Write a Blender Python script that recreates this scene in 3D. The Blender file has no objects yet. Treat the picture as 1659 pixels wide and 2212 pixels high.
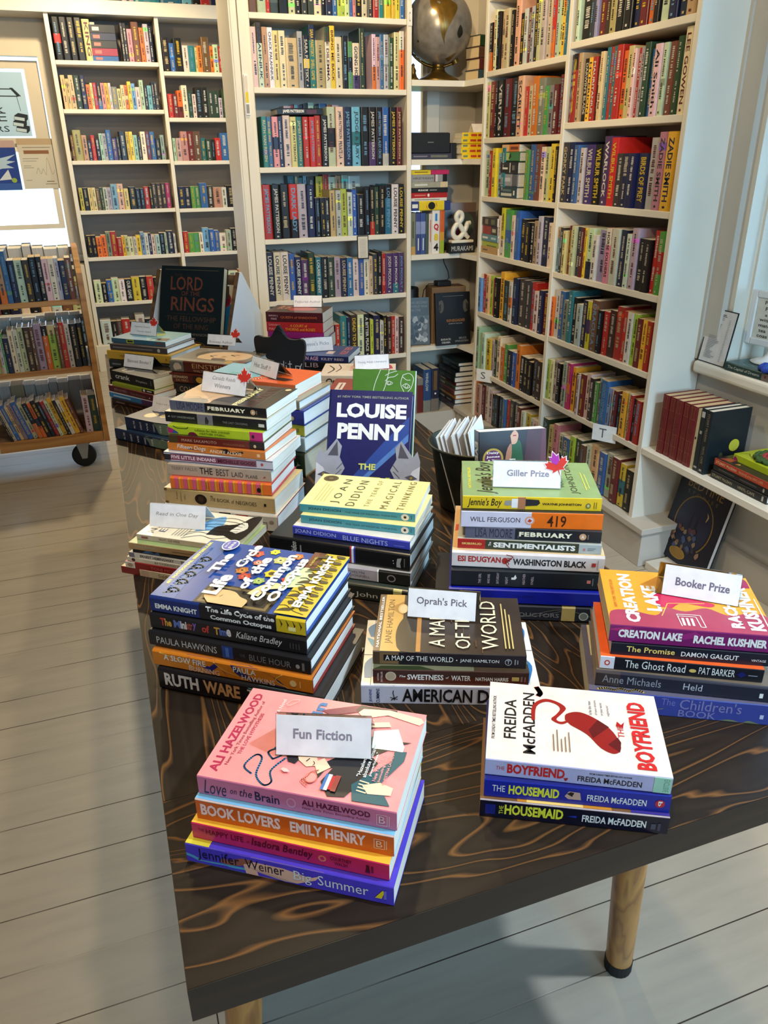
import bpy, bmesh, math, random, re
from mathutils import Vector, Matrix
rnd = random.Random(7)
C = bpy.context.scene.collection
SC = bpy.context.scene
EYE = 1.39                                    # eye height of the photographer

# ---------------------------------------------------------------- camera
cam_data = bpy.data.cameras.new('camera')
cam = bpy.data.objects.new('camera', cam_data)
C.objects.link(cam)
_p, _r, _y = 0.433096, -0.011799, 0.340265    # pitch down, roll, heading (radians)
def _rot():
    cy, sy, cp, sp, cr, sr = math.cos(_y), math.sin(_y), math.cos(_p), math.sin(_p), math.cos(_r), math.sin(_r)
    ry = Matrix(((cy, -sy, 0), (sy, cy, 0), (0, 0, 1)))
    b = Matrix(((1, 0, 0), (0, 0, -1), (0, 1, 0)))
    rp = Matrix(((1, 0, 0), (0, cp, -sp), (0, sp, cp)))
    rr = Matrix(((cr, -sr, 0), (sr, cr, 0), (0, 0, 1)))
    return rr @ rp @ b @ ry
_m = _rot()
_rt, _dn, _fw = Vector(_m[0]), Vector(_m[1]), Vector(_m[2])
mw = Matrix((( _rt.x, -_dn.x, -_fw.x, 0), (_rt.y, -_dn.y, -_fw.y, 0), (_rt.z, -_dn.z, -_fw.z, EYE), (0, 0, 0, 1)))
cam.matrix_world = mw
cam_data.sensor_fit = 'VERTICAL'
cam_data.sensor_height = 36.0
cam_data.sensor_width = 27.0
cam_data.lens = 36.0 * 1662.37 / 2212.0
cam_data.clip_start = 0.02
cam_data.clip_end = 100
SC.camera = cam

# ---------------------------------------------------------------- exposure, sky, lamps
SC.view_settings.view_transform = 'Standard'
SC.view_settings.look = 'None'
SC.view_settings.gamma = 1.0
SC.view_settings.use_curve_mapping = False
SC.view_settings.exposure = 0.0
SC.cycles.use_denoising = True
SC.cycles.max_bounces = 6
SC.cycles.diffuse_bounces = 3
SC.cycles.glossy_bounces = 3
SC.cycles.transmission_bounces = 4
SC.cycles.transparent_max_bounces = 6
SC.cycles.caustics_reflective = False
SC.cycles.caustics_refractive = False
SC.cycles.sample_clamp_indirect = 4.0

def lin(c):
    return tuple((x / 12.92 if x <= 0.04045 else ((x + 0.055) / 1.055) ** 2.4) for x in c)
def rgb(r, g, b):
    return lin((r / 255, g / 255, b / 255))

world = bpy.data.worlds.new('daylight')
SC.world = world
world.use_nodes = True
bg = world.node_tree.nodes['Background']
bg.inputs['Color'].default_value = (0.50, 0.74, 1.0, 1)
bg.inputs['Strength'].default_value = 2.5

def lamp(name, kind, loc, power, color, size=0.1, target=None, size_y=None, spot=None, blend=0.4):
    d = bpy.data.lights.new(name, kind)
    d.energy = power
    d.color = color
    if kind == 'AREA':
        d.shape = 'RECTANGLE' if size_y else 'DISK'
        d.size = size
        if size_y:
            d.size_y = size_y
    else:
        d.shadow_soft_size = size
    if kind == 'SPOT':
        d.spot_size = math.radians(spot or 120)
        d.spot_blend = blend
    o = bpy.data.objects.new(name, d)
    C.objects.link(o)
    o.location = loc
    if target is not None:
        o.rotation_euler = (Vector(target) - Vector(loc)).to_track_quat('-Z', 'Y').to_euler()
    return o
WARM = (1.0, 0.80, 0.48)
COOL = (0.86, 0.92, 1.0)
DOWN = lambda x, y: (x, y, 0.0)
lamp('ceiling_lamp_by_entrance', 'SPOT', (-0.15, 0.15, 2.62), 80, (1.0, 0.84, 0.62), 0.05, DOWN(0.05, 0.75), spot=92, blend=0.5)
lamp('ceiling_lamp_by_window', 'SPOT', (1.26, 0.05, 2.62), 185, (0.68, 0.84, 1.0), 0.05, DOWN(1.1, 0.6), spot=86, blend=0.5)
lamp('ceiling_lamp_over_table', 'SPOT', (0.40, 1.55, 2.50), 44, WARM, 0.05, DOWN(0.7, 2.3), spot=165)
lamp('ceiling_lamp_by_bookcases', 'SPOT', (0.95, 3.05, 2.66), 48, WARM, 0.05, DOWN(1.1, 3.2), spot=160)
lamp('ceiling_lamp_in_far_room', 'SPOT', (0.15, 4.85, 2.62), 125, WARM, 0.05, DOWN(0.1, 5.0), spot=160)
lamp('window_daylight_side', 'AREA', (2.35, 1.05, 1.55), 52, (0.36, 0.68, 1.0), 1.9, (0.5, 1.05, 1.1), 1.5)
lamp('added_spot_on_niche', 'SPOT', (0.20, 1.00, 2.20), 122, (1.0, 0.82, 0.54), 0.05, (1.62, 3.9, 1.25), spot=52, blend=0.6)  # added spot without a known fixture, brightens the niche
lamp('track_spot_on_far_wall', 'SPOT', (-0.6, 3.4, 2.4), 40, WARM, 0.05, (-0.3, 6.1, 1.6), spot=80, blend=0.6)
wb = lamp('window_daylight_behind', 'AREA', (1.15, -2.35, 1.85), 19, (0.38, 0.70, 1.0), 1.4, (1.75, 2.1, 1.1), 1.2)  # added cool fill from behind the camera, no known window there
wb.data.spread = math.radians(70)
lamp('window_daylight_far', 'AREA', (-0.6, 6.32, 1.45), 18, (0.66, 0.84, 1.0), 0.9, (-0.4, 3.0, 0.9), 1.2)

# ---------------------------------------------------------------- materials
def new_mat(name, rough=0.5):
    m = bpy.data.materials.new(name)
    m.use_nodes = True
    nt = m.node_tree
    b = nt.nodes['Principled BSDF']
    b.inputs['Roughness'].default_value = rough
    return m, nt, b
def nd(nt, t, **kw):
    n = nt.nodes.new(t)
    for k, v in kw.items():
        setattr(n, k, v)
    return n
def mapped(nt, scale, coord='Object', rot=(0, 0, 0)):
    tc = nd(nt, 'ShaderNodeTexCoord')
    mp = nd(nt, 'ShaderNodeMapping')
    mp.inputs['Scale'].default_value = scale
    mp.inputs['Rotation'].default_value = rot
    nt.links.new(tc.outputs[coord], mp.inputs['Vector'])
    return mp.outputs['Vector']
def ramp(nt, fac, stops):
    r = nd(nt, 'ShaderNodeValToRGB')
    e = r.color_ramp.elements
    while len(e) > 1:
        e.remove(e[-1])
    e[0].position, e[0].color = stops[0][0], (*stops[0][1], 1)
    for p, c in stops[1:]:
        x = e.new(p)
        x.color = (*c, 1)
    nt.links.new(fac, r.inputs['Fac'])
    return r.outputs['Color']
def mixc(nt, a, b, fac, mode='MIX'):
    n = nd(nt, 'ShaderNodeMix', data_type='RGBA', blend_type=mode)
    for s, v in ((n.inputs[6], a), (n.inputs[7], b), (n.inputs[0], fac)):
        if isinstance(v, (int, float)):
            s.default_value = v
        elif isinstance(v, tuple):
            s.default_value = (*v, 1)
        else:
            nt.links.new(v, s)
    return n.outputs[2]
def noise(nt, vec, scale, detail=3, rough=0.5, dist=0.0):
    n = nd(nt, 'ShaderNodeTexNoise')
    n.inputs['Scale'].default_value = scale
    n.inputs['Detail'].default_value = detail
    n.inputs['Roughness'].default_value = rough
    n.inputs['Distortion'].default_value = dist
    nt.links.new(vec, n.inputs['Vector'])
    return n.outputs['Fac']
def mth(nt, op, a, b=None, c=None):
    n = nd(nt, 'ShaderNodeMath', operation=op)
    for i, v in enumerate((a, b, c)):
        if v is None:
            continue
        if isinstance(v, (int, float)):
            n.inputs[i].default_value = v
        else:
            nt.links.new(v, n.inputs[i])
    return n.outputs[0]
def bump(nt, b, h, strength=0.2, dist=0.002):
    n = nd(nt, 'ShaderNodeBump')
    n.inputs['Strength'].default_value = strength
    n.inputs['Distance'].default_value = dist
    nt.links.new(h, n.inputs['Height'])
    nt.links.new(n.outputs['Normal'], b.inputs['Normal'])

def paint(name, col, rough=0.45, var=0.06, scale=6.0, spec=0.4):
    m, nt, b = new_mat(name, rough)
    f = noise(nt, mapped(nt, (1, 1, 1)), scale, 4)
    dark = tuple(x * (1 - var) for x in col)
    nt.links.new(ramp(nt, f, [(0.3, dark), (0.7, col)]), b.inputs['Base Color'])
    b.inputs['Specular IOR Level'].default_value = spec
    return m
def printed(name, rough, coat=0.0):
    """Printed card or paper: the ink of each face, with a faint paper mottle."""
    m, nt, b = new_mat(name, rough)
    a = nd(nt, 'ShaderNodeAttribute', attribute_name='ink')
    f = noise(nt, mapped(nt, (1, 1, 1)), 60, 4)
    g = ramp(nt, f, [(0.25, (0.86, 0.86, 0.86)), (0.75, (1, 1, 1))])
    nt.links.new(mixc(nt, a.outputs['Color'], g, 1.0, 'MULTIPLY'), b.inputs['Base Color'])
    b.inputs['Coat Weight'].default_value = coat
    b.inputs['Coat Roughness'].default_value = 0.2
    b.inputs['Specular IOR Level'].default_value = 0.35
    return m
def pages(name, axis):
    """A cut block of leaves: fine lines across the thickness."""
    m, nt, b = new_mat(name, 0.85)
    a = nd(nt, 'ShaderNodeAttribute', attribute_name='ink')
    sc = [4.0, 4.0, 4.0]
    sc[axis] = 900.0
    f = noise(nt, mapped(nt, tuple(sc)), 1.0, 2)
    g = ramp(nt, f, [(0.3, (0.80, 0.78, 0.75)), (0.65, (1, 1, 1))])
    nt.links.new(mixc(nt, a.outputs['Color'], g, 1.0, 'MULTIPLY'), b.inputs['Base Color'])
    b.inputs['Specular IOR Level'].default_value = 0.15
    return m
M = {}
M['white'] = paint('white_shelf_paint', rgb(226, 216, 198), 0.42)
M['wall'] = paint('warm_white_wall_paint', rgb(205, 194, 176), 0.6)
M['panel'] = paint('grey_white_panel_paint', rgb(196, 186, 172), 0.55)
M['back'] = paint('shelf_back_paint', rgb(150, 140, 132), 0.6)
M['ceil'] = paint('dark_timber_ceiling', rgb(120, 112, 104), 0.8)  # unseen ceiling, darkened to hold back bounced light
M['dim'] = paint('brown_panelling', rgb(96, 84, 74), 0.7)  # tone for unseen walls, lowered to cut the ambient bounce
M['gloss'] = printed('printed_cover_gloss', 0.32, 0.15)
M['matte'] = printed('printed_cover_matte', 0.5, 0.0)
M['paper'] = printed('printed_paper', 0.7, 0.0)
M['pages_z'] = pages('page_edges_stacked', 2)
M['pages_x'] = pages('page_edges_upright', 0)
M['black'] = paint('black_plastic', rgb(24, 24, 26), 0.4)
M['chalk'] = paint('blackboard_paint', rgb(22, 23, 26), 0.6, 0.2, 40)
M['iron'] = paint('dark_zinc', rgb(74, 74, 60), 0.42, 0.45, 18)
M['iron'].node_tree.nodes['Principled BSDF'].inputs['Metallic'].default_value = 0.7
M['steel'] = paint('caster_steel', rgb(165, 160, 150), 0.35)
M['steel'].node_tree.nodes['Principled BSDF'].inputs['Metallic'].default_value = 0.7
M['rubber'] = paint('black_rubber', rgb(30, 30, 32), 0.7)
M['brass'] = paint('antique_brass', rgb(120, 92, 40), 0.35, 0.4, 9)
M['brass'].node_tree.nodes['Principled BSDF'].inputs['Metallic'].default_value = 0.8
M['ceramic'] = paint('cream_ceramic', rgb(226, 216, 196), 0.25, 0.05)
M['whiteplastic'] = paint('white_plastic', rgb(232, 232, 230), 0.35, 0.03)

def wood(name, stops, scale, freq, rough, distort=0.0, spec=0.5):
    m, nt, b = new_mat(name, rough)
    v = mapped(nt, scale)
    n = noise(nt, v, 1.0, 2.5, 0.45, distort)
    s = mth(nt, 'FRACT', mth(nt, 'MULTIPLY', n, freq))
    nt.links.new(ramp(nt, s, stops), b.inputs['Base Color'])
    b.inputs['Specular IOR Level'].default_value = spec
    bump(nt, b, s, 0.15, 0.001)
    return m
DK, DK2, OR1, OR2 = rgb(34, 26, 20), rgb(42, 33, 25), rgb(108, 72, 38), rgb(80, 55, 32)
ST = [(0.0, DK), (0.40, DK2), (0.74, DK), (0.83, OR2), (0.88, OR1), (0.93, OR2), (0.97, DK)]
M['table_long'] = wood('dark_stained_fir_lengthwise', ST, (9.0, 1.3, 3.0), 20.0, 0.42, 0.5, 0.15)
M['table_cross'] = wood('dark_stained_fir_crosswise', ST, (1.9, 11.0, 3.0), 15.0, 0.42, 0.6, 0.15)
DE = rgb(26, 18, 13)
M['table_edge'] = wood('dark_stained_edge', [(0, DE), (0.6, rgb(32, 22, 15)), (0.9, rgb(42, 29, 19)), (1, DE)], (2.0, 2.0, 30.0), 5, 0.4)
M['oak'] = wood('honey_oak', [(0, rgb(176, 122, 62)), (0.5, rgb(196, 140, 76)), (0.85, rgb(160, 106, 52)), (1, rgb(180, 126, 66))], (1.2, 8, 8), 6, 0.4)
M['oak_leg'] = wood('honey_oak_turned', [(0, rgb(176, 122, 58)), (0.5, rgb(198, 142, 72)), (0.85, rgb(150, 98, 46)), (1, rgb(180, 126, 62))], (26, 26, 2.0), 5, 0.35)
M['crate'] = wood('brown_crate_wood', [(0, rgb(92, 66, 44)), (0.5, rgb(112, 82, 54)), (0.85, rgb(76, 54, 36)), (1, rgb(92, 66, 44))], (2, 12, 12), 6, 0.5)

def floor_mat():
    m, nt, b = new_mat('painted_floorboards', 0.38)
    v = mapped(nt, (1, 1, 1))
    br = nd(nt, 'ShaderNodeTexBrick')
    br.offset = 0.37
    br.inputs['Scale'].default_value = 1.0
    br.inputs['Brick Width'].default_value = 2.3
    br.inputs['Row Height'].default_value = 0.126
    br.inputs['Mortar Size'].default_value = 0.0016
    br.inputs['Mortar Smooth'].default_value = 0.4
    br.inputs['Color1'].default_value = (*rgb(182, 170, 152), 1)
    br.inputs['Color2'].default_value = (*rgb(174, 162, 144), 1)
    br.inputs['Mortar'].default_value = (*rgb(60, 48, 38), 1)
    nt.links.new(v, br.inputs['Vector'])
    f = noise(nt, mapped(nt, (1.2, 9, 1)), 3.0, 5, 0.6)
    g = ramp(nt, f, [(0.3, (0.87, 0.87, 0.87)), (0.6, (1, 1, 1)), (0.8, (1.04, 1.03, 1.0))])
    # seams are not equally open everywhere: the paint bridges some of them
    gap = noise(nt, mapped(nt, (1.6, 5, 1)), 1.0, 2)
    open_ = ramp(nt, gap, [(0.36, (0, 0, 0)), (0.5, (1, 1, 1))])
    seam = mth(nt, 'MULTIPLY', br.outputs['Fac'], nd_val(nt, open_))
    base = mixc(nt, rgb(178, 166, 148), br.outputs['Color'], 1.0)
    col = mixc(nt, rgb(178, 166, 148), rgb(62, 50, 40), seam)
    col = mixc(nt, col, g, 1.0, 'MULTIPLY')
    nt.links.new(col, b.inputs['Base Color'])
    b.inputs['Specular IOR Level'].default_value = 0.5
    bump(nt, b, mth(nt, 'SUBTRACT', 1.0, br.outputs['Fac']), 0.35, 0.002)
    return m
def nd_val(nt, col):
    n = nd(nt, 'ShaderNodeRGBToBW')
    nt.links.new(col, n.inputs[0])
    return n.outputs[0]
M['floor'] = floor_mat()
def glass_mat(name, tint, alpha):
    m = bpy.data.materials.new(name)
    m.use_nodes = True
    nt = m.node_tree
    nt.nodes.remove(nt.nodes['Principled BSDF'])
    out = nt.nodes['Material Output']
    t = nd(nt, 'ShaderNodeBsdfTransparent')
    t.inputs['Color'].default_value = (*tint, 1)
    g = nd(nt, 'ShaderNodeBsdfGlossy')
    g.inputs['Roughness'].default_value = 0.05
    mx = nd(nt, 'ShaderNodeMixShader')
    fr = nd(nt, 'ShaderNodeFresnel')
    f = mth(nt, 'ADD', fr.outputs[0], alpha)
    nt.links.new(f, mx.inputs[0])
    nt.links.new(t.outputs[0], mx.inputs[1])
    nt.links.new(g.outputs[0], mx.inputs[2])
    nt.links.new(mx.outputs[0], out.inputs['Surface'])
    return m
M['glass'] = glass_mat('window_glass', (0.97, 0.99, 1.0), 0.0)
M['acrylic'] = glass_mat('clear_acrylic', (0.93, 0.95, 0.95), 0.10)
def sheet_mat(name):
    """Thin paper hung on a pane: daylight comes through it."""
    m, nt, b = new_mat(name, 0.8)
    a = nd(nt, 'ShaderNodeAttribute', attribute_name='ink')
    nt.links.new(a.outputs['Color'], b.inputs['Base Color'])
    tr = nd(nt, 'ShaderNodeBsdfTranslucent')
    nt.links.new(a.outputs['Color'], tr.inputs['Color'])
    mx = nd(nt, 'ShaderNodeMixShader')
    mx.inputs[0].default_value = 0.25
    nt.links.new(b.outputs[0], mx.inputs[1])
    nt.links.new(tr.outputs[0], mx.inputs[2])
    nt.links.new(mx.outputs[0], nt.nodes['Material Output'].inputs['Surface'])
    return m
M['sheet'] = sheet_mat('thin_paper')
M['lawn'] = paint('pale_lawn', rgb(130, 175, 90), 0.9, 0.3, 3)
def yarn_mat():
    m = printed('crochet_yarn', 0.9)
    nt = m.node_tree
    b = nt.nodes['Principled BSDF']
    f = noise(nt, mapped(nt, (1, 1, 1)), 260, 3)
    bump(nt, b, f, 1.0, 0.004)
    return m
M['yarn'] = yarn_mat()

# ---------------------------------------------------------------- mesh helpers
def tag(o, label=None, cat=None, group=None, kind=None):
    if label: o['label'] = label
    if cat: o['category'] = cat
    if group: o['group'] = group
    if kind: o['kind'] = kind
    return o
def empty(name, label, cat, loc=(0, 0, 0), rz=0.0, group=None):
    o = bpy.data.objects.new(name, None)
    C.objects.link(o)
    o.location = loc
    o.rotation_euler = (0, 0, rz)
    o.empty_display_size = 0.05
    return tag(o, label, cat, group)
WHITE = (0.8, 0.8, 0.8)
class MB:
    """Collects polygons with an ink colour and a material each; build() links them as ONE mesh object."""
    def __init__(s):
        s.v, s.f, s.m, s.c, s.mats = [], [], [], [], []
    def mat(s, m):
        m = M[m] if isinstance(m, str) else m
        if m not in s.mats:
            s.mats.append(m)
        return s.mats.index(m)
    def poly(s, pts, m, col=WHITE):
        n = len(s.v)
        s.v.extend(tuple(p) for p in pts)
        s.f.append(tuple(range(n, n + len(pts))))
        s.m.append(s.mat(m))
        s.c.append(col)
    def grid(s, rows, m, col=WHITE, close=False):
        """rows: equally long lists of points, joined into quads."""
        n = len(s.v)
        w = len(rows[0])
        for r in rows:
            s.v.extend(tuple(p) for p in r)
        mi = s.mat(m)
        for i in range(len(rows) - 1):
            for j in range(w if close else w - 1):
                k = (j + 1) % w
                s.f.append((n + i * w + j, n + i * w + k, n + (i + 1) * w + k, n + (i + 1) * w + j))
                s.m.append(mi)
                s.c.append(col)
    def box(s, x0, x1, y0, y1, z0, z1, m, col=WHITE, cols=None):
        p = [(x0, y0, z0), (x1, y0, z0), (x1, y1, z0), (x0, y1, z0), (x0, y0, z1), (x1, y0, z1), (x1, y1, z1), (x0, y1, z1)]
        n = len(s.v)
        s.v.extend(p)
        mi = s.mat(m)
        for k, q in enumerate(((3, 2, 1, 0), (4, 5, 6, 7), (0, 1, 5, 4), (1, 2, 6, 5), (2, 3, 7, 6), (3, 0, 4, 7))):
            s.f.append(tuple(n + i for i in q))
            s.m.append(mi)
            s.c.append(cols[k] if cols else col)
    def lathe(s, prof, m, col=WHITE, seg=32, c=(0, 0, 0)):
        rows = [[(c[0] + r * math.cos(2 * math.pi * i / seg), c[1] + r * math.sin(2 * math.pi * i / seg), c[2] + z) for i in range(seg)] for r, z in prof]
        s.grid(rows, m, col, True)
    def tube(s, pts, r, m, col=WHITE, seg=8):
        pts = [Vector(p) for p in pts]
        rows = []
        for i, p in enumerate(pts):
            t = (pts[min(i + 1, len(pts) - 1)] - pts[max(i - 1, 0)]).normalized()
            a = t.cross(Vector((0.3, 0.2, 1))).normalized()
            b = t.cross(a)
            rr = r[i] if isinstance(r, (list, tuple)) else r
            rows.append([p + (a * math.cos(2 * math.pi * k / seg) + b * math.sin(2 * math.pi * k / seg)) * rr for k in range(seg)])
        s.grid(rows, m, col, True)
        s.poly(rows[0][::-1], m, col)
        s.poly(rows[-1], m, col)
    def prism(s, outline, y0, y1, m, col=WHITE, axis='y'):
        """A flat outline given as (a, b) pairs, extruded along an axis."""
        f = {'y': lambda a, b, t: (a, t, b), 'z': lambda a, b, t: (a, b, t), 'x': lambda a, b, t: (t, a, b)}[axis]
        s.poly([f(a, b, y0) for a, b in outline], m, col)
        s.poly([f(a, b, y1) for a, b in reversed(outline)], m, col)
        k = len(outline)
        for i in range(k):
            (a, b), (c, d) = outline[i], outline[(i + 1) % k]
            s.poly([f(c, d, y0), f(a, b, y0), f(a, b, y1), f(c, d, y1)], m, col)
    def build(s, name, parent=None, smooth=False):
        me = bpy.data.meshes.new(name)
        me.from_pydata(s.v, [], s.f)
        for m in s.mats:
            me.materials.append(m)
        me.polygons.foreach_set('material_index', s.m)
        at = me.attributes.new('ink', 'FLOAT_COLOR', 'CORNER')
        buf = []
        for f, c in zip(s.f, s.c):
            buf.extend((c[0], c[1], c[2], 1.0) * len(f))
        at.data.foreach_set('color', buf)
        if smooth:
            me.polygons.foreach_set('use_smooth', [True] * len(me.polygons))
        me.update()
        o = bpy.data.objects.new(name, me)
        C.objects.link(o)
        if parent is not None:
            o.parent = parent
        return o
def bevel(o, w=0.002, seg=2):
    b = o.modifiers.new('edge', 'BEVEL')
    b.width = w
    b.segments = seg
    b.limit_method = 'ANGLE'
    return o
def weld(o):
    bm = bmesh.new()
    bm.from_mesh(o.data)
    bmesh.ops.remove_doubles(bm, verts=bm.verts, dist=1e-5)
    bmesh.ops.recalc_face_normals(bm, faces=bm.faces)
    bm.to_mesh(o.data)
    bm.free()
    return o

# ---------------------------------------------------------------- lettering and printed shapes
_glyph = {}
def glyphs(text, bold=0, shear=0.0, space=1.0):
    """Outlines of a line of lettering, scaled so that its own box is 0..1 both ways."""
    k = (text, bold, shear, space)
    if k not in _glyph:
        cu = bpy.data.curves.new('lettering', 'FONT')
        cu.body = text
        cu.resolution_u = 2
        cu.offset = 0.012 * bold
        cu.shear = shear
        cu.space_character = space
        ob = bpy.data.objects.new('lettering', cu)
        me = bpy.data.meshes.new_from_object(ob)
        vs = [tuple(v.co) for v in me.vertices]
        fs = [tuple(p.vertices) for p in me.polygons]
        bpy.data.meshes.remove(me)
        bpy.data.objects.remove(ob)
        bpy.data.curves.remove(cu)
        if vs:
            x0, x1 = min(v[0] for v in vs), max(v[0] for v in vs)
            y0, y1 = min(v[1] for v in vs), max(v[1] for v in vs)
            w, h = max(x1 - x0, 1e-6), max(y1 - y0, 1e-6)
            vs = [((v[0] - x0) / w, (v[1] - y0) / h) for v in vs]
        _glyph[k] = (vs, fs)
    return _glyph[k]
class Face:
    """A printable face. at(s, t, d): s along the reading direction, t upwards, both 0..1, d metres off the face."""
    def __init__(s, mb, at, w, h, m, nv=(), na=()):
        s.mb, s.at, s.w, s.h, s.m, s.nv, s.na, s.k = mb, at, w, h, m, nv, na, 0
    def lift(s):
        s.k += 1
        return 0.00015 + 0.00005 * s.k
    def pts(s, pts, col, d=None):
        d = s.lift() if d is None else d
        s.mb.poly([s.at(a, b, d) for a, b in pts], s.m, col)
    def rect(s, a0, a1, b0, b1, col, d=None):
        d = s.lift() if d is None else d
        vs = [b0] + [q for q in s.nv if b0 < q < b1] + [b1]
        us = [a0] + [q for q in s.na if a0 < q < a1] + [a1]
        for u, v in zip(vs, vs[1:]):
            for p, q in zip(us, us[1:]):
                s.mb.poly([s.at(p, u, d), s.at(q, u, d), s.at(q, v, d), s.at(p, v, d)], s.m, col)
    def ell(s, a, b, ra, rb, col, n=24):
        d = s.lift()
        s.mb.poly([s.at(a + ra * math.cos(2 * math.pi * i / n), b + rb * math.sin(2 * math.pi * i / n), d) for i in range(n)], s.m, col)
    def line(s, pts, w, col):
        d = s.lift()
        for (a, b), (c, e) in zip(pts, pts[1:]):
            dx, dy = (c - a) * s.w, (e - b) * s.h
            L = math.hypot(dx, dy) or 1e-6
            ox, oy = -dy / L * w / 2 / s.w, dx / L * w / 2 / s.h
            ex, ey = dx / L * w * 0.3 / s.w, dy / L * w * 0.3 / s.h
            s.mb.poly([s.at(a - ex - ox, b - ey - oy, d), s.at(c + ex - ox, e + ey - oy, d), s.at(c + ex + ox, e + ey + oy, d), s.at(a - ex + ox, b - ey + oy, d)], s.m, col)
    def text(s, txt, a0, a1, b0, b1, col, bold=0, rot=0, shear=0.0, space=1.0):
        vs, fs = glyphs(txt, bold, shear, space)
        d = s.lift()
        n = len(s.mb.v)
        for x, y in vs:
            if rot == 90:                      # reads upwards
                x, y = 1 - y, x
            elif rot == -90:                   # reads downwards
                x, y = y, 1 - x
            s.mb.v.append(tuple(s.at(a0 + (a1 - a0) * x, b0 + (b1 - b0) * y, d)))
        mi = s.mb.mat(s.m)
        for f in fs:
            s.mb.f.append(tuple(n + i for i in f))
            s.mb.m.append(mi)
            s.mb.c.append(col)
    def do(s, items):
        for it in items:
            k, a = it[0], it[1:]
            {'T': s.text, 'R': s.rect, 'E': s.ell, 'L': s.line, 'P': s.pts}[k](*a)
def spline(pts, n=8):
    """A smooth line through hand-set points."""
    out = []
    for i in range(len(pts) - 1):
        p0, p1, p2, p3 = pts[max(i - 1, 0)], pts[i], pts[i + 1], pts[min(i + 2, len(pts) - 1)]
        for k in range(n):
            t = k / n
            out.append(tuple(0.5 * (2 * p1[j] + (p2[j] - p0[j]) * t + (2 * p0[j] - 5 * p1[j] + 4 * p2[j] - p3[j]) * t * t + (3 * p1[j] - p0[j] - 3 * p2[j] + p3[j]) * t ** 3) for j in range(2)))
    out.append(pts[-1])
    return out

# ---------------------------------------------------------------- a book with its parts
PB_PAGE, HC_PAGE, TAN_PAGE = rgb(232, 224, 208), rgb(238, 234, 226), rgb(214, 190, 150)
def book(kind, label, P, z, L, yaw, t, D, spine_col, top_col, page=None, spine=(), cover=(), group=None, m='gloss', tilt=None, edge=None):
    """Lying book: origin at the head end of its spine, x along the spine, y to the fore edge, z up. tilt stands it up (cover to the viewer)."""
    hc = kind == 'hardcover_book'
    page = page or (HC_PAGE if hc else PB_PAGE)
    root = empty(kind, label, 'book', (P[0], P[1], z), math.radians(yaw), group)
    c = 0.0026 if hc else 0.0006
    ov = 0.003 if hc else 0.0004
    bul = min(0.004, 0.16 * t) if hc else 0.0008
    bp = [0, 0.035, 0.10, 0.90, 0.965, 1] if hc else [0, 0.04, 0.96, 1]
    ns = len(bp) - 1
    mb = MB()
    vz = [t * q for q in bp]
    by = [-bul * q for q in ((0, 0.6, 1, 1, 0.6, 0) if hc else (0, 1, 1, 0))]
    prof = [(D, 0.0)] + list(zip(by, vz)) + [(D, t)]
    cols = [top_col] + [spine_col] * ns + [top_col]
    for (a, b), (e, f), col in zip(prof, prof[1:], cols):
        mb.poly([(0, a, b), (0, e, f), (L, e, f), (L, a, b)], m, col)
    inner = [(D, c)] + [(y + c, min(max(v, c), t - c)) for y, v in zip(by, vz)] + [(D, t - c)]
    for (a, b), (e, f) in zip(inner, inner[1:]):
        mb.poly([(0, a, b), (L, a, b), (L, e, f), (0, e, f)], m, edge or top_col)
    for x, fl in ((0.0, 1), (L, -1)):
        for i in range(len(prof) - 1):
            q = [prof[i], prof[i + 1], inner[i + 1], inner[i]]
            mb.poly([(x, a, b) for a, b in (q if fl > 0 else q[::-1])], m, edge or cols[i])
    for b0, b1 in ((0.0, c), (t - c, t)):
        mb.poly([(0, D, b0), (L, D, b0), (L, D, b1), (0, D, b1)], m, edge or top_col)
    def sp(s_, v, d):
        v = min(max(v, 0.0), 1.0)
        k = max(i for i in range(ns) if bp[i] <= v)
        fr = (v - bp[k]) / (bp[k + 1] - bp[k])
        return (s_ * L, by[k] + (by[k + 1] - by[k]) * fr - d, v * t)
    Face(mb, sp, L, t, M[m], bp).do(spine)
    Face(mb, lambda a, b, d: ((1 - b) * L, a * D, t + d), D, L, M[m]).do(cover)
    mb.build('cover', root)
    pb = MB()
    pb.box(ov, L - ov, c + 0.001, D - ov, c, t - c, 'pages_z', page)
    pb.build('page_block', root)
    if tilt is not None:
        # stand the book: its foot on the ground, front cover to the viewer, leaning back
        R = Matrix.Rotation(math.radians(yaw), 4, 'Z') @ Matrix.Rotation(-math.radians(tilt), 4, 'X') @ Matrix(((0, 1, 0, 0), (0, 0, -1, 0), (-1, 0, 0, 0), (0, 0, 0, 1)))
        off = R @ Vector((L, 0, t))
        root.matrix_world = Matrix.Translation(Vector((P[0], P[1], z + t * math.sin(math.radians(tilt)))) - off) @ R
    return root

# ================================================================ the room
def slab(name, x0, x1, y0, y1, z0, z1, m, kind='structure', parent=None):
    mb = MB()
    mb.box(x0, x1, y0, y1, z0, z1, m)
    o = mb.build(name, parent)
    if kind and parent is None:
        o['kind'] = kind
    return o
def multi(name, boxes, m, kind='structure', parent=None):
    mb = MB()
    for b in boxes:
        mb.box(*b, m)
    o = mb.build(name, parent)
    if kind and parent is None:
        o['kind'] = kind
    return o
XR, YB, XL, YF, ZC = 1.93, 6.10, -3.0, -2.5, 2.75
slab('floor', XL, 2.0, YF, 6.2, -0.05, 0.0, 'floor')
slab('ceiling', XL, 2.4, YF, 6.2, ZC, ZC + 0.05, 'ceil')
slab('wall_left', XL - 0.1, XL, YF, 6.2, 0, ZC, 'dim')
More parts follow.
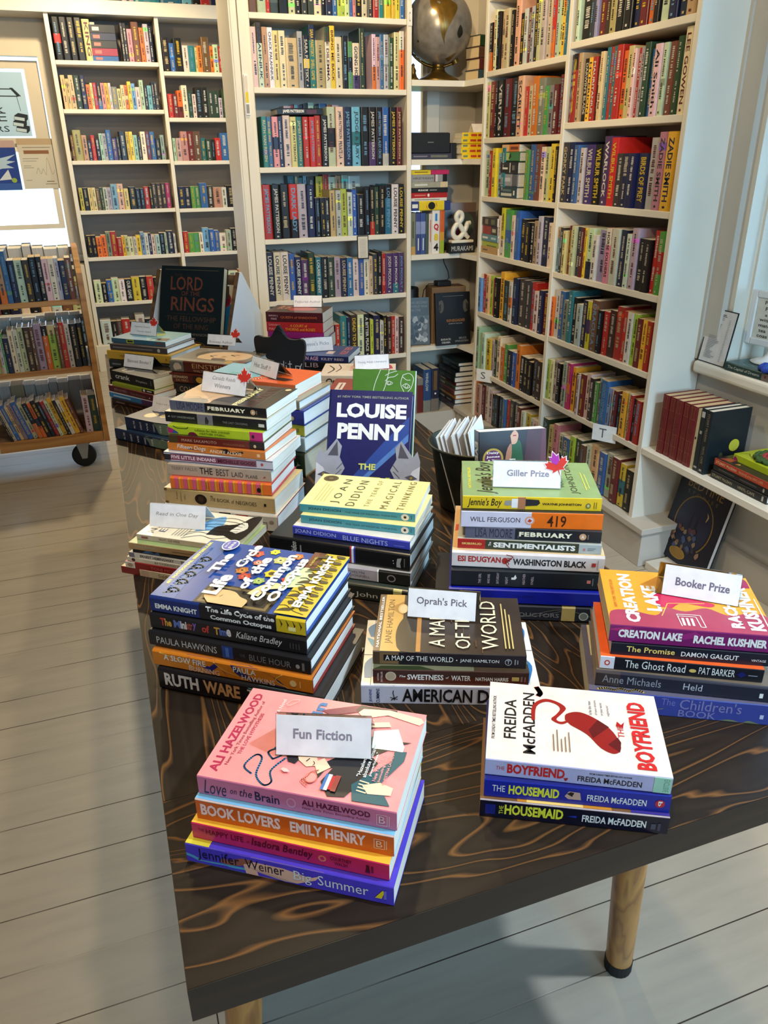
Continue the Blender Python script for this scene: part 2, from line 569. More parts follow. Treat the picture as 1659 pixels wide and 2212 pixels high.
# wall behind the photographer; the opening is added to let in cool fill
multi('wall_front', [(XL, -1.0, YF - 0.1, YF, 0, ZC), (1.4, 2.4, YF - 0.1, YF, 0, ZC), (-1.0, 1.4, YF - 0.1, YF, 0, 0.8), (-1.0, 1.4, YF - 0.1, YF, 2.4, ZC)], 'dim')
# far wall with its window
multi('wall_back', [(XL, -1.05, YB, YB + 0.12, 0, ZC), (-0.155, 2.0, YB, YB + 0.12, 0, ZC), (-1.05, -0.155, YB, YB + 0.12, 0, 0.79), (-1.05, -0.155, YB, YB + 0.12, 1.99, ZC)], 'wall')
# window-side wall: opening from y 0.15 to 2.035
multi('wall_right', [(XR, XR + 0.22, 2.035, 4.2, 0, ZC), (XR, XR + 0.22, YF, 0.15, 0, ZC), (XR, XR + 0.22, 0.15, 2.035, 0, 0.70), (XR, XR + 0.22, 0.15, 2.035, 2.35, ZC)], 'panel')
# return wall that carries the bookcase by the post
multi('wall_inner', [(0.662, 0.74, 3.672, 3.95, 0, ZC), (0.74, 1.55, 3.93, 3.99, 0, ZC), (1.55, 1.655, 3.99, 4.05, 0, 1.0), (1.655, 2.15, 3.99, 4.05, 0, ZC), (1.55, 1.655, 3.99, 4.05, 2.3, ZC)], 'wall')
o = multi('trim_1', [(0.655, 0.662, 3.668, 3.95, 0, ZC), (0.662, 0.686, 3.664, 3.672, 0, ZC), (0.690, 0.722, 3.655, 3.672, 0, ZC)], 'white')
o = multi('baseboard_back', [(XL, -0.2, YB - 0.02, YB, 0, 0.16)], 'white')

# far window: casing, two sashes, panes
multi('trim_2', [(-1.16, -1.05, YB - 0.03, YB, 0.74, 2.07), (-0.155, -0.075, YB - 0.03, YB, 0.74, 2.07), (-1.05, -0.155, YB - 0.03, YB, 1.99, 2.07)], 'wall')
w = empty('window_1', None, None, (0, 0, 0)); w['kind'] = 'structure'
multi('window_sill', [(-1.2, 0.0, YB - 0.07, YB + 0.02, 0.745, 0.785)], 'white', None, w)
multi('upper_sash', [(-1.05, -0.96, YB + 0.03, YB + 0.06, 1.44, 1.97), (-0.25, -0.165, YB + 0.03, YB + 0.06, 1.44, 1.97), (-0.96, -0.25, YB + 0.03, YB + 0.06, 1.925, 1.97), (-0.96, -0.25, YB + 0.03, YB + 0.06, 1.44, 1.525)], 'wall', None, w)
multi('lower_sash', [(-1.05, -0.98, YB + 0.0, YB + 0.03, 0.96, 1.47), (-0.20, -0.165, YB + 0.0, YB + 0.03, 0.96, 1.47), (-0.98, -0.20, YB + 0.0, YB + 0.03, 1.44, 1.47), (-0.98, -0.20, YB + 0.0, YB + 0.03, 0.96, 0.99)], 'white', None, w)
multi('pane', [(-0.96, -0.25, YB + 0.043, YB + 0.046, 1.525, 1.925)], 'glass', None, w)
multi('pane', [(-0.98, -0.20, YB + 0.013, YB + 0.016, 0.99, 1.44)], 'glass', None, w)
# niche window strip
w = empty('window_2', None, None, (0, 0, 0)); w['kind'] = 'structure'
multi('window_frame', [(1.655, 1.72, 3.965, 3.99, 0.95, 2.4)], 'white', None, w)
multi('pane', [(1.55, 1.655, 4.02, 4.024, 1.0, 2.3)], 'glass', None, w)
# side window: casing, jambs, sill, sash, pane
multi('trim_3', [(XR - 0.022, XR, 2.045, 2.125, 0.745, 2.45), (XR - 0.03, XR, 2.115, 2.14, 0.745, 2.45), (XR - 0.022, XR, 0.15, 2.045, 2.35, 2.45), (XR - 0.022, XR, 0.06, 0.15, 0.745, 2.45)], 'panel')
w = empty('window_3', None, None, (0, 0, 0)); w['kind'] = 'structure'
bevel(multi('window_sill', [(1.885, 2.17, 0.05, 2.115, 0.700, 0.742)], 'white', None, w), 0.012, 3)
multi('jamb', [(XR, 2.15, 2.018, 2.035, 0.742, 2.35), (1.985, 2.03, 2.008, 2.018, 0.742, 2.35), (XR, 2.15, 0.15, 0.167, 0.742, 2.35), (XR, 2.15, 0.167, 2.018, 2.333, 2.35)], 'white', None, w)
multi('sash', [(2.09, 2.13, 1.96, 2.008, 0.742, 2.333), (2.09, 2.13, 0.17, 0.22, 0.742, 2.333), (2.09, 2.13, 0.22, 1.96, 0.742, 0.80), (2.09, 2.13, 0.22, 1.96, 1.50, 1.55), (2.09, 2.13, 0.22, 1.96, 2.28, 2.333)], 'white', None, w)
multi('pane', [(2.108, 2.112, 0.22, 1.96, 0.80, 2.28)], 'glass', None, w)
slab('lawn', -9, 9, 6.4, 20, -0.6, -0.55, 'lawn')

# ---------------------------------------------------------------- sheets on the far window
def sheet(name, label, cat, x0, x1, z0, z1, y, base, items, m='sheet'):
    mb = MB()
    mb.box(x0, x1, y, y + 0.0008, z0, z1, m, base)
    Face(mb, lambda a, b, d: (x0 + a * (x1 - x0), y - d, z0 + b * (z1 - z0)), x1 - x0, z1 - z0, M[m]).do(items)
    return tag(mb.build(name), label, cat)
INK = rgb(40, 50, 62)
sheet('shop_sign', 'pale blue shop sign with house outline and stacked books hung inside the far window', 'sign', -0.90, -0.270, 1.535, 1.905, YB + 0.034, rgb(190, 215, 228), [
    ('L', [(0.30, 0.74), (0.88, 0.74), (0.93, 0.63), (0.25, 0.63)], 0.006, INK), ('P', [(0.86, 0.76), (0.89, 0.76), (0.96, 0.63), (0.92, 0.63)], INK),
    ('L', [(0.915, 0.63), (0.93, 0.40)], 0.003, INK), ('L', [(0.30, 0.63), (0.30, 0.1)], 0.003, INK),
    ('T', 'K', 0.70, 0.775, 0.36, 0.455, INK), ('T', 'E', 0.70, 0.783, 0.238, 0.376, INK), ('T', 'RS', 0.665, 0.79, 0.07, 0.165, INK)] +
    [it for k, (dx, dy) in enumerate(((0.0, 0.0), (-0.02, 0.09), (0.0, 0.18))) for it in (
        ('P', [(0.85 + dx, 0.08 + dy), (0.96 + dx, 0.05 + dy), (0.985 + dx, 0.09 + dy), (0.99 + dx, 0.16 + dy), (0.90 + dx, 0.19 + dy), (0.86 + dx, 0.15 + dy)], INK),
        ('P', [(0.855 + dx, 0.085 + dy), (0.95 + dx, 0.062 + dy), (0.955 + dx, 0.11 + dy), (0.86 + dx, 0.135 + dy)], rgb(205, 225, 235)))])
sheet('flyer', 'cream flyer with brown title bar taped to the far window', 'flyer', -0.375, -0.14, 1.215, 1.52, YB - 0.004, rgb(214, 206, 190), [
    ('R', 0.0, 1.0, 0.88, 1.0, rgb(196, 172, 140)), ('R', 0.14, 0.80, 0.70, 0.77, rgb(150, 104, 76)), ('R', 0.12, 0.86, 0.82, 0.835, rgb(150, 140, 130)),
    ('R', 0.08, 0.50, 0.60, 0.612, rgb(150, 145, 140)), ('R', 0.08, 0.44, 0.555, 0.565, rgb(150, 145, 140)), ('R', 0.08, 0.28, 0.46, 0.47, rgb(150, 145, 140)), ('R', 0.08, 0.34, 0.42, 0.43, rgb(150, 145, 140)),
    ('L', spline([(0.38, 0.30), (0.45, 0.42), (0.5, 0.30), (0.58, 0.40), (0.64, 0.28), (0.72, 0.62), (0.80, 0.30), (0.88, 0.38)], 4), 0.002, rgb(160, 150, 140)),
    ('R', 0.62, 0.82, 0.14, 0.155, rgb(120, 100, 90)), ('R', 0.58, 0.88, 0.09, 0.10, rgb(120, 100, 90)), ('R', 0.08, 0.24, 0.17, 0.18, rgb(150, 145, 140))])
sheet('poster', 'blue and white bird poster taped to the far window', 'poster', -0.72, -0.39, 1.21, 1.51, YB - 0.004, rgb(40, 70, 150), [
    ('R', 0.0, 1.0, 0.86, 1.0, rgb(200, 170, 165)), ('P', [(0.3, 0.55), (0.98, 0.72), (0.80, 0.60), (0.96, 0.58), (0.78, 0.52), (0.92, 0.45), (0.70, 0.44), (0.4, 0.35)], rgb(190, 215, 235)),
    ('P', [(0.6, 0.2), (0.80, 0.42), (0.84, 0.22)], rgb(220, 228, 235)), ('R', 0.0, 1.0, 0.0, 0.14, rgb(60, 100, 180)), ('E', 0.88, 0.2, 0.05, 0.05, rgb(160, 190, 80))])

# ================================================================ the white bookcases
SH = 0.022
# --- long bookcase on the window side: two columns, fronts at x 1.73
CY0, CYM, CY1, CX = 2.140, 2.823, 3.490, 1.730
ROW_OUT = [1.755, 1.496, 1.220, 0.959, 0.701, 0.433, 0.165]   # shelf tops, window-side column
ROW_IN = [1.720, 1.459, 1.217, 0.970, 0.693, 0.407, 0.162]    # shelf tops, niche-side column
case = empty('tall_bookcase', 'long white two-column bookcase between the corner niche and the side window', 'bookcase', (CX, CY0, 0))
def part(name, boxes, m='white', par=None, org=(0, 0, 0), w=0.0015):
    mb = MB()
    for b in boxes:
        mb.box(b[0] - org[0], b[1] - org[0], b[2] - org[1], b[3] - org[1], b[4] - org[2], b[5] - org[2], m)
    return bevel(mb.build(name, par), w, 1)
OC = (CX, CY0, 0)
part('end_panel', [(CX, XR - 0.002, CY0 - 0.013, CY0 + 0.009, 0.138, 2.68)], 'white', case, OC)
part('upright', [(CX, XR - 0.002, CYM - 0.011, CYM + 0.011, 0.14, 2.68)], 'white', case, OC)
part('end_panel', [(CX, XR - 0.002, CY1 - 0.009, CY1 + 0.013, 0.138, 2.68)], 'white', case, OC)
part('back_panel', [(XR - 0.012, XR - 0.003, CY0, CY1, 0.14, 2.68)], 'back', case, OC)
part('base_plinth', [(CX - 0.015, XR - 0.004, CY0 - 0.10, CY1 + 0.16, 0.0, 0.138), (CX - 0.03, XR - 0.004, CY0 - 0.115, CY1 + 0.17, 0.138, 0.160)], 'panel', case, OC)
for zt in ROW_OUT[:-1] + [2.02, 2.30]:
    part('shelf', [(CX + 0.002, XR - 0.014, CY0 + 0.010, CYM - 0.012, zt - SH, zt)], 'white', case, OC)
for zt in ROW_IN[:-1] + [2.0, 2.28]:
    part('shelf', [(CX + 0.002, XR - 0.014, CYM + 0.012, CY1 - 0.010, zt - SH, zt)], 'white', case, OC)
# --- bookcase beside the post: fronts at y 3.67
BX0, BX1, BY, BD = 0.737, 1.432, 3.670, 0.255
ROW_B = [1.930, 1.660, 1.350, 1.050, 0.772, 0.470, 0.165]
caseb = empty('post_bookcase', 'white bookcase of close-set shelves between the door post and the corner niche', 'bookcase', (BX0, BY, 0))
OB = (BX0, BY, 0)
part('side_panel', [(BX0 - 0.014, BX0, BY - 0.004, BY + BD, 0.0, 2.68)], 'white', caseb, OB)
part('side_panel', [(BX1, BX1 + 0.022, BY - 0.004, BY + BD, 0.0, 2.68)], 'white', caseb, OB)
part('base_plinth', [(BX0, BX1, BY + 0.01, BY + BD, 0.0, 0.165)], 'panel', caseb, OB)
part('back_panel', [(BX0, BX1, BY + BD - 0.008, BY + BD - 0.001, 0.165, 2.68)], 'panel', caseb, OB)
for zt in ROW_B[:-1] + [2.215, 2.49]:
    part('shelf', [(BX0 + 0.001, BX1 - 0.001, BY, BY + BD - 0.01, zt - SH, zt)], 'white', caseb, OB)
# --- corner niche between them: shelves that turn the corner
NX0, NX1 = BX1 + 0.024, XR - 0.004
ROW_N = [1.700, 1.374, 0.948, 0.495, 0.133]
nic = empty('corner_shelving', 'white corner shelves that turn the inside corner between the two bookcases', 'shelving', (1.6, 3.7, 0))
for zt in ROW_N[:-1]:
    mb = MB()
    q = [(NX0, BY), (CX - 0.015, BY), (CX + 0.002, CY1 + 0.016), (NX1, CY1 + 0.016), (NX1, 3.985), (NX0, 3.985)]
    mb.prism([(x - 1.6, y - 3.7) for x, y in q], zt - 0.024, zt, 'white', axis='z')
    bevel(mb.build('shelf', nic), 0.0015, 1)
mb = MB()
q = [(NX0, BY + 0.005), (CX - 0.01, BY + 0.005), (CX - 0.01, CY1 + 0.175), (NX1, CY1 + 0.175), (NX1, 3.985), (NX0, 3.985)]
mb.prism([(x - 1.6, y - 3.7) for x, y in q], 0.0, ROW_N[-1], 'panel', axis='z')
mb.build('base_box', nic)
# --- far bookcase in the room beyond: two columns, fronts at y 5.85
AX0, AXM, AX1, AY = -0.050, 0.585, 1.30, 5.850
ROW_A = [1.952, 1.682, 1.384, 1.080, 0.782, 0.477, 0.185]
ROW_AR = [1.903, 1.636, 1.375, 1.075, 0.783, 0.50, 0.185]
casea = empty('far_bookcase', 'white two-column bookcase against the far wall beside the small window', 'bookcase', (AX0, AY, 0))
OA = (AX0, AY, 0)
part('side_panel', [(AX0 - 0.026, AX0, AY, YB - 0.005, 0.185, 2.20)], 'white', casea, OA)
part('upright', [(AXM - 0.012, AXM + 0.012, AY, YB - 0.005, 0.185, 2.20)], 'white', casea, OA)
part('side_panel', [(AX1, AX1 + 0.026, AY, YB - 0.005, 0.185, 2.20)], 'white', casea, OA)
part('top_board', [(-2.2, AX1 + 0.03, AY - 0.02, YB - 0.002, 2.20, 2.275)], 'white', casea, OA)
part('base_plinth', [(AX0 - 0.04, AX1 + 0.03, AY - 0.02, YB - 0.005, 0.0, 0.185)], 'white', casea, OA)
part('back_panel', [(AX0, AX1, YB - 0.012, YB - 0.004, 0.185, 2.2)], 'back', casea, OA)
for zt in ROW_A[:-1]:
    part('shelf', [(AX0 + 0.001, AXM - 0.013, AY + 0.003, YB - 0.014, zt - 0.024, zt)], 'white', casea, OA)
for zt in ROW_AR[:-1]:
    part('shelf', [(AXM + 0.013, AX1 - 0.001, AY + 0.003, YB - 0.014, zt - 0.024, zt)], 'white', casea, OA)
# --- low shelves under the far window
casew = empty('low_bookcase', 'low white bookcase under the far window behind the cart', 'bookcase', (-0.6, AY + 0.02, 0))
OW = (-0.6, AY + 0.02, 0)
part('side_panel', [(-0.105, -0.08, AY + 0.02, YB - 0.075, 0.0, 0.735)], 'white', casew, OW)
part('side_panel', [(-1.2, -1.175, AY + 0.02, YB - 0.075, 0.0, 0.735)], 'white', casew, OW)
for zt in (0.735, 0.435, 0.185):
    part('shelf', [(-1.174, -0.106, AY + 0.022, YB - 0.075, zt - 0.024, zt)], 'white', casew, OW)
part('base_plinth', [(-1.174, -0.106, AY + 0.03, YB - 0.075, 0.0, 0.16)], 'white', casew, OW)

# --- display shelf and ledge below the side window
ds = empty('display_shelf', 'white display shelf running below the side window sill', 'shelf', (CX, 1.0, 0.44))
part('shelf_board', [(CX, XR - 0.001, -0.3, CY0 - 0.014, 0.412, 0.438)], 'white', ds, (CX, 1.0, 0.44), 0.003)
part('bracket', [(1.80, XR - 0.001, -0.28, -0.255, 0.16, 0.412)], 'white', ds, (CX, 1.0, 0.44))
tag(part('ledge_base', [(CX + 0.002, XR - 0.001, -0.3, CY0 - 0.118, 0.0, 0.030)], 'white', None), kind='structure').name = 'trim_4'
tag(part('trim_5', [(XR - 0.02, XR - 0.001, -0.3, CY0 - 0.118, 0.030, 0.15)], 'panel', None), kind='structure')

# ================================================================ the long table
TX0, TX1, TY0, TY1, TZ = -0.021, 0.747, 0.459, 2.97, 0.745
tb = empty('display_table', 'long dark-stained plank table on turned oak legs piled with books', 'table', (0.36, 1.7, 0))
OT = (0.36, 1.7, 0)
mb = MB()
def top_piece(x0, x1, y0, y1, mat_top):
    a, b, c, d = x0 - OT[0], x1 - OT[0], y0 - OT[1], y1 - OT[1]
    mb.poly([(a, c, TZ), (b, c, TZ), (b, d, TZ), (a, d, TZ)], mat_top)
xs = [TX0, TX0 + 0.192, TX0 + 0.384, TX0 + 0.576, TX1]
for a, b in zip(xs, xs[1:]):
    top_piece(a + 0.0006, b - 0.0006, TY0 + 0.2262, TY1, 'table_long')
top_piece(TX0 + 0.0006, TX1 - 0.0006, TY0 + 0.0006, TY0 + 0.225, 'table_cross')
mb.box(TX0 - OT[0], TX1 - OT[0], TY0 - OT[1], TY1 - OT[1], TZ - 0.042, TZ - 0.0004, 'table_edge')
mb.build('table_top', tb)
part('under_rail', [(TX0 + 0.10, TX1 - 0.10, TY0 + 0.16, TY1 - 0.16, TZ - 0.062, TZ - 0.043)], 'table_edge', tb, OT)
for sx, sy in ((0, 0), (1, 0), (0, 1), (1, 1)):
    x0, y0 = (TX0 + 0.075, TX1 - 0.125)[sx], (TY0 + 0.215, TY1 - 0.2)[sy]
    x1, y1 = (TX0 + 0.045, TX1 - 0.023)[sx], (TY0 + 0.298, TY1 - 0.2)[sy]
    mb = MB()
    n = 8
    mb.tube([(x0 + (x1 - x0) * i / n - OT[0], y0 + (y1 - y0) * i / n - OT[1], TZ - 0.062 + (0.024 - TZ + 0.062) * i / n) for i in range(n + 1)], [0.029 - 0.005 * i / n for i in range(n + 1)], 'oak_leg', seg=24)
    lg = mb.build('leg', tb, True)
    mb = MB()
    mb.lathe([(0.0, 0.0), (0.0245, 0.0), (0.0255, 0.004), (0.0255, 0.026), (0.0, 0.026)], 'rubber', seg=20, c=(x1 - OT[0], y1 - OT[1], 0))
    tag(mb.build('rubber_foot', lg, False), 'dark rubber cap')

# ================================================================ the book cart
CT = (-0.55, 4.04, 0)
ct = empty('book_cart', 'honey-coloured wooden library cart on black casters loaded with books', 'cart', CT, math.radians(2.0))
CW, CDp = 0.475, 0.225
prof = [(-CDp, 0.135), (CDp, 0.135), (CDp, 0.93), (0.10, 1.03), (-0.10, 1.03), (-CDp, 0.93)]
for x in (-CW, CW - 0.025):
    mb = MB()
    mb.prism(prof, x, x + 0.025, 'oak', axis='x')
    bevel(mb.build('end_panel', ct), 0.003, 2)
for z in (0.185, 0.507, 0.815):
    mb = MB()
    mb.box(-CW + 0.026, CW - 0.026, -CDp + 0.012, CDp - 0.012, z - 0.024, z, 'oak')
    if z < 0.2:
        mb.box(-CW + 0.026, CW - 0.026, -CDp + 0.004, -CDp + 0.012, z - 0.05, z, 'oak')
    bevel(mb.build('shelf', ct), 0.002, 1)
mb = MB()
mb.box(-0.30, -0.015, -CDp + 0.002, -CDp + 0.0036, 0.136, 0.168, 'paper', rgb(216, 208, 190))
for i in range(22):
    mb.box(-0.285 + i * 0.0115, -0.285 + i * 0.0115 + 0.007, -CDp + 0.0014, -CDp + 0.002, 0.148, 0.157, 'paper', rgb(70, 66, 62))
mb.build('paper_label', ct)
for x in (-0.38, 0.345):
    for y in (-0.16, 0.16):
        mb = MB()
        mb.box(x - 0.03, x + 0.03, y - 0.03, y + 0.03, 0.125, 0.134, 'steel')
        for s in (-1, 1):
            mb.prism([(x - 0.03, 0.125), (x + 0.03, 0.125), (x + 0.012, 0.045), (x - 0.012, 0.045)], y + s * 0.019 - 0.002, y + s * 0.019 + 0.002, 'steel')
        cs = mb.build('caster', ct)
        mb = MB()
        mb.lathe([(0.012, -0.014), (0.05, -0.015), (0.056, -0.011), (0.058, 0), (0.056, 0.011), (0.05, 0.015), (0.012, 0.014)], 'rubber', seg=28)
        mb.v = [(x + a, y + c, 0.058 + b) for a, b, c in mb.v]
        mb.build('wheel', cs, True)

# ================================================================ books on the table
K, W_, CRM = rgb(22, 20, 22), rgb(232, 228, 220), rgb(236, 226, 200)
PB, HC = 'paperback_book', 'hardcover_book'
def T(t, a0, a1, b0, b1, c, bold=0, rot=0, shear=0.0, space=1.0): return ('T', t, a0, a1, b0, b1, c, bold, rot, shear, space)
G1 = 'books in the pink-topped stack'
YEL, RED_, BLU = rgb(238, 206, 40), rgb(196, 36, 34), rgb(30, 60, 160)
# --- stack at the near corner of the table
book(PB, 'thick paperback lettered Big Summer, lowest under the pink-topped stack', (-0.004, 0.596), 0.745, 0.215, -34.3, 0.0247, 0.140, rgb(82, 64, 190), rgb(78, 60, 186), group=G1,
     spine=[('P', [(0, 0), (0, 1), (0.2, 1), (0.2, 0)], YEL), ('P', [(0, 0), (0, 0.5), (0.04, 0.42), (0.08, 0.25), (0.19, 0.3), (0.24, 0)], rgb(96, 176, 206)), ('P', [(0.17, 0.36), (0.21, 1), (0.36, 1), (0.33, 0.7), (0.28, 0.4), (0.22, 0.3)], rgb(150, 88, 70)),
            ('P', [(0.19, 0.3), (0.24, 0), (0.30, 0), (0.30, 0.34)], rgb(96, 176, 206)), ('P', [(0.30, 0.05), (0.29, 0.5), (0.33, 1), (0.68, 1), (0.64, 0.5), (0.55, 0.1), (0.42, 0)], rgb(232, 178, 150)), ('P', [(0.48, 0), (0.7, 1), (0.68, 0.5), (0.6, 0)], rgb(82, 64, 190)),
            T('Jennifer', 0.06, 0.27, 0.22, 0.88, rgb(20, 24, 44)), T('Weiner', 0.30, 0.49, 0.36, 0.86, rgb(20, 24, 44)), T('Big', 0.535, 0.62, 0.16, 0.80, W_), T('Summer', 0.65, 0.885, 0.30, 0.82, W_), ('P', [(0.915, 0.3), (0.945, 0.3), (0.96, 0.7), (0.95, 0.75)], YEL), ('R', 0.955, 0.968, 0.3, 0.75, rgb(120, 110, 200))],
     cover=[('R', 0, 1, 0.88, 1, rgb(216, 200, 60)), ('R', 0.8, 1, 0.55, 0.8, rgb(176, 120, 90)), ('P', [(0.7, 0.5), (1, 0.45), (1, 0.6), (0.75, 0.62)], rgb(200, 140, 110)), ('R', 0.75, 1, 0.82, 0.95, rgb(90, 160, 205)), ('R', 0.82, 0.88, 0.6, 1, rgb(70, 130, 200))])
book(PB, 'crimson paperback with yellow cover, third from the top under the pink cover', (0.005, 0.600), 0.770, 0.204, -34.9, 0.0206, 0.137, rgb(206, 40, 84), rgb(240, 186, 60), group=G1,
     spine=[T('THE', 0.035, 0.065, 0.55, 0.72, rgb(120, 16, 40)), T('HAPPY LIFE', 0.075, 0.275, 0.42, 0.76, rgb(110, 14, 36), 1), T('of', 0.29, 0.305, 0.45, 0.6, rgb(110, 14, 36)), T('Isadora Bentley', 0.315, 0.63, 0.24, 0.86, rgb(96, 12, 30), 1, 0, 0.25), ('E', 0.675, 0.52, 0.02, 0.2, rgb(232, 120, 90)), ('E', 0.675, 0.52, 0.011, 0.11, rgb(206, 40, 84)),
            T('COURTNEY', 0.715, 0.82, 0.56, 0.78, rgb(110, 14, 36), 1), T('WALSH', 0.735, 0.80, 0.28, 0.48, rgb(110, 14, 36), 1), ('P', [(0.885, 0.25), (0.91, 0.25), (0.905, 0.72), (0.888, 0.72), (0.892, 0.6)], rgb(90, 10, 30)), ('R', 0.915, 0.925, 0.3, 0.7, rgb(120, 20, 50))])
book(PB, 'orange paperback lettered Book Lovers, second from top under the pink cover', (0.012, 0.603), 0.790, 0.202, -33.8, 0.0270, 0.137, rgb(218, 92, 26), rgb(120, 184, 222), group=G1,
     spine=[('R', 0, 1, 0.93, 1.0, rgb(240, 205, 190)), T('BOOK LOVERS', 0.025, 0.44, 0.26, 0.80, rgb(244, 206, 196), 3), T('EMILY HENRY', 0.49, 0.865, 0.28, 0.78, rgb(244, 206, 196), 3),
            ('L', [(0.905, 0.3), (0.905, 0.72), (0.955, 0.72), (0.955, 0.3), (0.905, 0.3)], 0.0007, rgb(244, 190, 150)), T('B', 0.915, 0.945, 0.36, 0.66, rgb(244, 190, 150)), ('R', 0.962, 0.967, 0.3, 0.72, rgb(240, 170, 120))])
PK, MG, TEAL, SKIN = rgb(238, 142, 140), rgb(170, 30, 72), rgb(18, 82, 92), rgb(240, 205, 170)
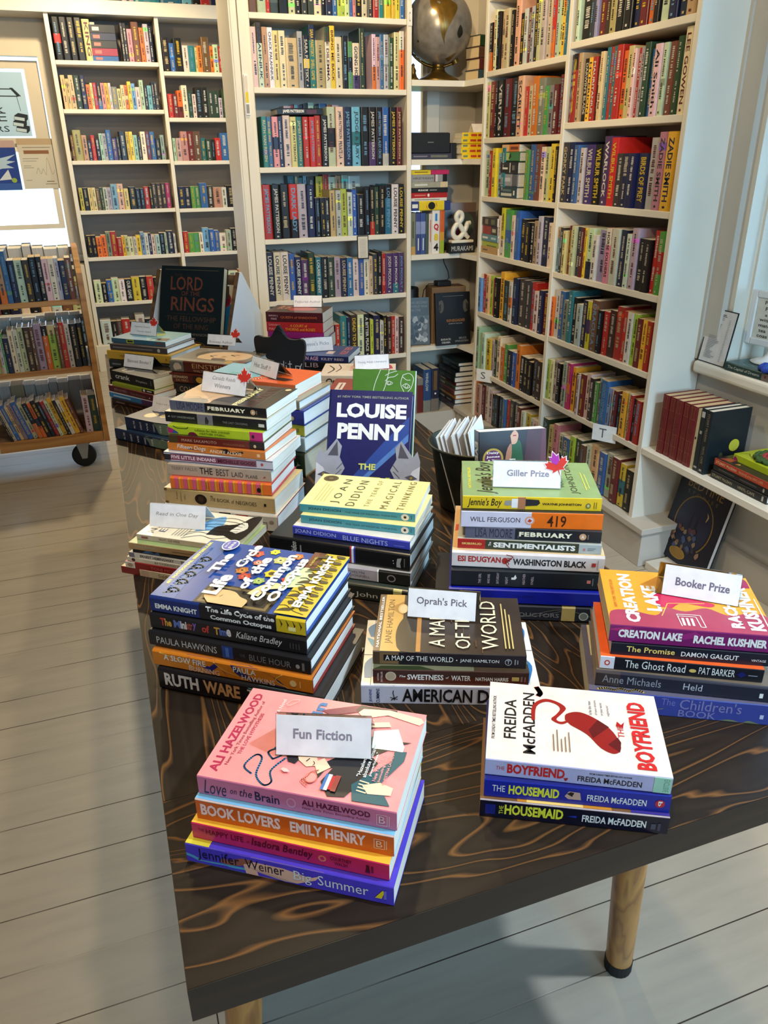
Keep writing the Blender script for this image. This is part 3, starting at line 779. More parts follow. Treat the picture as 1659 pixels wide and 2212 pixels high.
book(PB, 'pink romance paperback with illustrated cover, topmost of the stack at the near table corner', (0.017, 0.608), 0.817, 0.202, -34.0, 0.0233, 0.140, rgb(206, 112, 142), PK, group=G1,
     spine=[T('Love', 0.03, 0.15, 0.10, 0.86, rgb(36, 34, 70), 0, 0, 0.3), T('on', 0.17, 0.205, 0.34, 0.56, rgb(36, 34, 70), 0, 0, 0.3), T('the', 0.22, 0.285, 0.30, 0.72, rgb(36, 34, 70), 0, 0, 0.3), T('Brain', 0.30, 0.425, 0.24, 0.72, rgb(36, 34, 70), 1), ('E', 0.485, 0.48, 0.024, 0.26, rgb(226, 150, 168)), ('E', 0.485, 0.48, 0.018, 0.19, rgb(206, 112, 142)),
            T('ALI HAZELWOOD', 0.54, 0.875, 0.48, 0.78, rgb(96, 18, 52), 2), T('New York Times Bestselling Author', 0.54, 0.87, 0.24, 0.40, rgb(120, 30, 66), 0, 0, 0.15), ('L', [(0.905, 0.2), (0.905, 0.75), (0.955, 0.75), (0.955, 0.2), (0.905, 0.2)], 0.0006, rgb(236, 190, 190)), T('B', 0.915, 0.945, 0.3, 0.68, rgb(236, 190, 190)), ('R', 0.962, 0.967, 0.2, 0.75, rgb(230, 170, 180))],
     cover=[T('ALI HAZELWOOD', 0.06, 0.94, 0.915, 0.965, MG, 3), T('New York Times Bestselling Author of', 0.14, 0.86, 0.878, 0.902, rgb(150, 50, 70), 1), T('THE LOVE HYPOTHESIS', 0.26, 0.72, 0.85, 0.87, MG, 1), T('A Novel', 0.76, 0.92, 0.775, 0.795, rgb(250, 225, 220), 1),
            ('L', spline([(0.10, 0.745), (0.16, 0.80), (0.28, 0.775), (0.26, 0.735), (0.10, 0.72), (0.02, 0.66), (0.06, 0.63), (0.16, 0.66), (0.30, 0.62)]), 0.0020, rgb(40, 120, 170)), ('L', spline([(0.27, 0.68), (0.33, 0.72), (0.38, 0.68), (0.33, 0.645), (0.27, 0.68)]), 0.0020, rgb(40, 120, 170)),
            ('L', spline([(0.38, 0.70), (0.42, 0.655), (0.47, 0.68), (0.50, 0.70)]), 0.0020, rgb(40, 120, 170)), ('L', spline([(0.50, 0.66), (0.58, 0.67), (0.60, 0.645), (0.52, 0.625), (0.50, 0.665), (0.54, 0.60), (0.62, 0.61)]), 0.0020, rgb(40, 120, 170)), T('in', 0.80, 0.95, 0.545, 0.605, rgb(30, 110, 165), 3), T('o', 0.72, 0.755, 0.675, 0.70, rgb(30, 30, 60)),
            ('P', [(0.86, 0.56), (0.94, 0.44), (0.99, 0.36), (0.99, 0.16), (0.94, 0.17), (0.95, 0.30), (0.88, 0.40), (0.82, 0.50)], rgb(120, 24, 64)), ('P', [(0.92, 0.38), (0.99, 0.36), (0.99, 0.16), (0.93, 0.15), (0.90, 0.25)], rgb(46, 16, 34)),
            ('P', [(0.84, 0.32), (0.92, 0.20), (0.86, 0.02), (0.90, 0.0), (0.94, 0.02), (0.98, 0.20), (0.95, 0.34), (0.90, 0.36)], SKIN),
            ('P', [(0.16, 0.42), (0.26, 0.40), (0.40, 0.24), (0.62, 0.08), (0.66, 0.03), (0.64, 0.18), (0.70, 0.22), (0.44, 0.34), (0.32, 0.42), (0.22, 0.44)], rgb(24, 24, 28)), ('P', [(0.02, 0.34), (0.14, 0.40), (0.42, 0.34), (0.5, 0.24), (0.40, 0.16), (0.16, 0.22), (0.04, 0.26)], rgb(24, 24, 28)),
            ('P', [(0.02, 0.22), (0.16, 0.25), (0.44, 0.10), (0.54, 0.10), (0.56, 0.04), (0.46, 0.04), (0.20, 0.12), (0.03, 0.04)], TEAL), ('P', [(0.54, 0.22), (0.72, 0.24), (0.78, 0.12), (0.60, 0.06), (0.55, 0.06)], rgb(240, 238, 226)),
            ('P', [(0.33, 0.58), (0.42, 0.60), (0.40, 0.50), (0.36, 0.47), (0.28, 0.44), (0.25, 0.50)], SKIN), ('P', [(0.27, 0.60), (0.35, 0.63), (0.43, 0.61), (0.42, 0.57), (0.37, 0.58), (0.33, 0.56), (0.30, 0.55), (0.26, 0.56)], rgb(22, 20, 24)), ('P', [(0.20, 0.43), (0.30, 0.47), (0.36, 0.43), (0.28, 0.38)], SKIN), ('L', [(0.30, 0.51), (0.33, 0.50)], 0.0012, rgb(40, 24, 20)), ('L', spline([(0.27, 0.47), (0.29, 0.465), (0.31, 0.475)], 4), 0.0008, rgb(150, 70, 60)),
            ('P', [(0.10, 0.16), (0.17, 0.20), (0.22, 0.12), (0.19, 0.05), (0.12, 0.05)], SKIN), ('P', [(0.75, 0.26), (0.80, 0.28), (0.84, 0.18), (0.79, 0.16)], SKIN)] +
           [('L', [(0.105 + 0.03 * i, 0.17), (0.115 + 0.03 * i, 0.215)], 0.0016, SKIN) for i in range(4)] + [('L', [(0.76 + 0.022 * i, 0.26), (0.762 + 0.022 * i, 0.30)], 0.0014, SKIN) for i in range(4)] +
           [T('"Hazelwood is', 0.24, 0.52, 0.222, 0.242, W_, 1), T('absolute romance', 0.24, 0.58, 0.194, 0.214, W_, 1), T('powerhouse."', 0.26, 0.50, 0.168, 0.186, W_, 1), T('New York Times', 0.22, 0.50, 0.142, 0.16, rgb(235, 150, 150), 1), T('bestselling author', 0.22, 0.50, 0.118, 0.134, rgb(235, 150, 150), 1), T('CHRISTINA LAUREN', 0.20, 0.50, 0.094, 0.108, rgb(235, 150, 150), 1),
            ('E', 0.15, 0.45, 0.05, 0.030, rgb(236, 110, 90)), ('E', 0.15, 0.45, 0.042, 0.025, rgb(240, 150, 140)), ('L', spline([(0.07, 0.45), (0.11, 0.49), (0.15, 0.47), (0.2, 0.46), (0.23, 0.43)], 4), 0.0012, rgb(236, 110, 90)), ('R', 0.06, 0.21, 0.370, 0.385, rgb(60, 110, 170)), ('R', 0.06, 0.21, 0.352, 0.370, rgb(235, 230, 220)), ('R', 0.07, 0.20, 0.335, 0.352, rgb(190, 40, 44)), ('R', 0.06, 0.21, 0.31, 0.335, rgb(150, 60, 50)),
            ('P', [(0.155, 0.59), (0.175, 0.612), (0.195, 0.605), (0.19, 0.585), (0.165, 0.562)], rgb(250, 190, 185)), ('L', [(0.84, 0.74), (0.90, 0.70), (0.93, 0.70), (0.91, 0.74), (0.85, 0.76), (0.84, 0.74)], 0.0006, rgb(250, 190, 180))])
# --- stack of three in front
G2 = 'books in the red necktie stack'
HB = rgb(226, 222, 60)
book(PB, 'black paperback with yellow HOUSEMAID lettering, lowest of the necktie stack', (0.298, 0.546), 0.745, 0.194, -27.9, 0.0251, 0.130, rgb(14, 14, 34), rgb(120, 84, 50), group=G2,
     spine=[('R', 0, 1, 0.93, 1, rgb(190, 170, 170)), ('R', 0.03, 0.085, 0.2, 0.75, rgb(24, 34, 110)), T('THE', 0.105, 0.128, 0.26, 0.72, HB, 0, 90), T('HOUSEMAID', 0.135, 0.45, 0.26, 0.82, HB, 3), ('P', [(0.47, 0.5), (0.52, 0.58), (0.52, 0.44)], rgb(30, 50, 150)), T('FREIDA McFADDEN', 0.55, 0.885, 0.28, 0.66, W_, 2), ('R', 0.91, 0.935, 0.25, 0.55, rgb(70, 70, 84)), ('R', 0.945, 0.96, 0.2, 0.6, rgb(60, 60, 74))],
     cover=[('R', 0.0, 0.35, 0.3, 0.8, rgb(196, 130, 40)), ('R', 0.0, 0.2, 0.45, 0.75, rgb(236, 196, 110)), ('R', 0, 0.4, 0.0, 0.2, rgb(60, 50, 130))])
book(PB, 'blue paperback with yellow HOUSEMAID lettering, middle of the necktie stack', (0.303, 0.548), 0.770, 0.190, -27.7, 0.0236, 0.130, rgb(26, 38, 142), rgb(30, 34, 110), group=G2,
     spine=[T('THE', 0.045, 0.115, 0.36, 0.72, W_), T('HOUSEMAID', 0.135, 0.41, 0.26, 0.80, HB, 3), ('P', [(0.44, 0.45), (0.46, 0.75), (0.52, 0.72), (0.53, 0.3), (0.46, 0.3)], rgb(196, 160, 140)), ('P', [(0.45, 0.6), (0.47, 0.72), (0.49, 0.68), (0.48, 0.45)], rgb(40, 30, 30)), T('FREIDA McFADDEN', 0.56, 0.875, 0.30, 0.66, W_, 1), ('E', 0.945, 0.52, 0.025, 0.22, rgb(190, 36, 50)), T('b', 0.935, 0.957, 0.38, 0.66, W_, 2, -90)])
TIE, TIE2 = rgb(150, 28, 22), rgb(92, 16, 16)
book(PB, 'white paperback with red necktie on its cover lettered BOYFRIEND, topmost of its stack', (0.306, 0.554), 0.794, 0.189, -29.1, 0.0214, 0.131, rgb(176, 172, 204), rgb(222, 206, 194), group=G2,
     spine=[T('THE', 0.06, 0.108, 0.40, 0.62, rgb(190, 60, 60)), T('BOYFRIEND', 0.122, 0.435, 0.24, 0.84, RED_, 3), ('P', [(0.43, 0.3), (0.455, 0.34), (0.45, 0.2), (0.44, 0.12)], rgb(170, 24, 26)), T('FREIDA McFADDEN', 0.505, 0.845, 0.22, 0.56, K, 1), T('FROM SUNDAY TIMES BESTSELLING AUTHOR', 0.565, 0.79, 0.70, 0.80, K, 1), ('R', 0.905, 0.995, 0.02, 0.98, rgb(160, 204, 176)), T('EXCLUSIVE', 0.955, 0.985, 0.12, 0.88, rgb(90, 130, 104), 0, -90)],
     cover=[T('FROM SUNDAY TIMES BESTSELLING AUTHOR', 0.24, 0.80, 0.955, 0.975, K, 1), T('FREIDA', 0.26, 0.77, 0.835, 0.905, K, 1), T('McFADDEN', 0.10, 0.88, 0.725, 0.795, K, 1),
            ('L', spline([(0.97, 0.71), (0.90, 0.69), (0.86, 0.70)]), 0.006, TIE), ('P', spline([(0.52, 0.725), (0.70, 0.715), (0.78, 0.66), (0.76, 0.60), (0.70, 0.575), (0.62, 0.60), (0.56, 0.63), (0.52, 0.61), (0.50, 0.57), (0.54, 0.53), (0.56, 0.53), (0.53, 0.575), (0.56, 0.60), (0.64, 0.565), (0.72, 0.54), (0.79, 0.585), (0.82, 0.66), (0.76, 0.72), (0.66, 0.745), (0.52, 0.745)], 4), TIE),
            ('P', spline([(0.56, 0.55), (0.64, 0.54), (0.68, 0.46), (0.60, 0.36), (0.46, 0.28), (0.28, 0.25), (0.20, 0.29), (0.25, 0.36), (0.40, 0.43), (0.50, 0.52)], 4), rgb(140, 26, 22)), ('P', [(0.60, 0.36), (0.46, 0.42), (0.36, 0.40), (0.52, 0.30)], TIE2), ('P', [(0.40, 0.26), (0.34, 0.245), (0.22, 0.26), (0.30, 0.32)], TIE2),
            T('THE', 0.40, 0.55, 0.22, 0.255, RED_), T('BOYFRIEND', 0.05, 0.88, 0.075, 0.18, RED_, 3), ('P', [(0.54, 0.26), (0.60, 0.25), (0.56, 0.23), (0.60, 0.21), (0.53, 0.22)], rgb(170, 20, 22))] +
           [T(t, 0.66, 0.66 + w, 0.39 - 0.035 * i, 0.408 - 0.035 * i, K) for i, (t, w) in enumerate((('Is he the man', 0.18), ('of your dreams', 0.2), ('or your worst', 0.17), ('nightmare?', 0.14)))] +
           [('R', 0.16, 0.16 + w, 0.62 - 0.022 * i, 0.626 - 0.022 * i, rgb(120, 96, 70)) for i, w in enumerate((0.2, 0.26, 0.15, 0.18, 0.24))])
# --- stack under the Oprah's Pick card
G3 = "books under the Oprah's Pick card"
BLW = rgb(40, 110, 170)
book(PB, 'white paperback with blue bird cover lettered AMERICAN, broad base of its stack', (0.238, 0.769), 0.745, 0.229, -22.1, 0.0288, 0.152, rgb(196, 192, 204), rgb(232, 226, 212), group=G3,
     spine=[T('JEANINE', 0.045, 0.065, 0.10, 0.80, rgb(40, 50, 120), 1, 90), T('CUMMINS', 0.085, 0.105, 0.06, 0.84, rgb(30, 34, 60), 1, 90), ('L', [(0.185, 0), (0.188, 0.3), (0.18, 0.6), (0.185, 1)], 0.0012, K), ('L', [(0.165, 0.36), (0.205, 0.26)], 0.0012, K), ('L', [(0.17, 0.22), (0.205, 0.42)], 0.0012, K), T('AMERICAN', 0.232, 0.625, 0.14, 0.86, K, 2), T('DIRT', 0.655, 0.86, 0.14, 0.86, K, 2)],
     cover=[('P', spline([(0.72, 0.97), (0.86, 0.99), (0.95, 0.93), (0.80, 0.93), (0.70, 0.90)], 4), BLW), ('P', spline([(0.1, 0.985), (0.3, 0.99), (0.4, 0.94), (0.25, 0.94), (0.16, 0.92), (0.1, 0.95)], 4), BLW), ('P', spline([(0.55, 0.95), (0.7, 0.99), (0.62, 0.92), (0.5, 0.93)], 4), rgb(90, 160, 200)), ('R', 0, 1, 0.945, 0.949, K), ('R', 0.43, 0.436, 0.9, 1, K),
            ('P', spline([(0.05, 0.06), (0.3, 0.02), (0.42, 0.08), (0.2, 0.10)], 4), BLW), ('P', spline([(0.6, 0.05), (0.85, 0.02), (0.95, 0.07), (0.7, 0.10)], 4), BLW), ('R', 0.53, 0.536, 0, 0.1, K)])
book(PB, 'brown paperback lettered Sweetness of Water, middle book under the Oprah card', (0.254, 0.767), 0.774, 0.198, -22.7, 0.0220, 0.137, rgb(96, 46, 34), rgb(110, 110, 84), group=G3,
     spine=[('R', 0, 1, 0.55, 1, rgb(70, 44, 38)), ('R', 0, 0.1, 0.5, 1, rgb(64, 36, 34)), T('NATIONAL', 0.027, 0.038, 0.22, 0.76, rgb(220, 190, 180), 1, 90), T('BESTSELLER', 0.050, 0.062, 0.14, 0.86, rgb(220, 190, 180), 1, 90), ('E', 0.115, 0.55, 0.035, 0.32, rgb(206, 186, 160)), ('E', 0.115, 0.55, 0.029, 0.27, rgb(180, 156, 130)), T('The', 0.17, 0.21, 0.50, 0.64, W_, 1, 0, 0.3), T('SWEETNESS', 0.222, 0.455, 0.34, 0.72, W_, 2), T('of', 0.47, 0.49, 0.46, 0.62, W_, 0, 0, 0.3), T('WATER', 0.505, 0.63, 0.34, 0.70, W_, 2), T('NATHAN HARRIS', 0.66, 0.87, 0.36, 0.62, W_, 2), ('R', 0.892, 0.938, 0.4, 0.68, rgb(206, 176, 100)), ('R', 0.948, 0.96, 0.36, 0.72, rgb(140, 110, 100)), ('R', 0.972, 0.98, 0.36, 0.7, rgb(140, 110, 100))],
     cover=[('R', 0, 0.12, 0.0, 0.35, rgb(70, 56, 40)), ('P', [(0, 0.6), (0.06, 0.7), (0.05, 0.95), (0, 1)], rgb(46, 56, 32))])
SEP = rgb(196, 150, 72)
book(PB, 'sepia landscape paperback with title on a dark field, topmost under the Oprah card', (0.258, 0.778), 0.796, 0.195, -23.9, 0.0199, 0.139, rgb(36, 30, 34), rgb(54, 40, 30), group=G3,
     spine=[('R', 0, 0.045, 0, 1, rgb(74, 56, 40)), ('R', 0.045, 0.17, 0.05, 0.95, rgb(120, 92, 62)), ('R', 0.07, 0.30, 0.30, 0.76, rgb(30, 26, 28)), T('A MAP OF THE WORLD', 0.082, 0.528, 0.34, 0.72, W_), ('E', 0.55, 0.5, 0.004, 0.05, W_), T('JANE HAMILTON', 0.572, 0.825, 0.32, 0.62, W_), ('E', 0.885, 0.48, 0.022, 0.24, rgb(190, 190, 196)), ('E', 0.885, 0.48, 0.019, 0.2, rgb(36, 30, 34)), T('T', 0.876, 0.894, 0.36, 0.62, rgb(190, 190, 196)), ('R', 0.925, 0.932, 0.3, 0.7, rgb(150, 150, 156)), ('R', 0.942, 0.948, 0.34, 0.66, rgb(150, 150, 156))],
     cover=[('R', 0, 1, 0.82, 0.955, SEP), ('R', 0, 1, 0.955, 1, rgb(92, 62, 34)), T('NATIONAL BESTSELLER', 0.06, 0.96, 0.966, 0.984, W_, 1), T('JANE HAMILTON', 0.12, 0.90, 0.875, 0.930, rgb(96, 66, 30)),
            ('P', spline([(0.05, 0.84), (0.10, 0.85), (0.28, 0.86), (0.45, 0.845), (0.60, 0.80), (0.58, 0.76), (0.40, 0.735), (0.2, 0.72), (0.0, 0.70), (0.0, 0.82)], 4), rgb(50, 38, 22)), ('R', 0, 0.62, 0.69, 0.72, rgb(176, 120, 54)), ('E', 0.73, 0.825, 0.09, 0.035, rgb(250, 214, 140)), ('E', 0.73, 0.82, 0.075, 0.028, rgb(255, 240, 200))] +
           [('R', 0.1 * i % 0.9, 0.1 * i % 0.9 + 0.1, 0.28 + 0.04 * (i % 9), 0.287 + 0.04 * (i % 9), rgb(92, 62, 36)) for i in range(24)] +
           [T('A MAP', 0.08, 0.62, 0.53, 0.635, rgb(238, 220, 180)), T('OF THE', 0.06, 0.74, 0.36, 0.46, rgb(238, 220, 180)), T('WORLD', 0.06, 0.90, 0.175, 0.285, rgb(238, 220, 180))] +
           [('R', 0.08, 0.86 - 0.1 * i, 0.125 - 0.024 * i, 0.134 - 0.024 * i, rgb(206, 180, 110)) for i in range(3)])
# --- stack under the Booker Prize card
G4 = 'books under the Booker Prize card'
book(PB, 'blue-violet thick paperback at the base of the Booker Prize stack', (0.505, 0.657), 0.745, 0.222, -28.9, 0.0304, 0.150, rgb(58, 66, 138), rgb(96, 92, 110), TAN_PAGE, group=G4,
     spine=[T("The", 0.40, 0.475, 0.56, 0.90, rgb(112, 112, 170)), T("Children's", 0.50, 0.83, 0.44, 0.95, rgb(128, 122, 164)), T('BOOK', 0.50, 0.70, 0.06, 0.40, rgb(128, 122, 164)), ('P', spline([(0.72, 0.05), (0.78, 0.14), (0.84, 0.04), (0.88, 0.16), (0.94, 0.02)], 3), rgb(120, 124, 90)), ('R', 0.93, 0.95, 0.3, 0.5, rgb(190, 190, 210)), ('P', [(0.36, 0.3), (0.42, 0.42), (0.41, 0.34)], rgb(120, 116, 110))],
     cover=[('L', spline([(0.02, 0.95), (0.04, 0.9), (0.02, 0.86), (0.05, 0.82), (0.02, 0.78), (0.05, 0.74), (0.02, 0.7)], 4), 0.003, rgb(186, 160, 80)), ('R', 0.5, 1, 0.93, 0.965, rgb(210, 190, 150))])
book(HC, 'dark hardcover lettered Held, second from the bottom under the Booker card', (0.518, 0.665), 0.775, 0.212, -30.5, 0.0225, 0.145, rgb(38, 38, 50), rgb(110, 96, 80), group=G4,
     spine=[('R', 0, 0.14, 0, 1, rgb(64, 54, 54)), T('Anne Michaels', 0.04, 0.375, 0.30, 0.80, rgb(150, 150, 156)), T('Held', 0.50, 0.605, 0.34, 0.76, rgb(190, 190, 196)), ('R', 0.92, 0.94, 0.3, 0.6, W_)])
book(PB, 'black paperback with orange cover and white logo panel, third from top under Booker card', (0.523, 0.666), 0.798, 0.194, -29.6, 0.0186, 0.130, rgb(20, 20, 28), rgb(234, 96, 40), group=G4,
     spine=[('R', 0, 0.09, 0, 1, rgb(222, 216, 222)), ('E', 0.045, 0.5, 0.018, 0.22, rgb(200, 60, 50)), ('E', 0.045, 0.5, 0.010, 0.12, W_), T('The Ghost Road', 0.155, 0.53, 0.24, 0.86, W_), ('E', 0.575, 0.46, 0.022, 0.14, rgb(214, 180, 100)), T('PAT BARKER', 0.612, 0.83, 0.26, 0.80, W_, 0), ('P', [(0.84, 0.5), (0.87, 0.75), (0.90, 0.5), (0.87, 0.25)], rgb(24, 26, 90)), ('R', 0.91, 0.965, 0.46, 0.52, rgb(150, 150, 160))])
book(PB, 'black paperback lettered The Promise, second from top under the Booker card', (0.536, 0.665), 0.816, 0.188, -28.7, 0.0183, 0.130, rgb(20, 24, 36), rgb(24, 26, 38), group=G4,
     spine=[T('The Promise', 0.10, 0.41, 0.36, 0.80, rgb(236, 206, 110), 1), T('DAMON GALGUT', 0.45, 0.81, 0.32, 0.70, W_, 1), T('VINTAGE', 0.89, 0.98, 0.34, 0.52, W_)])
CL1, CL2, CL3 = rgb(118, 24, 92), rgb(226, 154, 44), rgb(166, 60, 84)
book(PB, 'orange and magenta paperback lettered Creation Lake, topmost under the Booker card', (0.533, 0.668), 0.835, 0.195, -28.6, 0.0246, 0.142, CL1, CL2, TAN_PAGE, group=G4,
     spine=[('P', [(0.0, 0.7), (0.06, 1), (0.14, 0.9), (0.1, 0.6)], rgb(160, 30, 100)), ('P', [(0.4, 0.6), (0.52, 0.95), (0.56, 0.7), (0.46, 0.4)], rgb(150, 34, 110)), T('CREATION LAKE', 0.055, 0.445, 0.30, 0.78, W_, 4), T('RACHEL KUSHNER', 0.515, 0.955, 0.26, 0.74, W_, 4), ('E', 0.975, 0.5, 0.012, 0.1, W_)],
     cover=[('P', spline([(0, 1), (0.22, 0.98), (0.26, 0.86), (0.2, 0.7), (0.34, 0.62), (0.3, 0.5), (0.38, 0.36), (0.28, 0.24), (0.34, 0.1), (0.3, 0), (0, 0)], 4), CL3), ('P', spline([(0.36, 0.68), (0.56, 0.70), (0.60, 0.56), (0.52, 0.42), (0.46, 0.30), (0.40, 0.34), (0.44, 0.5), (0.34, 0.58)], 4), rgb(190, 30, 76)), ('P', spline([(0.78, 0.14), (0.92, 0.12), (0.96, 0.02), (0.80, 0.01)], 4), rgb(150, 40, 80)),
            ('L', [(0.2, 0.66), (0.42, 0.6), (0.46, 0.36)], 0.0012, rgb(240, 190, 80)), T('CREATION', 0.06, 0.92, 0.80, 0.89, W_, 4), T('LAKE', 0.27, 0.72, 0.65, 0.745, W_, 4), T('RACHEL', 0.08, 0.66, 0.17, 0.25, W_, 4), T('KUSHNER', 0.06, 0.80, 0.045, 0.14, W_, 4), T('NEW YORK TIMES BESTSELLER', 0.30, 0.80, 0.93, 0.95, rgb(190, 90, 40)), ('R', 0.08, 0.6, 0.02, 0.028, rgb(250, 225, 190)),
            ('L', [(0.05, 0.555), (0.24, 0.565), (0.24, 0.42), (0.05, 0.41), (0.05, 0.44), (0.21, 0.45), (0.21, 0.565)], 0.0012, W_)] + [('R', 0.06, 0.18, 0.53 - 0.028 * i, 0.545 - 0.028 * i, W_) for i in range(3)])
# --- hardcovers at the table's long edge
G5 = 'books in the octopus-topped stack'
book(HC, 'black hardcover lettered RUTH WARE, lowest of the octopus-topped stack', (-0.003, 0.895), 0.745, 0.235, -36.7, 0.0342, 0.158, rgb(28, 24, 26), rgb(40, 34, 32), group=G5,
     spine=[T('RUTH', 0.04, 0.255, 0.26, 0.84, rgb(226, 216, 206), 3), T('WARE', 0.285, 0.51, 0.26, 0.84, rgb(214, 160, 110), 3), T('THE WOMAN', 0.555, 0.9, 0.40, 0.80, rgb(206, 206, 200), 2), ('P', [(0.56, 0.85), (0.62, 1), (0.9, 1), (0.86, 0.8)], rgb(90, 150, 150))])
book(HC, 'hardcover with orange and blue swirled spine lettered A Slow Fire Burning', (-0.006, 0.903), 0.779, 0.227, -36.7, 0.0246, 0.160, rgb(208, 120, 30), rgb(190, 110, 40), group=G5, edge=rgb(130, 34, 24),
     spine=[('P', spline([(0.22, 1), (0.30, 0.6), (0.36, 0.3), (0.40, 0), (0.48, 0), (0.46, 0.4), (0.42, 0.8), (0.40, 1)], 4), rgb(36, 36, 110)), ('P', spline([(0.50, 1), (0.53, 0.5), (0.6, 0.2), (0.72, 0.0), (0.84, 0.0), (0.80, 0.5), (0.70, 0.9), (0.62, 1)], 4), rgb(42, 44, 96)), ('L', spline([(0.05, 0.9), (0.2, 0.6), (0.3, 0.2), (0.36, 0.05)]), 0.0015, rgb(240, 180, 90)), ('L', spline([(0.4, 0.9), (0.46, 0.5), (0.55, 0.3)]), 0.0015, rgb(240, 170, 80)), ('L', spline([(0.82, 0.9), (0.78, 0.5), (0.86, 0.1)]), 0.0015, rgb(240, 180, 90)),
            T('A SLOW FIRE', 0.075, 0.345, 0.50, 0.86, W_, 1), T('BURNING', 0.235, 0.43, 0.10, 0.42, rgb(226, 190, 170), 1), T('PAULA', 0.52, 0.66, 0.54, 0.88, W_, 1), T('HAWKINS', 0.57, 0.775, 0.14, 0.46, rgb(226, 200, 180), 1), ('E', 0.885, 0.5, 0.02, 0.2, rgb(236, 200, 140)), ('R', 0.925, 0.93, 0.3, 0.7, rgb(236, 200, 140))])
book(HC, 'black hardcover with small blue window on its spine, third from top of octopus stack', (-0.007, 0.913), 0.804, 0.230, -37.1, 0.0231, 0.162, rgb(30, 28, 30), rgb(30, 28, 30), group=G5,
     spine=[T('PAULA HAWKINS', 0.05, 0.435, 0.28, 0.72, rgb(190, 186, 180)), ('R', 0.468, 0.535, 0.1, 0.9, rgb(40, 64, 130)), ('R', 0.49, 0.51, 0.2, 0.8, rgb(70, 110, 180)), T('THE', 0.575, 0.61, 0.36, 0.56, rgb(90, 88, 90)), T('BLUE HOUR', 0.635, 0.885, 0.24, 0.64, rgb(120, 118, 120)), ('E', 0.925, 0.42, 0.012, 0.14, rgb(150, 146, 140)), ('R', 0.95, 0.965, 0.2, 0.7, rgb(110, 106, 100))])
mult = [rgb(190, 60, 50), rgb(210, 150, 60), rgb(90, 110, 170), rgb(220, 210, 200), rgb(160, 70, 60), rgb(120, 90, 160)]
book(HC, 'black hardcover with multicoloured title lettering, second from top of octopus stack', (-0.002, 0.917), 0.827, 0.221, -36.8, 0.0233, 0.162, rgb(28, 26, 28), rgb(28, 26, 28), group=G5,
     spine=[T(t, a, b, 0.34 + 0.002 * i, 0.84, mult[i % 6], 3) for i, (t, a, b) in enumerate((('T', 0.07, 0.10), ('he', 0.10, 0.145), ('M', 0.16, 0.205), ('ini', 0.205, 0.245), ('str', 0.245, 0.285), ('y', 0.285, 0.31), ('of', 0.345, 0.395), ('T', 0.425, 0.46), ('im', 0.46, 0.505), ('e', 0.505, 0.535)))] + [T('Kaliane Bradley', 0.565, 0.855, 0.26, 0.80, rgb(220, 214, 206), 0, 0, 0.35)] + [('R', 0.9 + 0.018 * i, 0.907 + 0.018 * i, 0.3, 0.66, rgb(70, 66, 66)) for i in range(4)])
CB, FY = rgb(28, 68, 140), rgb(206, 176, 36)
fl = []
fr_ = random.Random(3)
for ax, bx, r, c1, c2 in ((0.86, 0.60, 0.05, rgb(214, 92, 66), rgb(232, 130, 90)), (0.93, 0.50, 0.04, rgb(216, 206, 40), rgb(236, 226, 90)), (0.80, 0.42, 0.055, rgb(196, 190, 110), rgb(222, 214, 150)), (0.90, 0.33, 0.045, rgb(206, 110, 50), rgb(236, 160, 80)), (0.80, 0.25, 0.05, rgb(120, 36, 44), rgb(150, 50, 60)), (0.55, 0.60, 0.05, rgb(186, 110, 44), rgb(206, 140, 70)), (0.46, 0.55, 0.05, rgb(180, 50, 40), rgb(206, 84, 60)), (0.56, 0.40, 0.055, rgb(226, 196, 40), rgb(90, 70, 24)), (0.42, 0.44, 0.045, rgb(150, 170, 84), rgb(180, 196, 110)), (0.50, 0.27, 0.05, rgb(206, 56, 44), rgb(240, 170, 140)), (0.70, 0.54, 0.04, rgb(210, 120, 90), rgb(236, 190, 160)), (0.66, 0.33, 0.03, rgb(160, 180, 200), rgb(210, 220, 230)), (0.36, 0.34, 0.04, rgb(190, 66, 40), rgb(120, 30, 24)), (0.70, 0.63, 0.03, rgb(150, 180, 210), CB)):
    fl += [('P', [(ax + r * (1 + 0.3 * (i % 2)) * math.cos(i * 0.5236), bx + r * 0.72 * (1 + 0.3 * (i % 2)) * math.sin(i * 0.5236)) for i in range(12)], c1), ('E', ax, bx, r * 0.55, r * 0.4, c2), ('E', ax, bx, r * 0.22, r * 0.16, rgb(60, 44, 24))]
sw = [('L', spline([(a, 0.94 - 0.02 * (i % 3)), (a + 0.05, 0.86), (a + 0.09, 0.90), (a + 0.05, 0.93), (a + 0.03, 0.89)], 4), 0.003, rgb(34, 60, 60)) for i, a in enumerate((0.06, 0.2, 0.33, 0.46, 0.6))]
vine = []
for i in range(9):
    a = 0.03 + 0.107 * i
    vine += [('P', spline([(a, 0.20 - 0.05 * (i % 2)), (a + 0.05, 0.17), (a + 0.07, 0.10), (a + 0.02, 0.12)], 3), rgb(60, 50, 20)), ('P', spline([(a + 0.04, 0.06), (a + 0.09, 0.08), (a + 0.08, 0.02), (a + 0.05, 0.02)], 3), rgb(60, 50, 20)), ('L', spline([(a, 0.03), (a + 0.03, 0.10), (a + 0.09, 0.16), (a + 0.08, 0.20)], 4), 0.0014, rgb(50, 42, 18))]
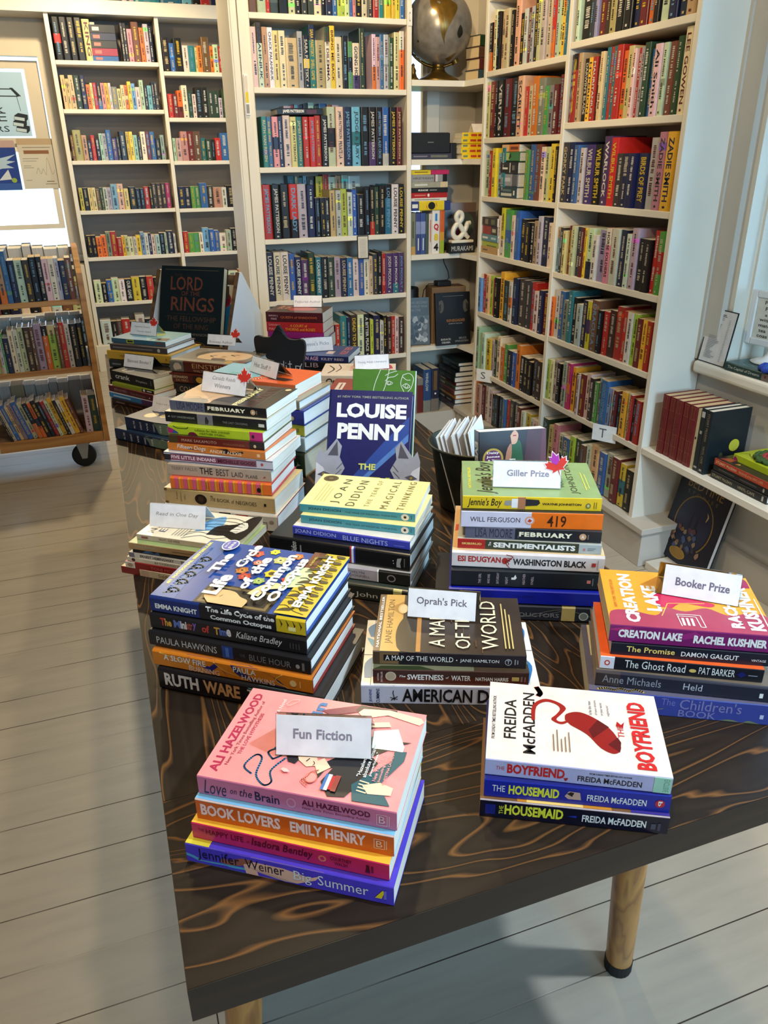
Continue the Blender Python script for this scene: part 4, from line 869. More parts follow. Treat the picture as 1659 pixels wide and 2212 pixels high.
book(HC, 'bright blue floral hardcover lettered Life Cycle of the Common Octopus, topmost of its stack', (0.001, 0.921), 0.850, 0.219, -36.6, 0.0235, 0.164, rgb(26, 44, 100), CB, group=G5,
     spine=[('R', 0.33, 0.82, 0, 1, rgb(24, 24, 30)), ('R', 0.82, 1, 0, 1, FY)] + [('P', spline([(0.83 + 0.04 * i, 0.1), (0.85 + 0.04 * i, 0.5), (0.84 + 0.04 * i, 0.9), (0.86 + 0.04 * i, 0.6)], 3), rgb(60, 50, 20)) for i in range(4)] +
           [T('EMMA KNIGHT', 0.035, 0.315, 0.30, 0.62, W_, 3), T('The Life Cycle of the', 0.375, 0.81, 0.54, 0.94, W_, 3), T('Common Octopus', 0.40, 0.79, 0.10, 0.46, W_, 3), ('R', 0.895, 0.94, 0.25, 0.5, rgb(240, 226, 150))],
     cover=[('P', spline([(0.0, 1), (0.9, 1), (0.94, 0.85), (0.6, 0.84), (0.3, 0.86), (0.0, 0.84)], 3), rgb(40, 84, 150)), ('R', 0, 0.30, 0.24, 0.72, rgb(34, 28, 22)), ('R', 0.02, 0.28, 0.26, 0.70, rgb(120, 100, 60)), ('R', 0.05, 0.25, 0.28, 0.68, rgb(30, 26, 24))] + sw + fl +
           [('P', spline([(0.0, 0.62), (0.10, 0.68), (0.20, 0.62), (0.20, 0.52), (0.14, 0.46), (0.10, 0.40), (0.0, 0.40)], 4), rgb(222, 176, 120)), ('L', [(0.10, 0.58), (0.13, 0.57)], 0.001, K), ('P', spline([(0.20, 0.44), (0.34, 0.40), (0.42, 0.32), (0.36, 0.24), (0.30, 0.34), (0.18, 0.36)], 3), rgb(226, 206, 150)), ('R', 0, 1, 0, 0.20, FY), ('R', 0.70, 1, 0.16, 0.24, rgb(110, 60, 40)), ('P', spline([(0.36, 0.26), (0.58, 0.30), (0.72, 0.22), (0.66, 0.16), (0.5, 0.14), (0.4, 0.18)], 4), rgb(206, 214, 160))] + vine +
           [T('#1 NATIONAL BESTSELLER', 0.16, 0.92, 0.945, 0.968, rgb(236, 226, 60), 3), ('E', 0.91, 0.815, 0.10, 0.055, W_), ('E', 0.91, 0.815, 0.088, 0.048, rgb(96, 96, 170)), T('READ WITH', 0.86, 0.96, 0.83, 0.845, W_, 1), T('JENNA', 0.84, 0.98, 0.785, 0.815, W_, 2),
            T('The', 0.42, 0.76, 0.725, 0.795, W_, 4), T('Life', 0.10, 0.42, 0.60, 0.70, W_, 4), T('Cycle', 0.56, 0.97, 0.575, 0.665, W_, 4), T('of', 0.24, 0.42, 0.46, 0.53, W_, 4), T('the', 0.48, 0.78, 0.46, 0.54, W_, 4), T('Common', 0.10, 0.88, 0.32, 0.40, W_, 4), T('Octopus', 0.12, 0.84, 0.21, 0.30, W_, 4), T('EMMA KNIGHT', 0.10, 0.94, 0.07, 0.125, W_, 4), T('A NOVEL', 0.74, 0.90, 0.19, 0.205, rgb(236, 226, 60))])
# --- cream-topped stack in the middle
G6 = 'books in the cream-topped stack'
book(HC, 'dark hardcover with pale banded head, lowest of the cream-topped stack', (0.192, 1.108), 0.745, 0.235, -36, 0.0277, 0.158, rgb(40, 42, 34), rgb(60, 66, 58), group=G6,
     spine=[('R', 0.38, 0.5, 0.0, 1, rgb(150, 136, 104)), ('R', 0.43, 0.46, 0, 1, rgb(60, 52, 40)), T('Notes to John', 0.30, 0.79, 0.16, 0.56, rgb(206, 200, 186)), ('R', 0.9, 0.96, 0.5, 1, rgb(190, 180, 110))])
book(HC, 'lilac and black hardcover, second from the bottom of the cream-topped stack', (0.200, 1.118), 0.773, 0.235, -36, 0.0229, 0.158, rgb(178, 166, 168), rgb(190, 180, 170), group=G6,
     spine=[('R', 0.78, 1, 0, 1, rgb(30, 30, 28)), ('R', 0.77, 0.78, 0, 1, W_), T('THE WORLD ACCORDING', 0.20, 0.52, 0.56, 0.76, rgb(90, 70, 74)), T('TO JOAN DIDION', 0.22, 0.46, 0.28, 0.46, rgb(90, 70, 74)), T('EVELYN', 0.57, 0.68, 0.56, 0.74, rgb(90, 70, 74)), T('McDONNELL', 0.54, 0.72, 0.28, 0.46, rgb(90, 70, 74)), ('E', 0.87, 0.5, 0.03, 0.28, rgb(150, 140, 140)), ('E', 0.87, 0.5, 0.022, 0.2, rgb(30, 30, 28))])
book(HC, 'black hardcover with red white and blue band around its spine', (0.202, 1.133), 0.796, 0.240, -37.5, 0.0305, 0.158, rgb(16, 16, 18), rgb(20, 20, 22), group=G6,
     spine=[('R', 0.585, 0.597, 0, 1, rgb(150, 40, 50)), ('R', 0.597, 0.612, 0, 1, rgb(220, 216, 226)), ('R', 0.612, 0.624, 0, 1, rgb(50, 56, 140)), T('Didion', 0.16, 0.20, 0.15, 0.85, W_, 0, 90, 0.3), ('R', 0.225, 0.235, 0.25, 0.7, rgb(140, 136, 130)), ('P', [(0.91, 0.2), (0.94, 0.2), (0.935, 0.45), (0.945, 0.75), (0.915, 0.7), (0.91, 0.45)], rgb(160, 156, 150)), ('E', 0.89, 0.4, 0.003, 0.03, W_), ('E', 0.887, 0.55, 0.003, 0.03, W_), ('R', 0.96, 0.968, 0.25, 0.75, rgb(90, 88, 84))])
book(HC, 'thin blue-violet hardcover lettered BLUE NIGHTS under the two turquoise spines', (0.239, 1.123), 0.8265, 0.200, -38.0, 0.0153, 0.140, rgb(62, 66, 166), rgb(224, 218, 206), group=G6,
     spine=[T('JOAN DIDION', 0.02, 0.38, 0.18, 0.74, rgb(190, 190, 226)), T('BLUE NIGHTS', 0.44, 0.82, 0.18, 0.72, rgb(190, 190, 226)), ('R', 0.87, 0.96, 0.3, 0.44, rgb(100, 104, 190))])
TQ, YM = rgb(70, 140, 146), rgb(240, 222, 146)
ysp = [T('JOAN DIDION', 0.075, 0.365, 0.30, 0.70, rgb(28, 60, 70), 1), T('THE YEAR OF MAGICAL THINKING', 0.40, 0.845, 0.36, 0.58, rgb(28, 66, 76)), ('E', 0.915, 0.5, 0.033, 0.42, rgb(226, 206, 180)), ('E', 0.915, 0.5, 0.012, 0.16, rgb(40, 26, 20)), ('R', 0.965, 0.972, 0.25, 0.75, rgb(40, 90, 100))]
book(PB, 'turquoise-spined cream paperback lying second from top of its stack', (0.254, 1.128), 0.842, 0.193, -35.1, 0.0142, 0.132, TQ, YM, group=G6, spine=ysp)
book(PB, 'cream yellow paperback with turquoise spine and dark seal, topmost of its stack', (0.256, 1.141), 0.8562, 0.195, -33.2, 0.0141, 0.135, TQ, YM, group=G6, spine=ysp,
     cover=[('E', 0.86, 0.90, 0.10, 0.07, rgb(96, 80, 44)), ('E', 0.86, 0.90, 0.08, 0.056, rgb(70, 58, 34)), ('E', 0.86, 0.90, 0.03, 0.02, rgb(120, 100, 56))] + [('R', 0.12, 0.72 - 0.06 * i, 0.90 - 0.03 * i, 0.905 - 0.03 * i, rgb(190, 170, 100)) for i in range(4)] +
           [T('JOAN', 0.10, 0.86, 0.67, 0.76, rgb(60, 66, 40), 0, 0, 0, 1.6), T('DIDION', 0.06, 0.86, 0.535, 0.615, rgb(70, 70, 40), 0, 0, 0, 1.4), T('THE YEAR OF', 0.08, 0.90, 0.41, 0.455, rgb(150, 140, 80), 0, 0, 0, 1.5), T('MAGICAL', 0.06, 0.92, 0.25, 0.315, rgb(110, 100, 56), 0, 0, 0, 1.5), T('THINKING', 0.06, 0.94, 0.11, 0.17, rgb(120, 104, 56), 0, 0, 0, 1.5)])
# --- stack under the Giller Prize card
G7 = 'books under the Giller Prize card'
book(HC, 'dark blue hardcover with gold band lettered CONDUCTORS, lowest under the Giller card', (0.409, 0.928), 0.745, 0.235, -25, 0.0273, 0.158, rgb(38, 40, 48), rgb(36, 38, 46), group=G7,
     spine=[('L', spline([(0.0, 0.1), (0.3, 0.9), (0.6, 0.3), (0.9, 0.95)]), 0.0006, rgb(130, 126, 110)), ('L', spline([(0.2, 0.95), (0.5, 0.2), (0.8, 0.8), (1, 0.4)]), 0.0006, rgb(130, 126, 110)), T('THE CONDUCTORS', 0.30, 0.80, 0.28, 0.54, rgb(120, 120, 124), 1), ('R', 0.815, 0.90, 0, 1, rgb(176, 152, 92)), ('E', 0.955, 0.42, 0.03, 0.26, rgb(190, 190, 180)), ('E', 0.955, 0.42, 0.024, 0.21, rgb(110, 116, 108))])
book(HC, 'plain bright royal blue hardcover under the Giller card', (0.429, 0.921), 0.7723, 0.227, -25.4, 0.0253, 0.160, rgb(12, 24, 140), rgb(16, 28, 140), group=G7, spine=[T('THE BREAK', 0.42, 0.57, 0.52, 0.66, rgb(18, 20, 96))])
book(HC, 'black hardcover with sideways white lettering under the red octopus book', (0.433, 0.923), 0.7976, 0.222, -24.8, 0.0304, 0.158, rgb(24, 28, 34), rgb(24, 28, 34), group=G7,
     spine=[T(t, 0.185 + d, 0.202 + d, 0.24, 0.24 + w, rgb(190, 170, 170), 0, 90) for t, d, w in (('THE GIRL', 0.0, 0.55), ('WHO WAS', 0.06, 0.52), ('SATURDAY', 0.12, 0.62), ('NIGHT', 0.18, 0.40), ('HEATHER', 0.295, 0.60), ("O'NEILL", 0.35, 0.46))] + [('P', [(0.405, 0.5), (0.43, 0.5), (0.44, 0.6), (0.43, 0.78), (0.42, 0.62), (0.405, 0.62)], W_), ('R', 0.905, 0.93, 0.42, 0.6, rgb(206, 120, 110)), ('R', 0.94, 0.948, 0.3, 0.7, rgb(110, 110, 116))])
book(HC, 'off-white hardcover with red octopus between red and black lettering', (0.436, 0.928), 0.828, 0.223, -26.5, 0.0271, 0.160, rgb(216, 202, 196), rgb(226, 190, 140), group=G7, page=rgb(236, 224, 190),
     spine=[T('ESI EDUGYAN', 0.04, 0.325, 0.38, 0.74, rgb(176, 44, 38), 3), T('WASHINGTON BLACK', 0.405, 0.885, 0.30, 0.70, rgb(36, 34, 36), 3), ('E', 0.352, 0.52, 0.02, 0.2, rgb(170, 50, 44))] + [('L', spline([(0.355, 0.5), (0.365 + 0.01 * i, 0.3 + 0.12 * i), (0.385 - 0.006 * i, 0.1 + 0.2 * i)], 3), 0.0012, rgb(150, 40, 38)) for i in range(5)] + [('R', 0.918, 0.945, 0.4, 0.62, rgb(176, 50, 46)), ('R', 0.955, 0.96, 0.2, 0.8, rgb(150, 140, 136))],
     cover=[('R', 0.05, 0.98, 0.955, 0.99, rgb(228, 178, 120)), ('P', [(0.4, 0.99), (0.55, 0.985), (0.55, 0.95), (0.42, 0.955)], rgb(206, 76, 50))])
book(PB, 'slim green-grey paperback with red panel lettered SENTIMENTALISTS', (0.446, 0.931), 0.855, 0.210, -27.1, 0.0160, 0.140, rgb(58, 62, 46), rgb(180, 176, 160), group=G7,
     spine=[('R', 0, 0.195, 0, 1, rgb(170, 40, 36)), ('R', 0.845, 1, 0, 1, rgb(172, 176, 172)), T('SKIBSRUD', 0.03, 0.17, 0.42, 0.64, rgb(232, 196, 110), 2), T('The', 0.218, 0.236, 0.38, 0.80, W_, 1, 90), T('SENTIMENTALISTS', 0.252, 0.822, 0.26, 0.80, W_, 4), ('R', 0.875, 0.89, 0.35, 0.6, rgb(190, 120, 120)), ('R', 0.905, 0.96, 0.56, 0.62, rgb(110, 120, 120)), ('R', 0.905, 0.95, 0.4, 0.46, rgb(110, 120, 120))])
febsp = [('R', 0, 0.37, 0, 1, rgb(92, 92, 108)), ('P', [(0.3, 0), (0.37, 0), (0.40, 0.2), (0.37, 1), (0.3, 1)], rgb(92, 92, 108)), T('LISA MOORE', 0.075, 0.35, 0.14, 0.90, rgb(44, 44, 58)), T('FEBRUARY', 0.40, 0.79, 0.32, 0.72, rgb(240, 228, 196), 4, 0, 0, 1.15), ('E', 0.866, 0.5, 0.026, 0.28, rgb(196, 150, 110)), T('A', 0.855, 0.877, 0.36, 0.64, W_, 2), ('R', 0.90, 0.908, 0.3, 0.7, rgb(120, 110, 100))]
book(PB, 'grey and black paperback lettered FEBRUARY, third from top under the Giller card', (0.457, 0.929), 0.871, 0.198, -26.6, 0.0192, 0.137, rgb(28, 32, 38), rgb(50, 50, 56), group=G7, spine=febsp)
book(PB, 'white and orange paperback lettered 419, second from top under the Giller card', (0.450, 0.930), 0.890, 0.205, -24.6, 0.0260, 0.140, rgb(206, 200, 214), rgb(40, 36, 40), group=G7,
     spine=[('R', 0.50, 1, 0, 1, rgb(226, 106, 20)), T('WILL FERGUSON', 0.065, 0.42, 0.36, 0.66, rgb(60, 56, 64)), ('E', 0.488, 0.5, 0.034, 0.26, rgb(216, 150, 120)), ('E', 0.488, 0.5, 0.024, 0.18, rgb(206, 200, 214)), ('P', [(0.47, 0.45), (0.485, 0.62), (0.505, 0.5), (0.49, 0.38)], rgb(190, 60, 36)), T('419', 0.61, 0.745, 0.14, 0.84, rgb(60, 26, 8), 1)])
book(PB, 'green-covered paperback with yellow spine, topmost under the Giller Prize card', (0.455, 0.937), 0.916, 0.201, -24.3, 0.0206, 0.142, rgb(224, 186, 32), rgb(136, 158, 104), TAN_PAGE, group=G7,
     spine=[T("Jennie's Boy", 0.035, 0.285, 0.10, 0.86, rgb(30, 28, 24), 1, 0, 0.25), ('P', [(0.30, 0.4), (0.31, 0.7), (0.35, 0.72), (0.355, 0.35), (0.32, 0.3)], rgb(150, 146, 140)), ('R', 0.355, 0.40, 0.15, 0.85, rgb(236, 232, 226)), ('R', 0.40, 0.455, 0.06, 0.98, rgb(176, 116, 78)), ('P', [(0.455, 0.3), (0.455, 0.85), (0.55, 0.8), (0.56, 0.55), (0.54, 0.36)], rgb(36, 36, 40)), T('WAYNE JOHNSTON', 0.575, 0.855, 0.36, 0.58, rgb(36, 30, 20), 3), ('E', 0.905, 0.42, 0.018, 0.2, rgb(90, 100, 60)), ('E', 0.905, 0.42, 0.010, 0.12, rgb(190, 180, 120)), ('R', 0.945, 0.95, 0.2, 0.7, rgb(110, 90, 20)), ('R', 0.96, 0.965, 0.2, 0.7, rgb(110, 90, 20))],
     cover=[T('NATIONAL BESTSELLER', 0.20, 0.80, 0.935, 0.958, rgb(214, 200, 60), 3), T("Jennie's Boy", 0.06, 0.98, 0.74, 0.90, rgb(40, 44, 36), 1, 0, 0.25), T('WAYNE', 0.26, 0.62, 0.24, 0.285, rgb(58, 64, 48)), T('JOHNSTON', 0.10, 0.92, 0.14, 0.205, rgb(58, 64, 48)), ('R', 0.2, 0.7, 0.085, 0.092, rgb(206, 200, 90)), ('R', 0.25, 0.65, 0.06, 0.067, rgb(206, 200, 90)), ('E', 0.46, 0.765, 0.04, 0.022, W_)])
# --- tall stack under the Canada Reads card
G8 = 'books under the Canada Reads card'
book(HC, 'birch-white hardcover with red and black letter blocks, lowest under the Canada Reads card', (0.052, 1.428), 0.745, 0.235, -33, 0.0360, 0.162, rgb(206, 192, 172), rgb(206, 196, 180), group=G8, edge=rgb(150, 40, 46),
     spine=[('R', 0.33, 0.42, 0.15, 0.95, rgb(176, 50, 36)), ('R', 0.50, 0.60, 0.12, 0.92, rgb(28, 24, 24)), ('R', 0.645, 0.75, 0.08, 0.88, rgb(176, 50, 36)), T('DA', 0.35, 0.40, 0.3, 0.8, rgb(40, 20, 18), 2, 90), T('PH', 0.525, 0.58, 0.3, 0.8, W_, 2, 90), T('EN', 0.67, 0.73, 0.25, 0.75, rgb(40, 20, 18), 2, 90), ('L', [(0.87, 0.2), (0.87, 0.55), (0.91, 0.55), (0.91, 0.2)], 0.001, rgb(90, 80, 72)), ('E', 0.95, 0.6, 0.02, 0.1, rgb(150, 130, 110))])
book(PB, 'thick parchment-coloured paperback with dark oval on its spine', (0.058, 1.437), 0.781, 0.229, -34.7, 0.0320, 0.150, rgb(196, 162, 108), rgb(206, 176, 120), group=G8,
     spine=[('R', 0, 1, 0.9, 1, rgb(214, 176, 110)), T('A novel', 0.105, 0.12, 0.3, 0.8, rgb(96, 66, 36), 0, 90, 0.2), T('LAWRENCE', 0.145, 0.157, 0.2, 0.8, rgb(120, 86, 50), 0, 90), T('HILL', 0.18, 0.192, 0.35, 0.7, rgb(96, 66, 36), 0, 90), ('E', 0.335, 0.46, 0.055, 0.33, rgb(40, 28, 20)), ('E', 0.335, 0.46, 0.025, 0.2, rgb(64, 46, 32)), T('The', 0.425, 0.47, 0.42, 0.76, rgb(66, 44, 24), 0, 0, 0.3), T('BOOK', 0.485, 0.60, 0.42, 0.64, rgb(66, 44, 24)), T('of', 0.615, 0.64, 0.40, 0.66, rgb(66, 44, 24), 0, 0, 0.3), T('NEGROES', 0.655, 0.84, 0.38, 0.62, rgb(66, 44, 24)), ('R', 0.905, 0.925, 0.42, 0.6, rgb(40, 28, 20)), ('R', 0.0, 0.03, 0.0, 0.15, rgb(110, 74, 40)), ('R', 0.0, 0.025, 0.85, 1, rgb(110, 74, 40))])
book(HC, 'hardcover with orange and pink striped spine in the tall stack', (0.072, 1.427), 0.813, 0.204, -31.5, 0.0247, 0.145, rgb(226, 108, 40), rgb(222, 90, 60), group=G8, edge=rgb(190, 60, 70),
     spine=[('R', 0.045 + 0.09 * i, 0.085 + 0.09 * i, 0, 1, rgb(206, 84, 104)) for i in range(10)] + [('R', 0.09 + 0.09 * i, 0.105 + 0.09 * i, 0, 1, rgb(206, 150, 40)) for i in range(10)] + [('E', 0.88, 0.45, 0.02, 0.2, rgb(40, 24, 20)), ('R', 0.365, 0.37, 0.2, 0.8, rgb(120, 40, 40)), ('R', 0.385, 0.39, 0.2, 0.8, rgb(120, 40, 40)), ('R', 0.495, 0.5, 0.2, 0.8, rgb(120, 40, 40)), ('R', 0.52, 0.525, 0.2, 0.8, rgb(120, 40, 40))])
book(PB, 'taupe paperback with black hand-drawn title in the tall stack', (0.070, 1.437), 0.838, 0.209, -32.0, 0.0225, 0.145, rgb(172, 148, 124), rgb(190, 170, 150), group=G8,
     spine=[T('TERRY FALLIS', 0.035, 0.29, 0.50, 0.80, rgb(120, 96, 80)), T('THE', 0.315, 0.44, 0.28, 0.86, rgb(48, 36, 34), 1), T('BEST', 0.475, 0.60, 0.24, 0.84, rgb(60, 44, 40)), T('LAID', 0.625, 0.735, 0.24, 0.68, rgb(60, 44, 40)), T('PLANS', 0.76, 0.87, 0.22, 0.52, rgb(60, 44, 40)), ('P', [(0.92, 0.3), (0.94, 0.5), (0.95, 0.35)], rgb(150, 60, 50))])
book(PB, 'birch-bark patterned paperback with mauve title band in the tall stack', (0.067, 1.452), 0.860, 0.224, -34.5, 0.0204, 0.148, rgb(196, 186, 190), rgb(206, 200, 196), group=G8,
     spine=[('R', 0, 0.06, 0.2, 0.8, rgb(40, 36, 40)), ('R', 0.06, 0.855, 0.26, 0.86, rgb(126, 66, 84)), ('L', spline([(0, 0.1), (0.3, 0.16), (0.6, 0.08), (1, 0.14)]), 0.0015, rgb(60, 56, 72)), ('L', spline([(0, 0.95), (0.3, 0.9), (0.7, 0.96), (1, 0.9)]), 0.0012, rgb(70, 66, 74)), T('FIVE LITTLE INDIANS', 0.07, 0.485, 0.40, 0.74, rgb(240, 206, 206), 2), T('MICHELLE GOOD', 0.505, 0.845, 0.38, 0.72, rgb(70, 20, 36), 3), ('E', 0.905, 0.55, 0.012, 0.14, rgb(176, 60, 60))])
book(PB, 'black and orange paperback lettered Fifteen Dogs in the tall stack', (0.077, 1.459), 0.881, 0.207, -38.1, 0.0156, 0.140, rgb(206, 116, 44), rgb(196, 110, 50), group=G8,
     spine=[('P', [(0.04, 0), (0.04, 1), (0.19, 1), (0.26, 0.4), (0.40, 0.2), (0.42, 0)], K), ('P', [(0.42, 0), (0.44, 0.3), (0.48, 0.7), (0.62, 0.9), (0.66, 0.5), (0.78, 0.8), (0.80, 0)], rgb(36, 24, 20)), ('P', [(0.40, 0.1), (0.56, 0.15), (0.58, 0.7), (0.46, 0.75)], rgb(206, 116, 44)), T('Fifteen Dogs', 0.10, 0.40, 0.20, 0.86, W_, 0, 0, 0.2), T('ANDRE ALEXIS', 0.44, 0.765, 0.22, 0.62, rgb(240, 206, 170), 1), ('R', 0.92, 0.95, 0.3, 0.7, rgb(236, 190, 140))])
book(PB, 'dark red and brown slim paperback above Fifteen Dogs in the tall stack', (0.080, 1.456), 0.8965, 0.198, -35.3, 0.0147, 0.138, rgb(100, 30, 22), rgb(60, 44, 36), group=G8,
     spine=[('R', 0, 0.1, 0, 1, rgb(70, 56, 30)), ('R', 0.85, 1, 0, 1, rgb(24, 20, 20)), T('MARK SAKAMOTO', 0.14, 0.51, 0.30, 0.66, rgb(196, 150, 120)), T('FORGIVENESS', 0.58, 0.80, 0.26, 0.54, rgb(150, 96, 60)), ('E', 0.905, 0.45, 0.014, 0.22, rgb(206, 176, 130))])
book(PB, 'lime green paperback with magenta end lettered lullabies for little criminals in the tall stack', (0.082, 1.464), 0.911, 0.197, -35.9, 0.0176, 0.138, rgb(176, 190, 36), rgb(170, 186, 50), group=G8,
     spine=[('R', 0.865, 1, 0, 1, rgb(196, 40, 110)), ('P', [(0, 0.1), (0, 0.8), (0.05, 0.6), (0.1, 0.3), (0.11, 0.1)], rgb(170, 40, 110)), ('P', [(0.04, 0.1), (0.06, 0.5), (0.1, 0.3), (0.11, 0.1)], rgb(60, 80, 130)), ('P', spline([(0.21, 0.05), (0.23, 0.35), (0.28, 0.4), (0.32, 0.05)], 3), rgb(110, 26, 50)), ('L', spline([(0.06, 0.95), (0.1, 0.75), (0.2, 0.75), (0.22, 0.95)], 3), 0.0012, K), T('lullabies for little criminals', 0.29, 0.66, 0.54, 0.82, rgb(60, 70, 16), 0, 0, 0.2), T("HEATHER O'NEILL", 0.34, 0.61, 0.22, 0.44, rgb(60, 70, 16), 1), ('E', 0.90, 0.5, 0.014, 0.2, rgb(40, 10, 26))])
book(PB, 'black paperback with grey photo panel on its spine, second from top of the tall stack', (0.081, 1.487), 0.9286, 0.214, -37.1, 0.0204, 0.140, rgb(30, 28, 30), rgb(190, 180, 150), group=G8,
     spine=[('R', 0.325, 0.48, 0, 1, rgb(120, 110, 116)), ('P', [(0.40, 0.1), (0.405, 0.7), (0.42, 0.85), (0.44, 0.4), (0.43, 0.1)], rgb(50, 44, 48)), T('GUY VANDERHAEGHE', 0.065, 0.30, 0.46, 0.66, rgb(150, 146, 140)), T('THE LAST CROSSING', 0.575, 0.82, 0.34, 0.54, rgb(130, 126, 122)), ('R', 0.925, 0.98, 0.3, 0.6, rgb(206, 200, 190)), ('P', [(0.025, 0.5), (0.045, 0.65), (0.05, 0.5)], rgb(150, 146, 140))])
book(PB, 'grey and black paperback lettered FEBRUARY, topmost under the Canada Reads card', (0.093, 1.495), 0.949, 0.206, -38.0, 0.0187, 0.142, rgb(28, 26, 26), rgb(42, 36, 32), group=G8, spine=febsp,
     cover=[('P', spline([(0, 1), (0, 0.62), (0.14, 0.60), (0.3, 0.56), (0.5, 0.40), (0.62, 0.36), (0.8, 0.42), (1, 0.6), (1, 1)], 4), rgb(214, 176, 136)), ('P', spline([(0, 1), (0, 0.64), (0.16, 0.66), (0.2, 0.78), (0.12, 0.9), (0.3, 0.95), (0.4, 1)], 4), rgb(150, 142, 130)), ('P', spline([(0.9, 1), (0.6, 0.9), (0.5, 0.75), (0.7, 0.72), (1, 0.86), (1, 1)], 4), rgb(120, 84, 60)), ('L', spline([(0.1, 0.95), (0.25, 0.8), (0.15, 0.7), (0.3, 0.66)]), 0.0015, rgb(200, 190, 170)),
            T('FEBRUARY', 0.02, 0.86, 0.30, 0.36, rgb(240, 226, 160), 4), T('LISA MOORE', 0.04, 0.96, 0.15, 0.26, rgb(92, 46, 38)), ('R', 0.1, 0.9, 0.12, 0.124, rgb(110, 100, 90)), ('E', 0.88, 0.06, 0.05, 0.03, rgb(214, 190, 140))])
# --- low stack under the Read in One Day card
G9 = 'books under the Read in One Day card'
for (lab, P, z, L, yaw, t, D, sc, tc, sp) in (
    ('slim cream paperback with dark red spine end, lowest under Read in One Day card', (-0.038, 1.244), 0.745, 0.185, -39, 0.0132, 0.112, rgb(214, 190, 150), rgb(220, 200, 170), [('R', 0, 0.2, 0, 1, rgb(130, 40, 34)), ('R', 0.22, 0.3, 0, 1, rgb(206, 170, 140)), T('Siddhartha', 0.4, 0.62, 0.28, 0.74, rgb(110, 60, 34))]),
    ('red paperback with white logo end, second from bottom under Read in One Day card', (-0.030, 1.237), 0.758, 0.190, -38, 0.0119, 0.118, rgb(146, 34, 34), rgb(170, 40, 40), [('R', 0, 0.1, 0, 1, rgb(216, 206, 190)), ('E', 0.05, 0.5, 0.03, 0.3, rgb(170, 140, 110)), T('TONI MORRISON', 0.26, 0.66, 0.24, 0.72, rgb(206, 110, 96))]),
    ('thin cream paperback lettered 84 Charing Cross under Read in One Day card', (-0.026, 1.236), 0.770, 0.180, -38, 0.0083, 0.112, rgb(222, 208, 184), rgb(216, 206, 186), [('E', 0.07, 0.5, 0.02, 0.35, rgb(60, 40, 36)), T('84 CHARING CROSS', 0.3, 0.66, 0.28, 0.72, rgb(96, 80, 70))]),
    ('thin pale paperback with black author lettering under Read in One Day card', (-0.022, 1.234), 0.7785, 0.182, -38, 0.0085, 0.115, rgb(226, 218, 206), rgb(190, 190, 196), [('R', 0, 0.06, 0, 1, rgb(120, 116, 130)), T('ERNEST HEMINGWAY', 0.12, 0.48, 0.22, 0.76, rgb(40, 34, 34), 2), T('The', 0.55, 0.62, 0.2, 0.74, K, 2)]),
    ('thin black paperback with blue figure, third from top under Read in One Day card', (-0.015, 1.231), 0.787, 0.176, -37.5, 0.0084, 0.112, rgb(26, 26, 32), rgb(30, 34, 44), [('P', spline([(0.1, 0.2), (0.18, 0.9), (0.24, 0.4), (0.28, 0.8), (0.3, 0.2)], 3), rgb(90, 130, 180)), ('R', 0.4, 0.66, 0.42, 0.54, rgb(130, 126, 124))]),
    ('green and tan paperback, second from top under Read in One Day card', (-0.020, 1.229), 0.7955, 0.196, -36.5, 0.0118, 0.122, rgb(176, 140, 96), rgb(150, 166, 110), [('P', [(0, 0), (0, 1), (0.3, 1), (0.36, 0)], rgb(96, 116, 80)), T('Claire Keegan', 0.06, 0.26, 0.3, 0.76, rgb(170, 176, 150)), ('R', 0.42, 0.66, 0.4, 0.52, rgb(120, 92, 60))])):
    book(PB, lab, P, z, L, yaw, t, D, sc, tc, group=G9, spine=sp)
book(PB, 'cream paperback with black thorn branches on its cover, topmost under Read in One Day card', (-0.005, 1.236), 0.8075, 0.180, -36.7, 0.0098, 0.112, rgb(206, 184, 162), rgb(236, 222, 190), TAN_PAGE, group=G9,
     spine=[T('NIGHT - ELIE WIESEL', 0.24, 0.46, 0.3, 0.72, rgb(80, 66, 60)), ('R', 0.05, 0.12, 0.3, 0.7, rgb(150, 90, 76))],
     cover=[T('NIGHT', 0.1, 0.75, 0.86, 0.93, K), T('ELIE', 0.16, 0.62, 0.76, 0.83, rgb(60, 70, 100)), ('P', spline([(0.3, 0.5), (0.7, 0.48), (0.9, 0.36), (0.6, 0.3), (0.4, 0.36)], 3), rgb(120, 170, 206)), ('P', spline([(0.25, 0.36), (0.55, 0.34), (0.72, 0.16), (0.98, 0.1), (0.98, 0.0), (0.2, 0.0), (0.3, 0.2)], 4), rgb(30, 26, 26)), ('P', spline([(0.45, 0.18), (0.8, 0.12), (0.6, 0.04), (0.4, 0.1)], 3), rgb(226, 216, 196))] +
           [('L', spline([(0.05 + 0.1 * i, 0.55), (0.2 + 0.1 * i, 0.40 + 0.05 * (i % 2)), (0.15 + 0.12 * i, 0.25), (0.3 + 0.08 * i, 0.1)], 4), 0.0012, K) for i in range(7)] + [('R', 0.1, 0.7, 0.66 - 0.03 * i, 0.667 - 0.03 * i, rgb(150, 140, 120)) for i in range(5)])
